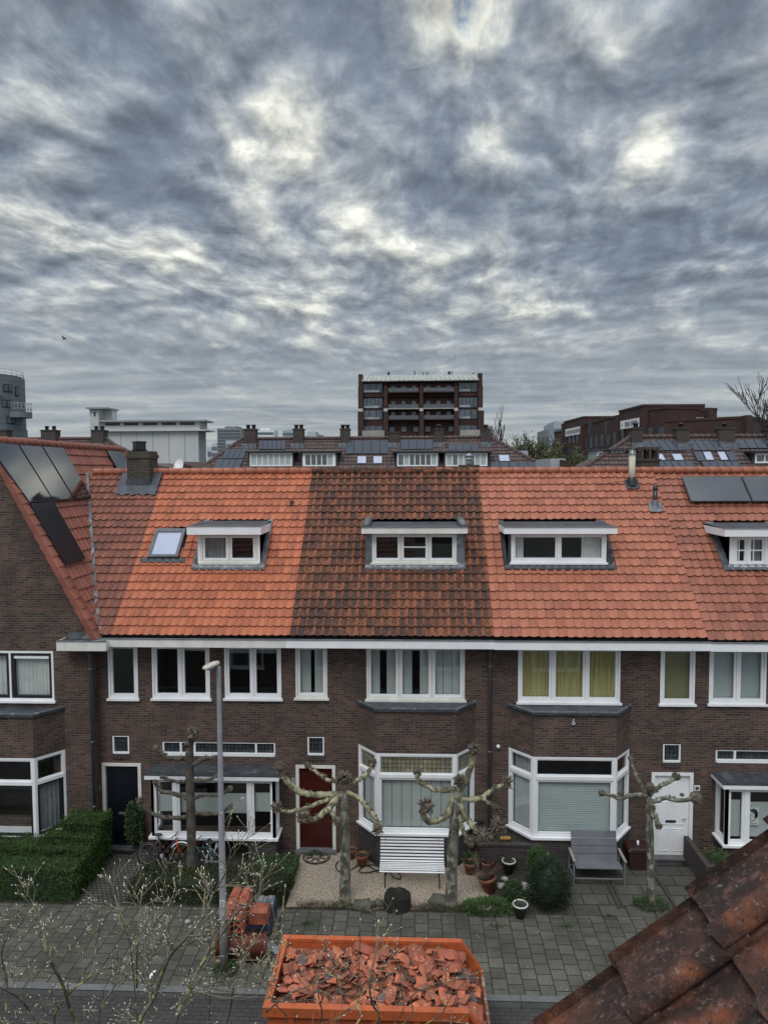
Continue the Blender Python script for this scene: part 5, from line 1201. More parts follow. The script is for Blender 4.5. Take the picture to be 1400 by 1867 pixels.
def bicycle(px, py, Y, L, frame_m, label, seed, flip=1, accent=None, rz=0, lean=.12, wr=.25):
    c = at(px, py, Y); c.z = 0; t = empty('childs_bicycle', c, label, 'bicycle', 'bicycles leaning under the box bay', rz)
    cw = lambda x, z, y=0: c+V3((x*flip, y+z*lean, z))
    M['tyre'] = M.get('tyre') or pm('tyre rubber', (.014,.014,.015), (.022,.022,.022), 5, .8)
    for sx in (-1, 1):
        b = MB(); wc = (L*.5*sx, wr+.01); b.tube([cw(wc[0]+wr*math.cos(a/20*6.283), wc[1]+wr*math.sin(a/20*6.283)) for a in range(21)], .019, 6, cap=False); wo_ = b.build('wheel', M['tyre'], t)
        b = MB(); b.tube([cw(wc[0]+(wr-.03)*math.cos(a/20*6.283), wc[1]+(wr-.03)*math.sin(a/20*6.283)) for a in range(21)], .008, 5, cap=False)
        for k in range(10): a = k/10*6.283; b.tube([cw(*wc), cw(wc[0]+(wr-.03)*math.cos(a), wc[1]+(wr-.03)*math.sin(a))], .003, 3, cap=False)
        b.tube([cw(*wc, -.04), cw(*wc, .04)], .018, 8); b.build('rim', M['zinc'], wo_)
    r, fr_, bb, st, hd = (-L*.5, wr+.01), (L*.5, wr+.01), (-L*.08, wr-.02), (-L*.18, wr+.36), (L*.34, wr+.38)
    b = MB()
    for p, q in ((r,bb),(r,st),(bb,st),(bb,hd),(st,(hd[0]-.02,hd[1]-.04))): b.tube([cw(*p), cw(*q)], .017, 7)
    b.build('frame', M[frame_m], t)
    b = MB(); b.tube([cw(*fr_,-.05), cw(hd[0]+.03,hd[1]-.12,-.05), cw(hd[0],hd[1],0)], .013, 6); b.tube([cw(*fr_,.05), cw(hd[0]+.03,hd[1]-.12,.05), cw(hd[0],hd[1],0)], .013, 6); b.build('fork', M[accent or frame_m], t)
    b = MB(); b.tube([cw(*hd), cw(hd[0]-.02,hd[1]+.12), cw(hd[0]-.02,hd[1]+.13)], .012, 6); b.tube([cw(hd[0]-.06,hd[1]+.15,-.24), cw(hd[0],hd[1]+.13,-.05), cw(hd[0],hd[1]+.13,.05), cw(hd[0]-.06,hd[1]+.15,.24)], .012, 6); b.build('handlebar', M['black'], t)
    b = MB(); b.tube([cw(*st), cw(st[0]-.02,st[1]+.1)], .011, 6); b.blob(cw(st[0]-.03,st[1]+.12), .12,.06,.035, 10, 0, .05, 1); b.build('saddle', M['black'], t)
    b = MB(); b.tube([cw(bb[0],bb[1],-.07), cw(bb[0],bb[1],.07)], .05, 12); b.bar(cw(bb[0],bb[1],-.07), cw(bb[0]+.12,bb[1]-.05,-.07), .02,.015); b.bar(cw(bb[0]+.08,bb[1]-.05,-.12), cw(bb[0]+.16,bb[1]-.05,-.12), .07,.02); b.build('crank', M['zinc'], t)
    b = MB(); b.tube([cw(L*.5*1+(wr+.03)*math.cos(a), wr+.01+(wr+.03)*math.sin(a)) for a in [x*.25+.6 for x in range(9)]], .022, 5); b.build('mudguard', M['white' if accent else 'black'], t)
M['orange_p'] = pm('orange bike paint', (.75,.13,.03), (.6,.1,.02), 3, .35); M['purple'] = pm('dark purple bike paint', (.06,.03,.06), (.04,.02,.045), 3, .35); M['teal'] = pm('dark teal bike paint', (.02,.10,.12), (.015,.07,.09), 3, .35)
bicycle(300, 1555, 17.25, .86, 'purple', 'dark purple childrens bicycle with an orange fork under the box bay', 1, accent='orange_p', wr=.27)
bicycle(372, 1562, 17.05, .60, 'teal', 'small teal bicycle mostly hidden behind the brown tree trunk', 2, flip=-1, wr=.2)
bicycle(392, 1550, 17.3, .70, 'white', 'white framed childrens bicycle behind the lamp post', 3, accent='white', rz=R(70), wr=.22)
b = MB(); c = at(380,1540,17.45); c.z = .0; b.prism([(c.x-.10,17.44,0),(c.x+.10,17.44,0),(c.x+.05,17.44,.58),(c.x-.04,17.44,.58)], (0,.03,0)); tag(b.build('grey_board', M['pipe'], org=c), 'upright grey plastic panel leaning on the wall under the box bay', 'board')
# ================= pallet of new roof tiles =================
pb = atz(436, 1752, 0); pz = .12; ptc = V3((-3.50, 14.25, 0)); W2, D2 = .52, .60
M['crate'] = pm('weathered pallet wood', (.30,.24,.17), (.20,.16,.12), 7, .9, .3)
t = empty('pallet', ptc, 'worn wooden pallet carrying stacked roof tiles by the lamp post', 'pallet')
for k in range(5): b = MB(); y = ptc.y-D2+.1+.27*k; b.box(ptc.x-W2-.04, ptc.x+W2+.04, y-.05, y+.05, .10, .122); b.build('deck_board', M['crate'], t)
for k in (-1,0,1): b = MB(); b.box(ptc.x+k*W2*.92-.05, ptc.x+k*W2*.92+.05, ptc.y-D2, ptc.y+D2, .0, .098); b.build('bearer', M['crate'], t)
M['newtile'] = pm('new clay tile', (.36,.10,.052), (.27,.075,.04), 5, .7, rnd=.35); M['tile_dk'] = pm('engobed red brown tile', (.20,.055,.035), (.14,.042,.03), 6, .6, rnd=.5)
def tile_mesh(L_=.42, W_=.24, am=.03, th=.014):
    b = MB(); n = 8; vs_ = []
    for z in (0, L_):
        for lay in (0, -th):
            for k in range(n+1): u = k/n; vs_.append(V3(((u-.5)*W_, z-L_/2, am*math.sin(u*6.283-1.2)+lay)))
    m = n+1; fs_ = [(k, k+1, 2*m+k+1, 2*m+k) for k in range(n)]+[(m+k+1, m+k, 3*m+k, 3*m+k+1) for k in range(n)]+[(m+k, m+k+1, k+1, k) for k in range(n)]+[(2*m+k, 2*m+k+1, 3*m+k+1, 3*m+k) for k in range(n)]+[(0,2*m,3*m,m),(n,m+n,3*m+n,2*m+n)]
    b.shared(vs_, fs_, 0); b.box(-.06,-.03,L_/2-.03,L_/2-.012,-.04,-.014) if False else None
    return b
proto = tile_mesh().build('roof_tile', M['tile_dk'], org=(0,0,0)); k = 0; first = True
for row, (y, zc) in enumerate(((ptc.y-.44, .122+.21),)):
    for i in range(23):
        o = proto if first else proto.copy()
        if not first: sc.collection.objects.link(o)
        first = False
        o.location = (ptc.x-W2+.02+i*.0445, y, zc); o.rotation_euler = (R(90), R(0), R(90+random.uniform(-1.5,1.5)))
        tag(o, 'dark red roof tile standing on edge in the front row of the pallet', 'roof tile', 'upright roof tiles on the pallet')
for i in range(23):
    o = proto.copy(); sc.collection.objects.link(o); o.location = (ptc.x-W2+.02+i*.0445, ptc.y+.0, .332); o.rotation_euler = (R(90), 0, R(90)); tag(o, 'dark red roof tile standing on edge in the middle row of the pallet', 'roof tile', 'middle row of tiles on the pallet') if i < 9 else bpy.data.objects.remove(o)
# ridge tiles stack on top (left), tile bundle (right), dark foil
def halfridge(y0, y1, x, z, r=.13):
    b = MB(); n = 4; vs_ = []
    for (y, q) in ((y0, r*1.12), (y0+(y1-y0)*.12, r*1.12), (y0+(y1-y0)*.13, r), (y1, r*.95)):
        for k in range(n+1): a = math.pi*k/n; vs_.append((x+q*math.cos(a), y, z+q*math.sin(a)*1.05))
        for k in range(n+1): a = math.pi*k/n; vs_.append((x+(q-.015)*math.cos(a), y, z+(q-.015)*math.sin(a)*1.05))
    m = 2*(n+1); fs_ = []
    for s_ in range(3):
        for k in range(n): fs_.append((s_*m+k, s_*m+k+1, (s_+1)*m+k+1, (s_+1)*m+k)); fs_.append((s_*m+n+1+k+1, s_*m+n+1+k, (s_+1)*m+n+1+k, (s_+1)*m+n+1+k+1))
    for k in range(n): fs_.append((k+1, k, n+1+k, n+2+k)); fs_.append((3*m+k, 3*m+k+1, 3*m+n+2+k, 3*m+n+1+k))
    b.shared(vs_, fs_, 0, False); return b
k = 0
for zz in (.55, .68, .81):
    for (y0, y1) in ((13.72,14.12),(14.10,14.50),(14.48,14.88)):
        for x in (ptc.x-.36,)+((ptc.x-.12,) if zz < .8 else (ptc.x-.14,)):
            k += 1; lay = {.55:'lowest', .68:'middle', .81:'top'}[zz]; tag(halfridge(y0, y1, x, zz).build('ridge_tile', M['newtile']), 'orange ridge tile in the %s layer of the ridge tile stack on the pallet' % lay, 'ridge tile', '%s layer of ridge tiles stacked on the pallet' % lay)
for k in range(11):
    o = proto.copy(); sc.collection.objects.link(o); o.location = (ptc.x+.25, 14.30, .60+k*.024); o.rotation_euler = (0, 0, R(90)); tag(o, 'orange clay tile lying in the small flat stack on the pallet', 'roof tile', 'tiles lying in the small flat stack')
    if k == 0: pm2 = proto.data.copy(); pm2.materials.clear(); pm2.materials.append(M['newtile'])
    o.data = pm2; o.scale = (1.5, .92, .6)
M['foil'] = pm('dark blue foil', (.02,.026,.045), (.012,.016,.03), 5, .3)
b = MB(); nx = 16; vs_ = []; fs_ = []
for i in range(nx+1):
    for j in range(nx+1):
        x = ptc.x+.0+(.53)*i/nx; y = 13.98+.9*j/nx; z = .56+.05*mnoise.noise(V3((x*5,y*5,1)))+.03*mnoise.noise(V3((x*14,y*14,4)))-(.3*max(0,(i/nx-.88))*4 if i/nx > .88 else 0)
        if j/nx > .8: z += (j/nx-.8)*.9
        vs_.append((x,y,z))
for i in range(nx):
    for j in range(nx): a = i*(nx+1)+j; fs_.append((a,a+nx+1,a+nx+2,a+1))
b.shared(vs_, fs_, 0); tag(b.build('plastic_foil', M['foil']), 'crumpled dark blue foil over the tiles on the pallet', 'foil')
b = MB(); vs_ = []; fs_ = []; p = atz(498, 1726, .1)
for i in range(12):
    for j in range(8): x = p.x-.16+.34*i/11; y = p.y-.12+.24*j/7; vs_.append((x, y, .04+.20*max(0,1-i/9)*(1-abs(j-3.5)/5)+.06*mnoise.noise(V3((x*12,y*12,2)))))
for i in range(11):
    for j in range(7): a = i*8+j; fs_.append((a,a+8,a+9,a+1))
M['plastic'] = pm('grey plastic film', (.30,.30,.32), (.20,.20,.22), 8, .35); b.shared(vs_, fs_, 0); tag(b.build('plastic_film', M['plastic']), 'torn grey plastic film hanging off the pallet onto the paving', 'plastic')
b = MB(); p = atz(276, 1778, .0); b.face([p+V3((-.05,-.1,.006)), p+V3((.02,-.12,.008)), p+V3((.07,.1,.03)), p+V3((0,.12,.008))]); tag(b.build('paper_scrap', M['white'], org=p), 'white paper scrap on the pavement under the branches', 'paper')
# ================= skip =================
M['skip'] = pm('orange skip paint', (.50,.115,.036), (.38,.08,.026), 3, .5, .15, lo=.4, hi=.7, c3=(.30,.09,.035), s3=9); M['skipin'] = pm('rusty skip inside', (.20,.085,.045), (.12,.06,.04), 5, .8, .3, c3=(.32,.30,.28), s3=8)
SX0, SX1, SYn, SYf, SZ = -2.40, .86, 10.92, 12.63, 1.30; XE = 1.24; ZE = .74
t = empty('skip', ((SX0+XE)/2, (SYn+SYf)/2, -.12), 'orange steel skip heaped with broken roof tiles', 'skip')
b = MB()
def side(y, th):
    poly = [(SX0+.08,y,-.0),(XE-.2,y,0),(XE,y,ZE),(SX1,y,SZ-.0),(SX0,y,SZ)]
    b.prism(poly, (0,th,0), 0)
side(SYn+.03, .02); side(SYf-.05, .02)
b.prism([(SX0,SYn+.05,SZ),(SX0+.08,SYn+.05,0),(SX0+.10,SYn+.05,0),(SX0+.02,SYn+.05,SZ)], (0,SYf-SYn-.1,0), 0)
b.prism([(XE-.22,SYn+.05,0),(XE-.2,SYn+.05,0),(XE,SYn+.05,ZE),(XE-.02,SYn+.05,ZE)], (0,SYf-SYn-.1,0), 0)
b.box(SX0+.1, XE-.21, SYn+.05, SYf-.05, -.05, 0, 1)
b.box(SX0+.1, XE-.25, SYn+.1, SYf-.1, -.12, -.052, 0)
b.build('body', [M['skip'], M['skipin']], t)
b = MB(); b.box(SX0-.05, SX1, SYn-.05, SYn+.07, SZ, SZ+.06); b.box(SX0-.05, SX1, SYf-.06, SYf+.05, SZ, SZ+.06); b.box(SX0-.05, SX0+.06, SYn+.0705, SYf-.0605, SZ+.001, SZ+.058)
b.box(SX0-.05, SX1, SYn-.0495, SYn-.01, SZ-.10, SZ-.001)
for yy in (SYn+.01, SYf-.01): b.bar((SX1+.005,yy,SZ+.03),(XE+.0,yy,ZE+.03), .09,.05)
b.build('rim', M['skip'], t)
b = MB(); b.box(XE-.03, XE+.02, SYn+.03, SYf-.03, ZE+.0, ZE+.035); b.build('end_rim', M['skipin'], t)
for k in range(5): b = MB(); x = SX0+.35+k*.68; b.box(x, x+.10, SYn-.02, SYn+.028, .1, SZ-.11); b.build('stiffener', M['skip'], t)
# tile rubble: mound plus individual shards
def rub(x, y):
    e = min((x-SX0)/.35, (XE-x)/.5, 1.); h = 1.25+.11*mnoise.noise(V3((x*1.3,y*1.6,2.2)))+.06*mnoise.noise(V3((x*4,y*4,1)))
    return h*(.88+.12*max(0,e))-(max(0, x-.55)*.55)
M['rubble'] = pm('crushed clay rubble', (.32,.11,.06), (.13,.06,.045), 9, .95, .8, c3=(.10,.08,.075), s3=14, bd=.03)
b = MB(); nx, ny = 46, 26; vs_ = []; fs_ = []
for i in range(nx+1):
    for j in range(ny+1): x = SX0+.05+(XE-.06-SX0)*i/nx; y = SYn+.06+(SYf-SYn-.12)*j/ny; vs_.append((x,y,rub(x,y)-.08+.03*mnoise.noise(V3((x*15,y*15,3)))))
for i in range(nx):
    for j in range(ny): a = i*(ny+1)+j; fs_.append((a,a+ny+1,a+ny+2,a+1))
b.shared(vs_, fs_, 0, False)
rn = random.Random(77)
for k in range(1500):
    x = rn.uniform(SX0+.08, XE-.1); y = rn.uniform(SYn+.1, SYf-.1); c = V3((x,y,rub(x,y)-.05+rn.uniform(-.02,.02))); s_ = rn.uniform(.015,.05)
    a = V3((rn.uniform(-1,1),rn.uniform(-1,1),rn.uniform(-1,1))).normalized(); q = a.orthogonal().normalized(); w_ = a.cross(q); b.obox(c, a*s_, q*s_*.7, w_*.009)
tag(b.build('rubble', M['rubble'], org=(-.5,11.8,1.0)), 'small crushed clay fragments filling the skip between the shards', 'rubble', kind='stuff')
def shard(seed):
    rn = random.Random(seed); n = rn.randint(4,6); a0 = rn.uniform(0,6); rx, ry = rn.uniform(.10,.17), rn.uniform(.08,.13)
    pts = []
    for k in range(n): a = a0+k/n*6.283+rn.uniform(-.25,.25); pts.append((rx*math.cos(a)*rn.uniform(.8,1.15), ry*math.sin(a)*rn.uniform(.8,1.15)))
    am = rn.uniform(.01,.035); fq = rn.uniform(9,17); ph = rn.uniform(0,6)
    hz_ = lambda x, y: am*math.sin(y*fq+ph); th = .016; vs_ = []; rings = (0,.35,.7,1)
    bnd = []
    for k in range(n):
        p, q = pts[k], pts[(k+1)%n]
        for s_ in range(3): bnd.append((p[0]+(q[0]-p[0])*s_/3, p[1]+(q[1]-p[1])*s_/3))
    m = len(bnd)
    for lay in (0, -th):
        for r_ in rings[1:]:
            for (x, y) in bnd: vs_.append(V3((x*r_, y*r_, hz_(x*r_,y*r_)+lay)))
    ci = len(vs_); vs_ += [V3((0,0,hz_(0,0))), V3((0,0,hz_(0,0)-th))]; fs_ = []
    for k in range(m):
        k2 = (k+1)%m; fs_.append((ci, k, k2)); o = 3*m; fs_.append((ci+1, o+k2, o+k))
        for r_ in range(2): fs_.append((r_*m+k, (r_+1)*m+k, (r_+1)*m+k2, r_*m+k2)); fs_.append((o+r_*m+k2, o+(r_+1)*m+k2, o+(r_+1)*m+k, o+r_*m+k))
        fs_.append((2*m+k, o+2*m+k, o+2*m+k2, 2*m+k2))
    b = MB(); b.shared(vs_, fs_, 0, False); return b
def shardmat(name, a, b_, c): return pm(name, a, b_, 7, .85, .3, c3=c, s3=10, rnd=.6)
SM = [shardmat('broken clay orange', (.50,.15,.075), (.38,.115,.06), (.28,.12,.085)), shardmat('broken clay brown', (.36,.12,.07), (.26,.09,.055), (.15,.08,.06)), shardmat('broken clay grey', (.13,.10,.09), (.08,.065,.06), (.26,.10,.06))]
protos = []
for k in range(16):
    o = shard(100+k).build('tile_shard', SM[0 if k < 10 else 1 if k < 15 else 2], org=(0,0,0)); protos.append(o)
rn = random.Random(5); N_ = 285; used = set(); cells = []
for i in range(25):
    for j in range(13): cells.append((SX0+.12+(XE-.28-SX0)*(i+.5)/25, SYn+.15+(SYf-SYn-.3)*(j+.5)/13))
rn.shuffle(cells)
for k in range(N_):
    p = rn.randrange(16) if k >= 16 else k
    o = protos[p] if p not in used else protos[p].copy()
    if p in used: sc.collection.objects.link(o)
    used.add(p)
    x, y = cells[k]; x += rn.uniform(-.07,.07); y += rn.uniform(-.06,.06)
    big = rn.random() < .22; s_ = rn.uniform(.55,.95)*(1.45 if big else 1)
    o.location = (x, y, rub(x,y)+rn.uniform(-.03,.05)+(.03 if big else 0)); o.rotation_euler = (rn.gauss(0,.38), rn.gauss(0,.38), rn.uniform(0,6.28)); o.scale = (s_, s_, 1)
    tag(o, 'broken clay roof tile shard lying in the orange skip', 'tile shard', 'broken tile shards heaped in the skip')
for k, (x, y, z, rz_, ry_) in enumerate(((.60,12.35,1.02,90,8),(.62,12.05,.95,88,-6),(.70,11.75,.88,92,5),(.05,12.2,1.12,20,20),(1.0,11.3,.72,5,30),(.72,12.42,1.1,91,3),(-.9,12.45,1.1,75,10))):
    o = proto.copy(); sc.collection.objects.link(o); o.data = pm2; o.location = (x,y,rub(x,y)+.07); o.rotation_euler = (R(ry_), R(ry_/2), R(rz_)); o.scale = (1.2,.95,1); tag(o, 'almost whole clay roof tile thrown on top of the rubble in the skip', 'roof tile', 'whole tiles lying in the skip')

# litter on the paving
b = MB(); rn = random.Random(31)
for k in range(420):
    x = rn.uniform(-11,9); y = rn.choice([rn.uniform(13.1,15.5), 15.5-abs(rn.gauss(0,.12)), 13.2+abs(rn.gauss(0,.08))]); s_ = rn.uniform(.008,.028); a = rn.uniform(0,6.28)
    u = V3((math.cos(a),math.sin(a),rn.uniform(-.2,.2)))*s_; v = V3((-math.sin(a),math.cos(a),rn.uniform(-.2,.2)))*s_*.6; c = V3((x,y,.012)); b.face([c-u,c-v,c+u,c+v], 0 if rn.random() < .5 else 1 if rn.random() < .6 else 2)
tag(b.build('leaf_litter', [M['dead'], M['leafg'], M['rockw']], org=(0,14,0)), 'scattered bits of leaf and grit on the grey paving', 'litter', kind='stuff')
for k, (px, py, r_) in enumerate(((905,1690,.16),(560,1685,.10),(1110,1672,.12),(1035,1690,.08))):
    p = atz(px, py, 0); b = MB(); rn = random.Random(90+k)
    leaves(b, (p.x,p.y,0), r_*1.8, r_*.6, .05, 260, .04, rn, 0, .0, asp=3, up=.8); tag(b.build('weed_tuft', M['leafg'], org=(p.x,p.y,0)), ['weeds in the paving joints by the white-rimmed planter','small weeds in the paving near the hedge corner','weeds along the terrace edge below the grey seat','tiny weed between the paving slabs by the dark shrub'][k], 'plant')
# ================= far terraces =================
def rowplane(ridge_px, Yr, slope=45):
    z = at(*ridge_px, Yr).z; s, c = math.sin(R(slope)), math.cos(R(slope)); return V3((0, Yr, z)), V3((0, -s, c)), V3((0, c, s))
M['far_dark'] = pm('dark dormer cladding', (.03,.035,.042), (.05,.055,.065), 1, .6)
M['tileG2'] = tilemat('far brown tiles', (.095,.06,.054), (.065,.043,.039), (.05,.038,.035), .5, .75)
def far_house(label, x0, x1, RP, Yr, hipl=None, hipr=None, chim=(), dorm=(), sky=(), pan=(), th=.36, tw=.30, panm='solar_blue', grp='brown-roofed terrace houses behind'):
    P0, n, V = RP; zr = P0.z; SL = 9.0
    X0, X1_ = at(x0, 800, Yr).x, at(x1, 800, Yr).x
    h = empty('terraced_house', ((X0+X1_)/2, Yr-6, 0), label, 'house', grp)
    ro = MB(); ext_l = 9 if hipl else 0; ext_r = 9 if hipr else 0
    base = P0+V3((X0-ext_l, 0, 0))-V*SL
    tile_roof(ro, base, (1,0,0), V, (X1_-X0)+ext_l+ext_r, SL, tw, th, .045, .05, jit=.0)
    o = ro.build('roof', M['tileG2'], h)
    f_ = lambda px, py, l=0: atp(px, py, P0+n*l, n)
    hp = MB()
    if hipl:
        a, c = P0+V3((X0,0,0)), f_(*hipl); d = (c-a).normalized(); clip(o, a, V3((-(c-a).y*-1, 0, 0)) if False else (V3((0,0,1)).cross(d)*(-1 if V3((0,0,1)).cross(d).x > 0 else 1)))
        ridge(hp, a, a+d*12.5, .15, .42)
        hp2 = MB(); e = a+d*12.5; back = V3((e.x, 2*Yr-e.y, e.z)); hp2.face([a, e, back]); o2 = hp2.build('hip_roof', M['tileG2'], h)
    if hipr:
        a, c = P0+V3((X1_,0,0)), f_(*hipr); d = (c-a).normalized(); nn = V3((0,0,1)).cross(d); nn = nn if nn.x > 0 else -nn; clip(o, a, nn)
        ridge(hp, a, a+d*12.5, .15, .42)
        hp2 = MB(); e = a+d*12.5; back = V3((e.x, 2*Yr-e.y, e.z)); hp2.face([a, back, e]); o2 = hp2.build('hip_roof', M['tileG2'], h)
    ridge(hp, P0+V3((X0,0,.05)), P0+V3((X1_,0,.05)), .15, .42); hp.build('ridge_tiles', M['tileG2'], h)
    bb = MB(); ez = (P0-V*SL); bb.box(X0-(ext_l*.7 if hipl else 0), X1_+(ext_r*.7 if hipr else 0), ez.y+.3, 2*Yr-ez.y, -.1, ez.z+.1); bb.build('wall', M['brick'], h)
    bk = MB(); bk.face([P0+V3((X0,0,0)), P0+V3((X1_,0,0)), V3((X1_,2*Yr-ez.y,ez.z)), V3((X0,2*Yr-ez.y,ez.z))]); bk.build('roof', M['tileG2'], h)
    for (ca, cb_, ct, pots) in chim:
        xa, xb = at(ca, 790, Yr).x, at(cb_, 790, Yr).x; zt = at(ca, ct, Yr).z; c = MB(); c.box(xa, xb, Yr-.45, Yr+.45, zr-.9, zt, 0); c.box(xa-.06, xb+.06, Yr-.5, Yr+.5, zt, zt+.08, 0); c.box(xa-.1, xb+.1, Yr-.8, Yr-.3, zr-.75, zr-.35, 1)
        co = c.build('chimney', [M['brick_black'], M['lead']], h)
        for k in range(pots): p = MB(); p.lathe([(.16,0),(.14,.22),(.19,.24),(.17,.34),(0,.35)], (xa+(xb-xa)*(k+.5)/pots, Yr, zt+.08), 8); p.build('chimney_pot', M['black'], co)
    for (a, b_, c, d, npane, curt, style) in dorm:      # x0,x1,ytop(roof),ybottom
        q = f_((a+b_)/2, d); Yf = q.y; xa, xb = at(a, d, Yf).x, at(b_, d, Yf).x; z0 = q.z+.12; z1 = at(a, c, Yf).z
        m = MB(); m.box(xa-.12, xb+.12, Yf+.03, Yf+4.0, z0-.3, z1, 0); m.box(xa-.35, xb+.35, Yf-.25, Yf+4.0, z1, z1+.14, 1); m.box(xa-.35, xb+.35, Yf-.27, Yf-.22, z1+.142, z1+.18, 2)
        m.box(xa-.25, xb+.25, Yf-.02, Yf+.5, z0-.45, z0-.12, 0)
        do = m.build('dormer', [M['far_dark'], M['black'], M['zinc']], h)
        w_ = MB(); fr = (V3((0,Yf,0)), V3((1,0,0)), V3((0,-1,0))); w_.lbox(fr, xa, xb, z0, z0+.1, -.02, .03); w_.lbox(fr, xa, xb, z1-.12, z1, -.02, .03); ew = .22 if style else .1
        w_.lbox(fr, xa, xa+ew, z0+.1, z1-.12, -.02, .029); w_.lbox(fr, xb-ew, xb, z0+.1, z1-.12, -.02, .029)
        for k in range(1, npane): x = xa+ew+(xb-xa-2*ew)*k/npane; w_.lbox(fr, x-.04, x+.04, z0+.1, z1-.12, -.02, .028)
        w_.build('window_frame', M['white'], do)
        g = MB(); gc = MB()
        for k in range(npane):
            x = xa+ew+(xb-xa-2*ew)*k/npane; x2 = xa+ew+(xb-xa-2*ew)*(k+1)/npane
            (gc if k in curt else g).face([V3((x,Yf+.02,z0+.1)), V3((x2,Yf+.02,z0+.1)), V3((x2,Yf+.02,z1-.12)), V3((x,Yf+.02,z1-.12))])
        if g.v: g.build('pane', M['glass_far'], do)
        if gc.v: gc.build('curtain', M['blind'], do)
    def rectp(r, l):
        (xa, ya, xb, yb, sh) = (*r, 0)[:5]
        return [f_(xa+sh, yb, l), f_(xb+sh, yb, l), f_(xb, ya, l), f_(xa, ya, l)]
    for r in sky:
        c4 = rectp(r, .10); m = MB(); cen = sum(c4, V3((0,0,0)))/4; m.prism([p-n*.1 for p in c4], n*.1, 0); m.face([p+(cen-p)*.14+n*.005 for p in c4], 1); m.build('skylight', [M['pipe'], M['sky_blind']], h)
    for r in pan:
        *rr, nx_, ny_ = r; c4 = rectp(rr, .12)
        for i in range(nx_):
            for j in range(ny_):
                def q(u, v): return c4[0].lerp(c4[1], u).lerp(c4[3].lerp(c4[2], u), v)
                e = .006; panel('solar_panel', h, [q(i/nx_+e,j/ny_+e), q((i+1)/nx_-e,j/ny_+e), q((i+1)/nx_-e,(j+1)/ny_-e), q(i/nx_+e,(j+1)/ny_-e)], panm)
    return h
RB = rowplane((667, 800), 56)
far_house('far brown-roofed end house with long curtained dormer and blue solar panels', 440, 543, RB, 56, hipl=(362,857), chim=((448,468,784,2),), dorm=((456,533,826,853,7,(0,1,2,3,4,5,6),0),), pan=((472,803,521,819,0,6,1),(412,818,452,836,-8,4,1),(397,837,444,857,-9,4,1)))
far_house('far brown-roofed house with a single dormer of dark panes', 543, 625, RB, 56, chim=((536,554,784,2),), dorm=((552,612,826,853,5,(4,),1),))
far_house('far brown-roofed house with two square skylights under blue panels', 625, 714, RB, 56, chim=((621,638,784,2),), sky=((651,831,668,845),(680,831,697,845)), pan=((630,803,708,827,0,5,1),))
far_house('far brown-roofed house with dormer under a wide block of solar panels', 714, 806, RB, 56, chim=((709,727,790,0),), dorm=((724,798,826,853,7,(1,6),0),), pan=((730,801,790,819,0,4,1),))
far_house('far brown-roofed end house with dormer, skylight and low row of panels', 806, 896, RB, 56, hipr=(1002,857), chim=((792,808,784,1),(877,893,784,1)), dorm=((812,888,826,853,7,(0,2,3,5,6),0),), sky=((908,829,928,841,2),), pan=((817,809,872,821,0,4,1),(893,842,978,857,2,5,1)))
RR = rowplane((1250, 797.5), 46)
g2 = 'tiled terrace houses behind the solar panels'
far_house('far end house with hipped tile roof and two rows of solar panels', 1147, 1240, RR, 46, hipl=(1058,857), chim=((1148,1168,783,1),(1229,1251,783,1)), sky=((1190,827,1207,839,7),(1223,827,1241,839,6)), pan=((1168,803,1236,821,14,5,1),(1195,840,1260,855,8,5,1)), th=.34, tw=.27, grp=g2)
far_house('far terrace house with two upright skylights between grey solar panels', 1240, 1322, RR, 46, chim=((1305,1334,783,1),), sky=((1280,823,1295,839,7),(1306,823,1320,839,8)), pan=((1251,803,1320,821,13,5,1),(1263,823,1278,840,8,1,1),(1322,823,1336,840,8,1,1),(1277,841,1344,855,8,5,1)), th=.34, tw=.27, grp=g2)
far_house('far terrace house whose white cheeked dormer is cut by the picture edge', 1322, 1470, RR, 46, chim=((1392,1412,785,1),), dorm=((1375,1440,826,848,4,(),0),), pan=((1337,801,1408,817,10,4,1),), th=.34, tw=.27, grp=g2)
# side dormer on the hip of the right terrace
P0, n, V = RR; q = atp(1100, 846, P0, n); t = empty('side_dormer_house', (q.x-.5, q.y+3, 0), 'pale side dormer with white window on the left hip of the tiled terrace', 'dormer')
b = MB(); xa, xb = at(1079,840,46).x, at(1119,840,46).x; z1 = at(1090,822,46).z; z0 = at(1090,846,46).z
b.prism([(xa,45,z0),(xa+1.15,45,z0),(xb+.5,45,z1),(xa,45,z1)], (0,2.0,0), 0); b.box(xa-.15, xb+.6, 44.8, 47.2, z1, z1+.1, 1)
b.build('dormer', [M['blind'], M['far_dark']], t)
b = MB(); b.box(xa+.08, xa+.42, 44.95, 44.99, z0+.08, z1-.08); o = b.build('window_frame', M['white'], t); b = MB(); b.face([(xa+.14,44.945,z0+.15),(xa+.36,44.945,z0+.15),(xa+.36,44.945,z1-.14),(xa+.14,44.945,z1-.14)]); b.build('pane', M['glass_far'], t)
t.name = 'side_dormer'
# left dark-tiled row beyond the gabled house
RL = rowplane((120, 801), 58)
far_house('far dark-tiled house whose ridge shows above the orange gable roof', -30, 135, RL, 58, chim=((-8,18,786,0),(80,106,786,2)), pan=((40,803,95,812,2,4,1),), grp='dark-tiled houses beyond the gabled house')
far_house('far dark-tiled end house with hip beside the white silo building', 135, 196, RL, 58, hipr=(262,850), chim=((171,193,786,2),), grp='dark-tiled houses beyond the gabled house')
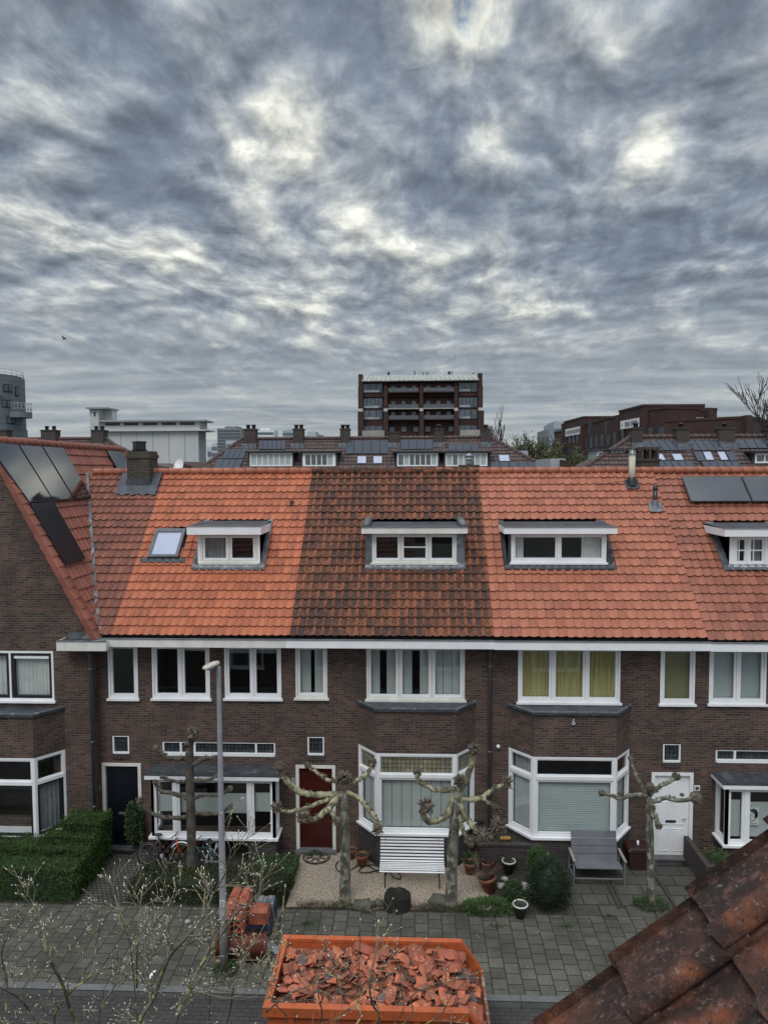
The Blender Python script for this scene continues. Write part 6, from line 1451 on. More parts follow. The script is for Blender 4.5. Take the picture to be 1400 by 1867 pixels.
# ================= apartment block =================
YA = 130; ax = lambda px: at(px, 740, YA).x; az = lambda py: at(768, py, YA).z
ap = empty('apartment_block', (at(768,740,YA).x, YA, 0), 'dark red brick apartment block with balconies and metal roof', 'apartment block')
M['aproof'] = pm('seamed metal roof', (.40,.41,.37), (.26,.27,.24), .8, .5, sc3=(1,1,.2)); M['lightcon'] = pm('pale concrete edge', (.32,.31,.29), (.25,.24,.22), .5, .8)
b = MB(); b.box(ax(654), ax(878), YA+1.8, YA+14, 0, az(696), 0)
for px in (653, 700, 765, 828, 872):      # stepped buttresses
    w_ = 8 if px in (653,872) else 6
    for (ya, d) in ((683 if px not in (653,872) else 679, 0.0 if px in (653,872) else 1.2),): pass
    b.box(ax(px), ax(px+w_), YA+.9, YA+2, 0, az(694 if w_ == 6 else 680), 0); b.box(ax(px)-.02, ax(px+w_)+.02, YA+.1, YA+.898, 0, az(704), 0); b.box(ax(px)-.04, ax(px+w_+1)+.04, YA-.8, YA+.098, 0, az(750), 0)
    b.prism([(ax(px)-.05,YA-.85,az(750)),(ax(px)-.05,YA+.1,az(750)),(ax(px)-.05,YA+.1,az(744))], (ax(px+w_)-ax(px)+.1,0,0), 1)
b.box(ax(880), ax(883), YA+3, YA+14, 0, az(752), 0)
for ya, yb in ((712,722),(730-.0,736),(740,748),(763,770),(770.2,800)): b.box(ax(660), ax(872), YA+1.2, YA+1.79, az(yb), az(ya), 0)
b.build('wall', [M['brick_far'], M['lightcon']], ap)
b = MB(); ZB_ = at(768,683.5,YA+8).z
b.prism([(ax(660),YA-.2,az(693)),(ax(660),YA+8,ZB_),(ax(660),YA+8,az(696)),(ax(660),YA-.2,az(694.5))], (ax(872)-ax(660),0,0), 0)
for k in range(26): x = ax(660)+(ax(872)-ax(660))*k/25; b.bar((x,YA-.2,az(693)+.05),(x,YA+8,ZB_+.05),.10,.12)
b.build('roof', M['aproof'], ap)
for px, w_, h_ in ((704,4,5),(755,2,6),(772,1.5,4),(778,1.5,4),(781,1.5,3),(820,5,5),(827,1.5,6),(868,2,2)): b = MB(); b.box(ax(px), ax(px+w_), YA+8, YA+8.5, az(690), at(768,682.5-h_,YA+8).z); b.build('roof_vent', M['black'], ap)
def apwin(xa, xb, ya, yb, n_, m='glass_far', Yo=1.1, lab=None):
    f = MB(); f.box(ax(xa), ax(xb), YA+Yo, YA+Yo+.08, az(yb), az(ya)); fo = f.build('window', M['black'], ap)
    g = MB(); W = (ax(xb)-ax(xa))/n_
    for k in range(n_): x = ax(xa)+W*k; g.box(x+.07, x+W-.07, YA+Yo-.03, YA+Yo-.001, az(yb)+.08, az(ya)-.08)
    g.build('pane', M[m], fo)
M['litw'] = pm('pale window reflections', (.35,.37,.38), (.20,.22,.24), .9, .3); M['bluew'] = pm('bluish far glass', (.10,.125,.15), (.06,.08,.10), .6, .15)
for (ya, yb) in ((697,714),(724,743),(746,764),(775,794)):
    for (xa, xb) in ((661,697),(836,871)):
        apwin(xa, xb, ya, yb, 3 if ya != 724 else 5, 'bluew')
        p = MB(); p.box(ax(xa+2), ax(xb-6 if xa < 700 else xa+22), YA+1.02, YA+1.04, az(yb-.8), az(yb-5)); p.build('blind', M['litw'], ap)
for (ya, yb, ys) in ((700,713,4),(728,743,1),(748,763,3)):
    for (x0_, x1_) in ((708,763),(772,827)):
        d = MB(); d.box(ax(x0_), ax(x1_), YA+1.15, YA+1.19, az(yb), az(ya-2)); do = d.build('balcony_recess', M['brick_far'], ap)
        g = MB()
        for k in range(3): x = ax(x0_+5+k*19); g.box(x, x+.7, YA+1.10, YA+1.149, az(yb), az(ya+2))
        g.build('window', M['bluew'], do)
        r_ = MB(); r_.box(ax(x0_), ax(x1_), YA-.35, YA-.30, az(yb+1), az(yb-5)); r_.box(ax(x0_), ax(x1_), YA-.36, YA-.29, az(yb-5)+.002, az(yb-5.8)); r_.build('balcony_railing', M['pipe'], ap)
        s_ = MB(); s_.box(ax(x0_-1), ax(x1_+1), YA-.4, YA+1.1, az(yb+3), az(yb+1)-.002); s_.build('balcony', M['lightcon' if ya == 728 else 'brick_far'], ap)
for px in (709, 731, 753, 775, 795, 818): apwin(px, px+10, 777, 787, 1, 'bluew', 1.1)
for (xa, xb) in ((661,701),(838,874)): s_ = MB(); s_.box(ax(xa), ax(xb), YA-1.2, YA-.9, az(798), az(796)); s_.box(ax(xa), ax(xb), YA-1.19, YA-1.15, az(796)+.002, az(785)); s_.build('balcony', [M['lightcon']], ap)
# ================= white silo building =================
YS = 120; sx = lambda px: at(px, 800, YS).x; sz = lambda py: at(270, py, YS).z
M['silo'] = pm('weathered white render', (.50,.51,.51), (.40,.415,.42), .12, .9, lo=.35, hi=.7, sc3=(1,1,.3)); M['silo2'] = pm('grey render', (.34,.355,.37), (.27,.285,.30), .15, .9)
si = empty('silo_building', (sx(270), YS, 0), 'pale grey windowless industrial silo building with a stair tower', 'industrial building')
b = MB(); b.box(sx(192), sx(362), YS, YS+4.4, 0, sz(786.6), 0); b.box(sx(186), sx(365), YS-.1, YS+4.4, sz(784), sz(769.4), 0); b.hexa([V3(q) for q in ((sx(362.2),YS+.3,0),(at(376,800,YS+4.4).x,YS+4.4,0),(sx(362)-.1,YS+4.6,0),(sx(362),YS+4.4,0),(sx(362.2),YS+.3,sz(787)),(at(376,800,YS+4.4).x,YS+4.4,sz(787)),(sx(362)-.1,YS+4.6,sz(787)),(sx(362),YS+4.4,sz(787)))], 1)
for k in range(1, 6): x = sx(192+k*29); b.box(x-.06, x+.06, YS-.05, YS, 0, sz(788), 1)
b.build('wall', [M['silo'], M['silo2']], si)
b = MB(); b.box(sx(184), sx(376), YS-.8, YS+4.7, sz(769), sz(766)); b.build('roof', M['silo2'], si)
b = MB(); b.box(sx(190), sx(379), YS-.7, YS+4.6, sz(786.4), sz(784.2)); b.build('cornice', M['silo'], si)
for k in range(5): b = MB(); xa = 194+k*34; b.box(sx(xa), sx(xa+26), YS-.16, YS-.11, sz(775.5), sz(771)); b.build('window', M['far_dark'], si)
b = MB(); b.box(sx(170), sx(186), YS-1, YS+2, 0, sz(746)); b.box(sx(186)+.01, sx(202), YS+.9, YS+3, sz(770), sz(746)); b.build('stair_tower', M['silo'], si)
b = MB(); b.box(sx(166), sx(204), YS-1.6, YS+3.4, sz(745.8), sz(743)); b.build('tower_roof', M['silo2'], si)
b = MB(); b.box(sx(178), sx(181), YS-1.06, YS-1.01, sz(759), sz(751)); b.build('window', M['far_dark'], si)
# ================= round grey tower =================
YT = 105; tx = lambda px: at(px, 740, YT).x; tz = lambda py: at(30, py, YT).z
M['slate'] = brick('dark slate cladding', (.13,.15,.17), (.15,.17,.19), (.09,.10,.115), bw=6, rh=.9, ms=.05, bump=.02, var=.2)
tw_ = empty('round_tower', (tx(-22), YT, 0), 'dark grey curved apartment tower with a projecting round balcony', 'tower block')
rT = tx(39)-tx(-22)
def cyl(r, z0, z1, m, name, a0=0, a1=6.2832, cx=None, cy=0, seg=48, parent=None):
    b = MB(); cx = tx(-22) if cx is None else cx; vs_ = []
    for i in range(seg+1): a = a0+(a1-a0)*i/seg; vs_ += [V3((cx+r*math.sin(a), YT+cy-r*math.cos(a), z0)), V3((cx+r*math.sin(a), YT+cy-r*math.cos(a), z1))]
    b.shared(vs_, [(2*i, 2*i+2, 2*i+3, 2*i+1) for i in range(seg)], 0)
    b.face([vs_[2*i+1] for i in range(seg+1)], 0); b.face([vs_[2*i] for i in range(seg, -1, -1)], 0)
    return b.build(name, M[m], parent or tw_)
cyl(rT, 0, tz(689), 'slate', 'wall'); cyl(rT*.93, tz(689)+.01, tz(686), 'slate', 'roof')
b = MB(); 
for zz in (.5, 1.0): b.tube([V3((tx(-22)+rT*.97*math.sin(a/40*6.283), YT-rT*.97*math.cos(a/40*6.283), tz(689)+zz)) for a in range(41)], .035, 4, cap=False)
for k in range(30): a = k/30*6.283; p = V3((tx(-22)+rT*.97*math.sin(a), YT-rT*.97*math.cos(a), tz(689))); b.tube([p, p+V3((0,0,1))], .03, 4)
b.build('roof_railing', M['galv'], tw_)
def curvewin(pa, pb, ya, yb, m='bluew', n=2):
    f = MB(); g = MB(); cxx = tx(-22); A = [math.asin(max(-1,min(1,(tx(p)-cxx)/rT))) for p in (pa, pb)]
    def arc(b, r, a0, a1, z0, z1):
        P = lambda a, z: V3((cxx+r*math.sin(a), YT-r*math.cos(a), z)); am = (a0+a1)/2
        b.face([P(a0,z0),P(am,z0),P(am,z1),P(a0,z1)]); b.face([P(am,z0),P(a1,z0),P(a1,z1),P(am,z1)])
    arc(f, rT+.06, A[0], A[1], tz(yb), tz(ya)); fo = f.build('window', M['black'], tw_)
    for k in range(n): w_ = (A[1]-A[0])/n; arc(g, rT+.12, A[0]+w_*k+w_*.1, A[0]+w_*(k+1)-w_*.1, tz(yb)+.15, tz(ya)-.15)
    g.build('pane', M[m], fo)
for a in ((6,20,700,714),(28,35.5,704,718),(37.2,38.7,706,724),(4,18,729,748),(26,34,732,746),(8,22,758,770),(30,37,760,775)): curvewin(*a)
for yb, xr in ((718,24),(778,27)): cyl(rT*1.02+.3, tz(yb+8), tz(yb), 'slate', 'balcony', a0=-.8, a1=math.asin((tx(xr)-tx(-22))/rT)+.05, seg=24); cyl(rT*1.02+.32, tz(yb)+.01, tz(yb-6), 'glass_far', 'balcony_railing', a0=-.5, a1=math.asin((tx(xr-4)-tx(-22))/rT), seg=20)
cyl(tx(63)-tx(44), tz(763), tz(753), 'slate', 'balcony', cx=tx(44), seg=36, cy=-1)
b = MB(); rr_ = tx(63)-tx(44)
for zz in (.5, 1.3): b.tube([V3((tx(44)+rr_*.97*math.sin(a/30*6.283), YT-1-rr_*.97*math.cos(a/30*6.283), tz(753)+zz)) for a in range(31)], .035, 4, cap=False)
for k in range(20): a = k/20*6.283; p = V3((tx(44)+rr_*.97*math.sin(a), YT-1-rr_*.97*math.cos(a), tz(753))); b.tube([p, p+V3((0,0,1.3))], .03, 4)
b.build('balcony_railing', M['galv'], tw_)
cyl(rT*1.03, 0, tz(783), 'slate', 'base', seg=40)
# ================= red brick complex with banners =================
def bbox_seg(parent, px0, Y0_, px1, Y1_, ytop0, wins=(), name='wall', zb=0, th=10, m='brick_far', label=None):
    a, c = at(px0, ytop0, Y0_), at(px1, ytop0, Y1_); a.z = c.z = 0; zt = at(px0, ytop0, Y0_).z
    fr = FR(a.x, a.y, c.x, c.y); b = MB(); b.lbox(fr, 0, fr[3], zb, zt, -th, 0); b.lbox(fr, -.1, fr[3]+.1, zt+.001, zt+.35, -th, .12); o = b.build(name, M[m], parent)
    return fr, zt, o
rc = empty('brick_complex', (at(1150,800,120).x, 120, 0), 'long dark red brick apartment complex with two white banner signs', 'apartment block')
def fwin(parent, fr, s, w_, z0, z1):
    b = MB(); b.lbox(fr, s, s+w_, z0, z1, 0, .03); fo = b.build('window', M['far_dark'], parent); g = MB(); g.lbox(fr, s+.1, s+w_/2-.04, z0+.1, z1-.1, .031, .05); g.lbox(fr, s+w_/2+.04, s+w_-.1, z0+.1, z1-.1, .031, .05); g.build('pane', M['bluew'], fo)
segs = [(1010,176,1028,168,794),(1028,168,1064,152,771),(1064,152,1092,142,775),(1092,142,1128,130,768),(1128,130,1172,118,752),(1172,118,1216,113,750)]
frs = []
for i, (a, ya, c, yc, yt) in enumerate(segs):
    if i == 0: yt = 790
    fr, zt, o = bbox_seg(rc, a, ya, c, yc, yt); frs.append((fr, zt))
    nwin = max(2, int(fr[3]/3.2))
    for k in range(nwin):
        for z0 in (zt-5.0, zt-8.4, zt-11.6):
            if z0 > 4: fwin(rc, fr, fr[3]*(k+.3)/nwin, 1.5, z0, z0+2.3)
fr, zt, o = bbox_seg(rc, 1210, 110, 1366, 103, 769.5, th=14)
for k in range(12): fwin(rc, fr, fr[3]*(.02+.05*k), .6, zt-6.5, zt-4.5) if k < 4 else None
fr2, zt2, o2 = bbox_seg(rc, 1205, 117, 1262, 115, 748, th=10, name='penthouse'); bbox_seg(rc, 1262.5, 116, 1297, 115, 750, th=8, name='penthouse')
for (xa, xb, ya, yb) in ((1268,1282,761,768),(1218,1232,761,768)): b = MB(); p, q = at(xa,ya,114.5), at(xb,yb,114.5); b.box(p.x, q.x, 114.4, 114.5, q.z, p.z); b.build('window', M['litw'], rc)
for (px, Yp, yt) in ((1026,167,772),(1061,151,764),(1127,129.5,757),(1172,117,748),(1292,114,748),(1360,102.5,757)):
    b = MB(); p = at(px, yt, Yp); b.box(p.x-.1, p.x+at(px+8,yt,Yp).x-p.x, Yp-.3, Yp+1.5, 0 if px < 1200 else p.z-4, p.z); b.build('pier', M['brick_far'], rc)
for px, yt in ((1240,744),(1254,744),(1206,746),(1077,768),(1107,767)): b = MB(); p = at(px, yt, 122); b.box(p.x-.25, p.x+.25, 122, 122.5, p.z-2.5, p.z); b.build('roof_vent', M['black'], rc)
# banners
M['banner'] = pm('white banner board', (.80,.80,.80), (.66,.66,.67), .5, .7); M['bletter'] = pm('grey lettering', (.14,.14,.15), (.11,.11,.12), 1, .7)
def banner(px0, ya0, yb0, Y0_, px1, ya1, yb1, Y1_, text, label):
    a, c = at(px0, yb0, Y0_-1), at(px1, yb1, Y1_-1); za, zb = a.z, at(px0, ya0, Y0_-1).z; fr = FR(a.x, a.y, c.x, c.y)
    b = MB(); b.lbox(fr, 0, fr[3], za, zb, -.15, 0); t = b.build('banner_sign', M['banner'], org=(a.x,a.y,za)); tag(t, label, 'sign')
    mb = MB(); h_ = zb-za     # the lettering is too far away to read: rows of grey upright strokes as wide as the photo shows
    for q, w_, k in text: mb.lbox(fr, fr[3]*q, fr[3]*(q+w_), za+h_*(.5-k/2), za+h_*(.5+k/2), .02, .05)
    mb.build('lettering', M['bletter'], t)
banner(1030,783,796,166.5,1059,780,792,154, [(.06+.052*i, .018 if i % 3 else .03, .5 if i % 4 else .36) for i in range(17)], 'white banner sign lettered on the lower brick wing with pale windows below')
banner(1130,768,783,128.5,1170,762,777,118.5, [(.05, .08, .07), (.88, .07, .07)]+[(.24+.047*i, .020 if i % 2 else .028, .48) for i in range(12) if i != 5], 'larger white banner sign on the taller brick wing nearest the bare tree')
# ================= distant towers =================
def tower(px0, px1, yt, Yd, m, label, name='tower_block', grp='towers on the skyline', step=None, rows=12, win='glass_far', d=20):
    xa, xb = at(px0,yt,Yd).x, at(px1,yt,Yd).x; zt = at(px0,yt,Yd).z; t = empty(name, ((xa+xb)/2,Yd,0), label, 'tower block', grp)
    b = MB(); b.box(xa, xb, Yd, Yd+d, 0, zt); b.build('wall', M[m], t)
    for k in range(rows):
        z = zt-(k+.75)*zt*.8/rows*1.0; b = MB(); b.box(xa+(xb-xa)*.04, xb-(xb-xa)*.04, Yd-.3, Yd-.02, z-zt*.8/rows*.25, z+zt*.8/rows*.25); b.build('window_band', M[win], t)
    if step: s0, s1, dy = step; b = MB(); b.box(at(s0,yt,Yd).x, at(s1,yt,Yd).x, Yd+2, Yd+d-2, zt+.01, at(px0,yt-dy,Yd).z); b.build('roof_plant', M[m], t)
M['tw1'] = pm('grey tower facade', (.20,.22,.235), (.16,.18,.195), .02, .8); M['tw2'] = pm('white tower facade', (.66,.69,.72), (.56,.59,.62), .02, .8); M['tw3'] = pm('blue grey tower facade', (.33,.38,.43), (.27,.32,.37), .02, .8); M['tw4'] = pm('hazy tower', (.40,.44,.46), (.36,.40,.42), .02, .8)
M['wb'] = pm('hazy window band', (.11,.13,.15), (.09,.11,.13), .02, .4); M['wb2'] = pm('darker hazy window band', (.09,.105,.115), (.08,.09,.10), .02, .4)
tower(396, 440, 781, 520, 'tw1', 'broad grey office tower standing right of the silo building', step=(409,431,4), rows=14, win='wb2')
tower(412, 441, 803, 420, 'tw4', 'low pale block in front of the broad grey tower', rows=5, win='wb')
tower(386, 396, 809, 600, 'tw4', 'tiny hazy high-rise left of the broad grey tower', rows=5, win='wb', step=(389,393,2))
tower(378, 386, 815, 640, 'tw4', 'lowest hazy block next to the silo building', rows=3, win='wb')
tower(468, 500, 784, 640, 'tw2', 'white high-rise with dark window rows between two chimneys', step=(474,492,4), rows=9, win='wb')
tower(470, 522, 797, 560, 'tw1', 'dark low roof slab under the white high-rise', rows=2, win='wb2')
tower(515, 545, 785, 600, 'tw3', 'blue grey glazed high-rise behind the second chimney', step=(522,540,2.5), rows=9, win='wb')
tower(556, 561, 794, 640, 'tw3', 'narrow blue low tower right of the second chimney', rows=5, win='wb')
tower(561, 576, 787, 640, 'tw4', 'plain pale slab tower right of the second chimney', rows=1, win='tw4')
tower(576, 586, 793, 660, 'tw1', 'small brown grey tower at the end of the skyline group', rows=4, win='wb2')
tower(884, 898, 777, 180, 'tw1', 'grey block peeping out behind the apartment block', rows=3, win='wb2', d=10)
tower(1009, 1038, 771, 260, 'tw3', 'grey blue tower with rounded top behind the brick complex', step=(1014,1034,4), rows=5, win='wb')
tower(996, 1012, 783, 270, 'tw1', 'dark narrow block at the edge of the park trees', rows=4, win='wb2')
# ================= background trees =================
M['twig'] = pm('distant bare twigs', (.075,.065,.058), (.05,.044,.04), 1, .95); M['twigy'] = pm('greenish spring twigs', (.10,.105,.045), (.065,.07,.032), .6, .95)
def baretree(base, H, spread, label, m='twig', seed=1, lev=5, r0=.3, leafn=0, name='bare_tree', upb=.25, kids=(3,4), leafm=None, ls=.3, grp='bare trees beyond the roofs', minr=.018):
    rn = random.Random(seed); t = empty(name, base, label, 'tree', grp); tr = MB(); cr = MB(); tips = []
    def grow(p, d, ln, r, l):
        n = 3; pts = [p]; q = p
        for k in range(n): d = (d+V3((rn.uniform(-1,1), rn.uniform(-1,1), rn.uniform(-.6,1)))*.16).normalized(); q = q+d*ln/n; pts.append(q)
        (tr if l < 2 else cr).tube(pts, [max(minr, r*(1-.45*k/n)) for k in range(n+1)], 6 if l < 2 else 3, 0, cap=False)
        if l >= lev: tips.append(q); return
        for k in range(rn.randint(*kids)+(1 if l == 0 else 0)):
            s = rn.randint(1, n); a = rn.uniform(0,6.283); tilt = rn.uniform(.35,.85)*spread
            x = d.orthogonal().normalized(); x = Matrix.Rotation(a, 3, d) @ x
            nd = (d*math.cos(tilt)+x*math.sin(tilt)+V3((0,0,upb))).normalized(); grow(pts[s], nd, ln*rn.uniform(.6,.85), r*.58, l+1)
    grow(V3(base), V3((0,0,1)), H*.34, r0, 0)
    if leafn:
        for _ in range(leafn):
            c = rn.choice(tips)+V3((rn.gauss(0,1), rn.gauss(0,1), rn.gauss(0,1)))*H*.02; a = V3((rn.uniform(-1,1), rn.uniform(-1,1), rn.uniform(-1,1))).normalized(); x = a.orthogonal().normalized()*ls*.5; y = a.cross(x); cr.face([c-x, c-y, c+x, c+y], 1)
    tr.build('trunk', M[m], t); cr.build('crown', [M[m], M[leafm or m]], t); return t
def gb(px, Y): p = at(px, 850, Y); return V3((p.x, Y, -.15))
baretree(gb(1462,75), 20, .75, 'tall bare tree rising highest at the picture edge above the dormer', seed=21, lev=6, r0=.38, kids=(2,4), minr=.03)
baretree(gb(1340,140), 17.5, .9, 'broad bare tree behind the brick complex pier', seed=22, lev=6, r0=.3, kids=(3,3), minr=.035)
baretree(gb(1372,130), 16.5, .9, 'lower bare tree crossing the tall one beyond the solar panels', seed=23, lev=6, r0=.3, kids=(3,3), minr=.035)
for k, (px, H, l_) in enumerate(((902,22,'slim bare poplar nearest the apartment block'),(911,22.5,'taller of the slim bare poplars, its top free in the sky'))): baretree(gb(px,150), H, .26, l_, seed=30+k, lev=4, r0=.30, name='bare_poplar', upb=.7, kids=(3,4), grp='bare poplars by the apartment block', minr=.05)
for k, (px, Y, H, l_) in enumerate(((928,150,18,'roundish bare tree right of the poplars'),(944,160,19,'bare tree in the gap before the greenish trees'),(1003,170,20,'bare tree against the brick complex edge'))): baretree(gb(px,Y), H, .9, l_, seed=40+k, lev=5, kids=(3,4), r0=.3, minr=.05)
for k, (px, Y, H, l_, m) in enumerate(((966,115,15.5,'dense greenish tree sprouting beside the brown hip roof','twigy'),(990,120,16.5,'yellow green budding tree before the brick complex','twigy'),(950,135,15.5,'dull olive tree mass behind the end house','twigy'),(1006,125,14,'low olive tree at the foot of the brick complex','twigy'))): baretree(gb(px,Y), H, 1.0, l_, m, seed=50+k, lev=6, kids=(3,3), leafn=1500, leafm='twigy', ls=.34, name='budding_tree', grp='budding trees in the park', minr=.04)
b = MB(); rn = random.Random(9)
for i in range(5200):
    x = rn.uniform(at(880,850,190).x, at(1030,850,190).x); y = 190+rn.uniform(-6,6); h = 9.5+3.0*mnoise.noise(V3((x*.12,0,0)))
    c = V3((x,y,h*rn.random()**.5)); a = V3((rn.uniform(-1,1), rn.uniform(-1,1), rn.uniform(-1,1))).normalized(); q = a.orthogonal().normalized()*.6; w_ = a.cross(q); b.face([c-q,c-w_,c+q,c+w_])
tag(b.build('treeline', M['twig'], org=(20,190,0)), 'far dusky treeline beyond the end house', 'trees', kind='stuff')
# small low outbuildings between the rows
def shed(px0, px1, yt, yb, Y, rise, m, label, flip=False):
    a, c = at(px0, yb, Y), at(px1, yb, Y); zt = at(px0, yt, Y).z; b = MB(); mid = (a.x+c.x)/2; ze = a.z
    t = empty('outbuilding', (mid, Y, 0), label, 'outbuilding', 'outbuildings between the terraces')
    pts = [(a.x,Y,ze-.02),(a.x if not flip else c.x,Y,zt),(c.x,Y,ze-.02)] if rise else [(a.x,Y,ze),(c.x,Y,ze),(c.x,Y,zt),(a.x,Y,zt)]
    w_ = MB(); w_.box(min(a.x,c.x), max(a.x,c.x), Y, Y+5, -.1, min(a.z,c.z)-.03); w_.build('wall', M['brick'], t)
    b.prism(pts, (0,5,0), 0); b.build('roof', M[m], t)
shed(272, 330, 844, 857, 40, True, 'tileG2', 'low brown gabled outbuilding roof behind the chimney')
shed(322, 372, 841, 857, 41, True, 'brick_far', 'dark mono-pitch outbuilding roof by the satellite dish')
shed(1003, 1030, 836, 857, 42, False, 'silo2', 'pale corrugated outbuilding before the brick complex')
shed(1026, 1062, 838, 857, 41, True, 'brick_far', 'dark brown sloped outbuilding beside the pale corrugated one')
shed(935, 962, 822, 857, 62, False, 'tw3', 'pale grey box extension behind the end house hip')
# satellite dish
c = at(329, 851, 33); t = empty('satellite_dish', c-V3((0,0,.6)), 'white satellite dish behind the orange ridge', 'satellite dish')
b = MB(); prof = []; 
for i in range(6): r_ = .38*i/5; prof.append((r_, .10*(r_/.38)**2))
n_ = V3((-.6,-.75,.3)).normalized(); x_ = n_.orthogonal().normalized(); y_ = n_.cross(x_); vs_ = [c+(x_*math.cos(k/20*6.283)+y_*math.sin(k/20*6.283))*r_+n_*z_ for r_, z_ in prof for k in range(20)]
b.shared(vs_, [(i*20+k, i*20+(k+1)%20, i*20+20+(k+1)%20, i*20+20+k) for i in range(5) for k in range(20)], 0); b.build('dish', M['white'], t)
b = MB(); b.tube([c-V3((0,0,1.2)), c-V3((0,0,.1)), c], .025, 6); b.tube([c-V3((0,0,.3)), c+n_*.4], .012, 5); b.build('bracket', M['galv'], t)
# bird
c = at(118, 618, 60); t = MB(); t.tube([c+V3((-.16,0,0)), c+V3((-.06,0,.01)), c+V3((.08,0,.02)), c+V3((.17,0,.05))], [.02,.06,.055,.02], 8); t.face([c+V3((-.05,0,.03)), c+V3((.06,0,.03)), c+V3((.0,-.3,.22)), c+V3((-.05,-.42,.16))]); t.face([c+V3((-.05,0,.03)), c+V3((.06,0,.03)), c+V3((.0,.3,.24)), c+V3((-.05,.42,.18))]); t.face([c+V3((-.15,-.02,0)), c+V3((-.15,.02,0)), c+V3((-.27,.05,-.01)), c+V3((-.27,-.05,-.01))])
tag(t.build('bird', M['black'], org=c), 'small dark bird flying in the cloudy sky', 'bird')
# ================= our own house: roof corner by the camera =================
m, t, bs = newmat('lichened old clay tile'); M['oldtile'] = m
tcn = t.nodes.new('ShaderNodeTexCoord'); oc = tcn.outputs['Object']
c1 = ramp(t, noise(t, oc, 3.2, 8, .62, .3), [(.35,(.21,.068,.028)), (.43,(.10,.043,.029)), (.60,(.055,.032,.026))])
c2 = mixc(t, ramp(t, noise(t, oc, 3.0, 9, .66, .5, (3,7,2)), [(.47,0.),(.57,.9)]), c1, (.030,.023,.021))
c3 = mixc(t, ramp(t, noise(t, oc, 22, 6, .72, .2, (1,1,1)), [(.52,0.),(.66,.65)]), c2, (.19,.095,.075))
c4 = mixc(t, ramp(t, noise(t, oc, 55, 4, .7, .1, (2,1,5)), [(.60,0.),(.70,.55)]), c3, (.30,.26,.22))
c5 = mixc(t, ramp(t, noise(t, oc, 75, 4, .7, .1, (6,1,5)), [(.56,0.),(.64,.65)]), c4, (.018,.014,.013))
t.links.new(c5, bs.inputs['Base Color']); bs.inputs['Roughness'].default_value = .9; bs.inputs['Specular IOR Level'].default_value = .25
hh = math_(t, 'ADD', noise(t, oc, 60, 6, .7), math_(t, 'MULTIPLY', noise(t, oc, 9, 4, .6), 1.5)); bumpn(t, bs, hh, .55, .008)
own = empty('roof_gable_house', (1.6, 1.5, 0), 'lichen covered old clay tile roof corner close to the camera', 'house')
a_, c_ = at(980,1867,2.0), at(1400,1500,2.0); OV = (c_-a_).normalized(); ON = V3((-OV.z,0,OV.x))
PU0, PH0 = PU, PH
PU = [0,.03,.10,.18,.28,.38,.48,.56,.62,.66,.70,.74,.78,.82,.86,.91,.96,1.01,1.045,1.05,1.03,1.0,1.0]
PH = [.0,.02,.05,.06,.04,.01,.0,.02,.07,.15,.30,.50,.70,.85,.95,1.0,.98,.86,.66,.45,.32,.28,.0]
b = MB(); tile_roof(b, a_-OV*(.297*4+.007)-ON*.045, (0,-1,0), OV, 1.5, .297*13, .25, .297, .078, .030, jit=.003)
# verge edges: the side face of each edge tile
rnv = random.Random(2)
for r_ in range(13):
    p = a_-OV*(.297*4+.007)-ON*.045+OV*(.297*r_); L_ = .31
    for (y_, h0, h1) in ((.004, .06, .0),):
        pts = [p+ON*.062+V3((0,y_,0)), p+OV*L_+ON*.028+V3((0,y_,0)), p+OV*L_+ON*-.06+V3((0,y_,0)), p+ON*-.028+V3((0,y_,0))]; b.face(pts, 0, [(0,r_)]*4)
    b.face([p+ON*.062+V3((0,.004,0)), p+ON*-.028+V3((0,.004,0)), p+ON*-.028+V3((0,-.03,0)), p+ON*.058+V3((0,-.03,0))], 0, [(0,r_)]*4)
rf_ = b.build('roof', M['oldtile'], own)
PU, PH = PU0, PH0
b = MB(); w_ = V3((0,-1.5,0)); q0 = a_-OV*1.2-ON*.12; q1 = a_+OV*2.65-ON*.12; b.prism([q0+V3((0,-.02,0)), q1+V3((0,-.02,0)), q1+V3((0,-1.5,0)), q0+V3((0,-1.5,0))], ON*.03, 0); b.build('roof_deck', M['bin'], own)
b = MB(); gy = 1.88; qa = a_-OV*.6-ON*.17; qb = a_+OV*2.6-ON*.17; b.face([(qa.x,gy,6.2),(qb.x+2.4,gy,6.2),(qb.x,gy,qb.z),(qa.x,gy,qa.z)]); 
wall(b, (V3((0,3.7,0)), V3((-1,0,0)), V3((0,1,0))), -9, 12, -.1, 5.6, [(x, x+1.8, 3.6, 5.2) for x in (-8,-5,-2,1,4,7.5)]+[(x, x+2.2, .8, 2.8) for x in (-7.6,-2.5,2.4,7.0)])
b.build('wall', M['brick'], own)
for x in (-8,-5,-2,1,4,7.5): window(own, (V3((0,3.7,0)), V3((-1,0,0)), V3((0,1,0))), x, x+1.8, 3.6, 5.2, [.5], glass='glass_far')
for x in (-7.6,-2.5,2.4,7.0): window(own, (V3((0,3.7,0)), V3((-1,0,0)), V3((0,1,0))), x, x+2.2, .8, 2.8, [.3,.7], glass='glass_far')
b = MB(); tile_roof(b, V3((-12,3.9,5.75)), (1,0,0), V3((0,-1,.98)), 12.0, 4.6, .3, .3); b.build('roof', M['tileO'], own)
b = MB(); b.box(-12, 9, 3.71, 3.95, 5.5, 5.72); b.build('gutter', M['white'], own)
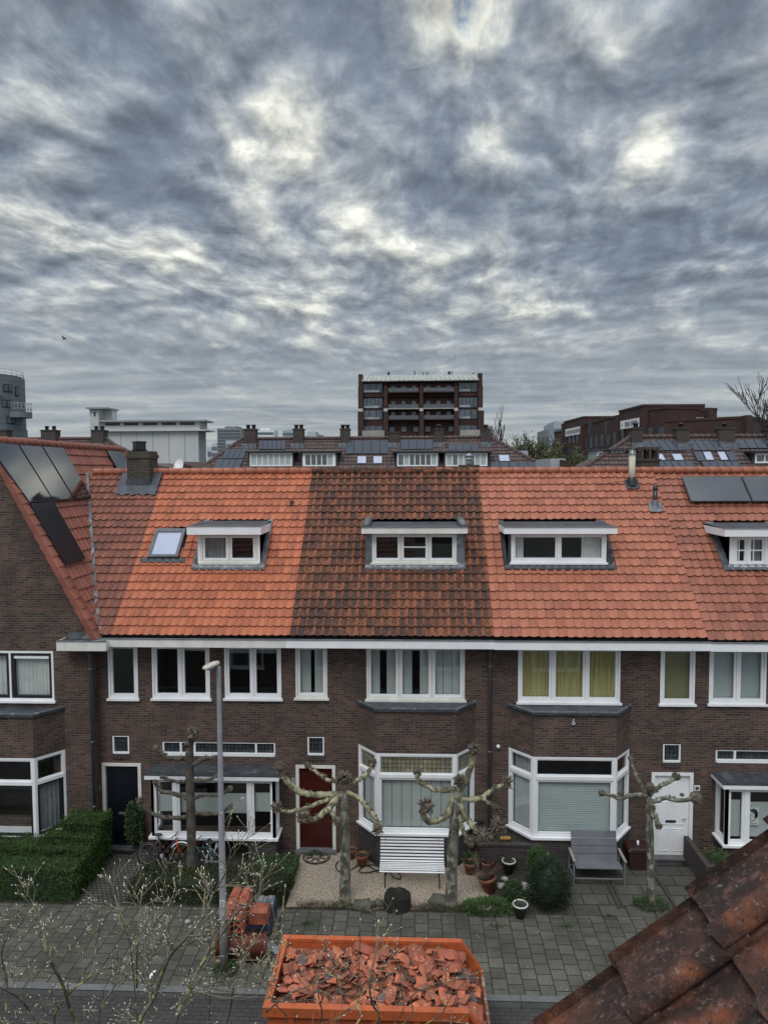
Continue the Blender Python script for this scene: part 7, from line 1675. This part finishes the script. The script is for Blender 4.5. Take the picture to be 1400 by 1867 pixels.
# ================= budding tree in our front garden =================
M['fbark'] = pm('lichened young bark', (.18,.17,.12), (.09,.08,.06), 9, .9, .5, c3=(.34,.34,.11), s3=9, bd=.01); M['ftwig'] = pm('thin brown twig', (.20,.18,.125), (.11,.095,.07), 9, .85, c3=(.34,.34,.15), s3=6); M['bud'] = pm('silvery opening bud', (.85,.83,.72), (.65,.64,.50), 20, .6)
rn = random.Random(2024); FK = V3((-2.7, 6.9, 2.6)); tb = empty('young_tree', (-2.7,6.9,-.1), 'young tree with lichened branches and silvery opening buds in front of the pavement', 'tree')
b = MB(); b.tube([V3((-2.7,6.9,-.2)), V3((-2.68,6.92,1.2)), FK], [.09,.075,.06], 10); b.build('trunk', M['fbark'], tb)
buds = MB(); tw = MB()
def bud(p, d, s):
    d = d.normalized(); x = d.orthogonal().normalized(); y = d.cross(x)
    s *= .8; ring_ = [p+d*s*.35+(x*math.cos(k*2.094)+y*math.sin(k*2.094))*s*.17 for k in range(3)]
    buds.shared([p]+ring_+[p+d*s], [(0,2,1),(0,3,2),(0,1,3),(4,1,2),(4,2,3),(4,3,1)], 0, True)
def twig(p, d, ln, r, l):
    n = 4; pts = [p]; q = p
    for k in range(n):
        d = (d+V3((rn.uniform(-1,1), rn.uniform(-1,1), rn.uniform(-.7,.9)))*.20).normalized(); q = q+d*ln/n; pts.append(q)
        if rn.random() < .20: bud(q, d+V3((rn.uniform(-1,1), rn.uniform(-1,1), rn.uniform(-.3,1)))*.7, rn.uniform(.018,.034))
    tw.tube(pts, [max(.0034, r*1.2*(1-.5*k/n)) for k in range(n+1)], 4, 0, cap=False)
    bud(q, d, rn.uniform(.028,.048))
    if l > 0:
        for k in range(rn.randint(1,3)):
            s = rn.randint(1,n-1); x = d.orthogonal().normalized(); x = Matrix.Rotation(rn.uniform(0,6.283), 3, d) @ x
            twig(pts[s], (d+x*rn.uniform(.6,1.2)+V3((0,0,.25))), ln*rn.uniform(.45,.75), r*.6, l-1)
limbs = [([(69,1863),(38,1822),(0,1800),(-30,1790)], 6.6, .016), ([(137,1863),(113,1791),(86,1740),(79,1692),(65,1661),(44,1634)], 6.7, .019), ([(254,1870),(281,1819),(308,1747),(343,1706),(374,1665),(387,1630)], 6.4, .024),
    ([(319,1870),(346,1802),(374,1747),(404,1706),(425,1675),(446,1651)], 7.2, .022), ([(100,1870),(127,1812),(168,1774),(178,1712),(202,1654)], 7.0, .013), ([(250,1860),(245,1790),(236,1716),(219,1665),(202,1603)], 6.5, .009),
    ([(415,1860),(425,1805),(439,1767),(450,1735),(456,1723)], 6.9, .012), ([(374,1665),(395,1620),(411,1592),(425,1545),(447,1539)], 6.4, .008), ([(250,1800),(250,1740),(253,1690),(260,1622)], 6.8, .008), ([(305,1760),(308,1706),(311,1640),(338,1625)], 7.3, .008),
    ([(683,1870),(678,1830),(674,1798),(684,1740),(690,1683)], 6.6, .013), ([(648,1870),(650,1830),(654,1775),(657,1680)], 6.3, .010), ([(580,1870),(580,1810),(584,1744),(600,1720)], 6.9, .009), ([(739,1864),(749,1818),(790,1795),(835,1785),(867,1775)], 6.5, .008), ([(486,1845),(530,1810),(570,1795),(615,1780)], 6.9, .008),
    ([(788,1860),(820,1820),(852,1785)], 6.6, .007), ([(610,1866),(620,1800),(600,1745)], 7.2, .006), ([(520,1866),(500,1830),(480,1795),(470,1750)], 6.9, .008), ([(380,1866),(385,1810),(420,1730),(428,1680)], 6.6, .008), ([(20,1866),(14,1790),(4,1740),(20,1690)], 6.4, .012),
    ([(180,1866),(200,1810),(240,1770),(270,1745),(300,1700)], 7.1, .012), ([(330,1830),(360,1810),(420,1820),(460,1800)], 6.7, .007), ([(440,1680),(470,1640),(475,1600),(480,1560)], 7.0, .006), ([(500,1790),(512,1720),(516,1660),(520,1620)], 7.1, .006), ([(720,1866),(732,1800),(720,1740)], 6.9, .006)]
for pts, Yl, r in limbs:
    b = MB(); n = len(pts); q = [at(x, y, Yl+.22*math.sin(i*1.3+Yl*5)) for i, (x, y) in enumerate(pts)]
    if pts[0][1] > 1855: q = [FK+(q[0]-FK)*.25+V3((0,0,-.1)), FK+(q[0]-FK)*.65]+q
    s_ = smooth(q, 4); m_ = len(s_)
    b.tube(s_, [max(.0035, r*1.25*(1-.78*i/m_)) for i in range(m_)], 7, 0); b.build('branch', M['fbark'], tb)
    dens_ = 1.0 if pts[0][0] < 470 else .45
    for i in range(3, m_):
        d = (s_[i]-s_[i-1]).normalized()
        if rn.random() < (.60 if s_[i].z < 5.6 else .42)*dens_:
            x = d.orthogonal().normalized(); x = Matrix.Rotation(rn.uniform(0,6.283), 3, d) @ x
            twig(s_[i], d*.7+x*rn.uniform(.5,1)+V3((0,0,.2)), rn.uniform(.15,.42), max(.0035, r*.3), 2 if dens_ == 1 else 1)
        if rn.random() < .2: bud(s_[i], d+V3((rn.uniform(-1,1), rn.uniform(-1,1), rn.uniform(-1,1))), rn.uniform(.03,.05))
    bud(s_[-1], s_[-1]-s_[-2], .06)
tag(tw.build('twigs', M['ftwig'], tb), kind='stuff'); tag(buds.build('buds', M['bud'], tb), kind='stuff')

for o in bpy.data.objects:
    if o.parent is None and o.get('category') and not o.get('kind'): o['kind'] = 'thing'
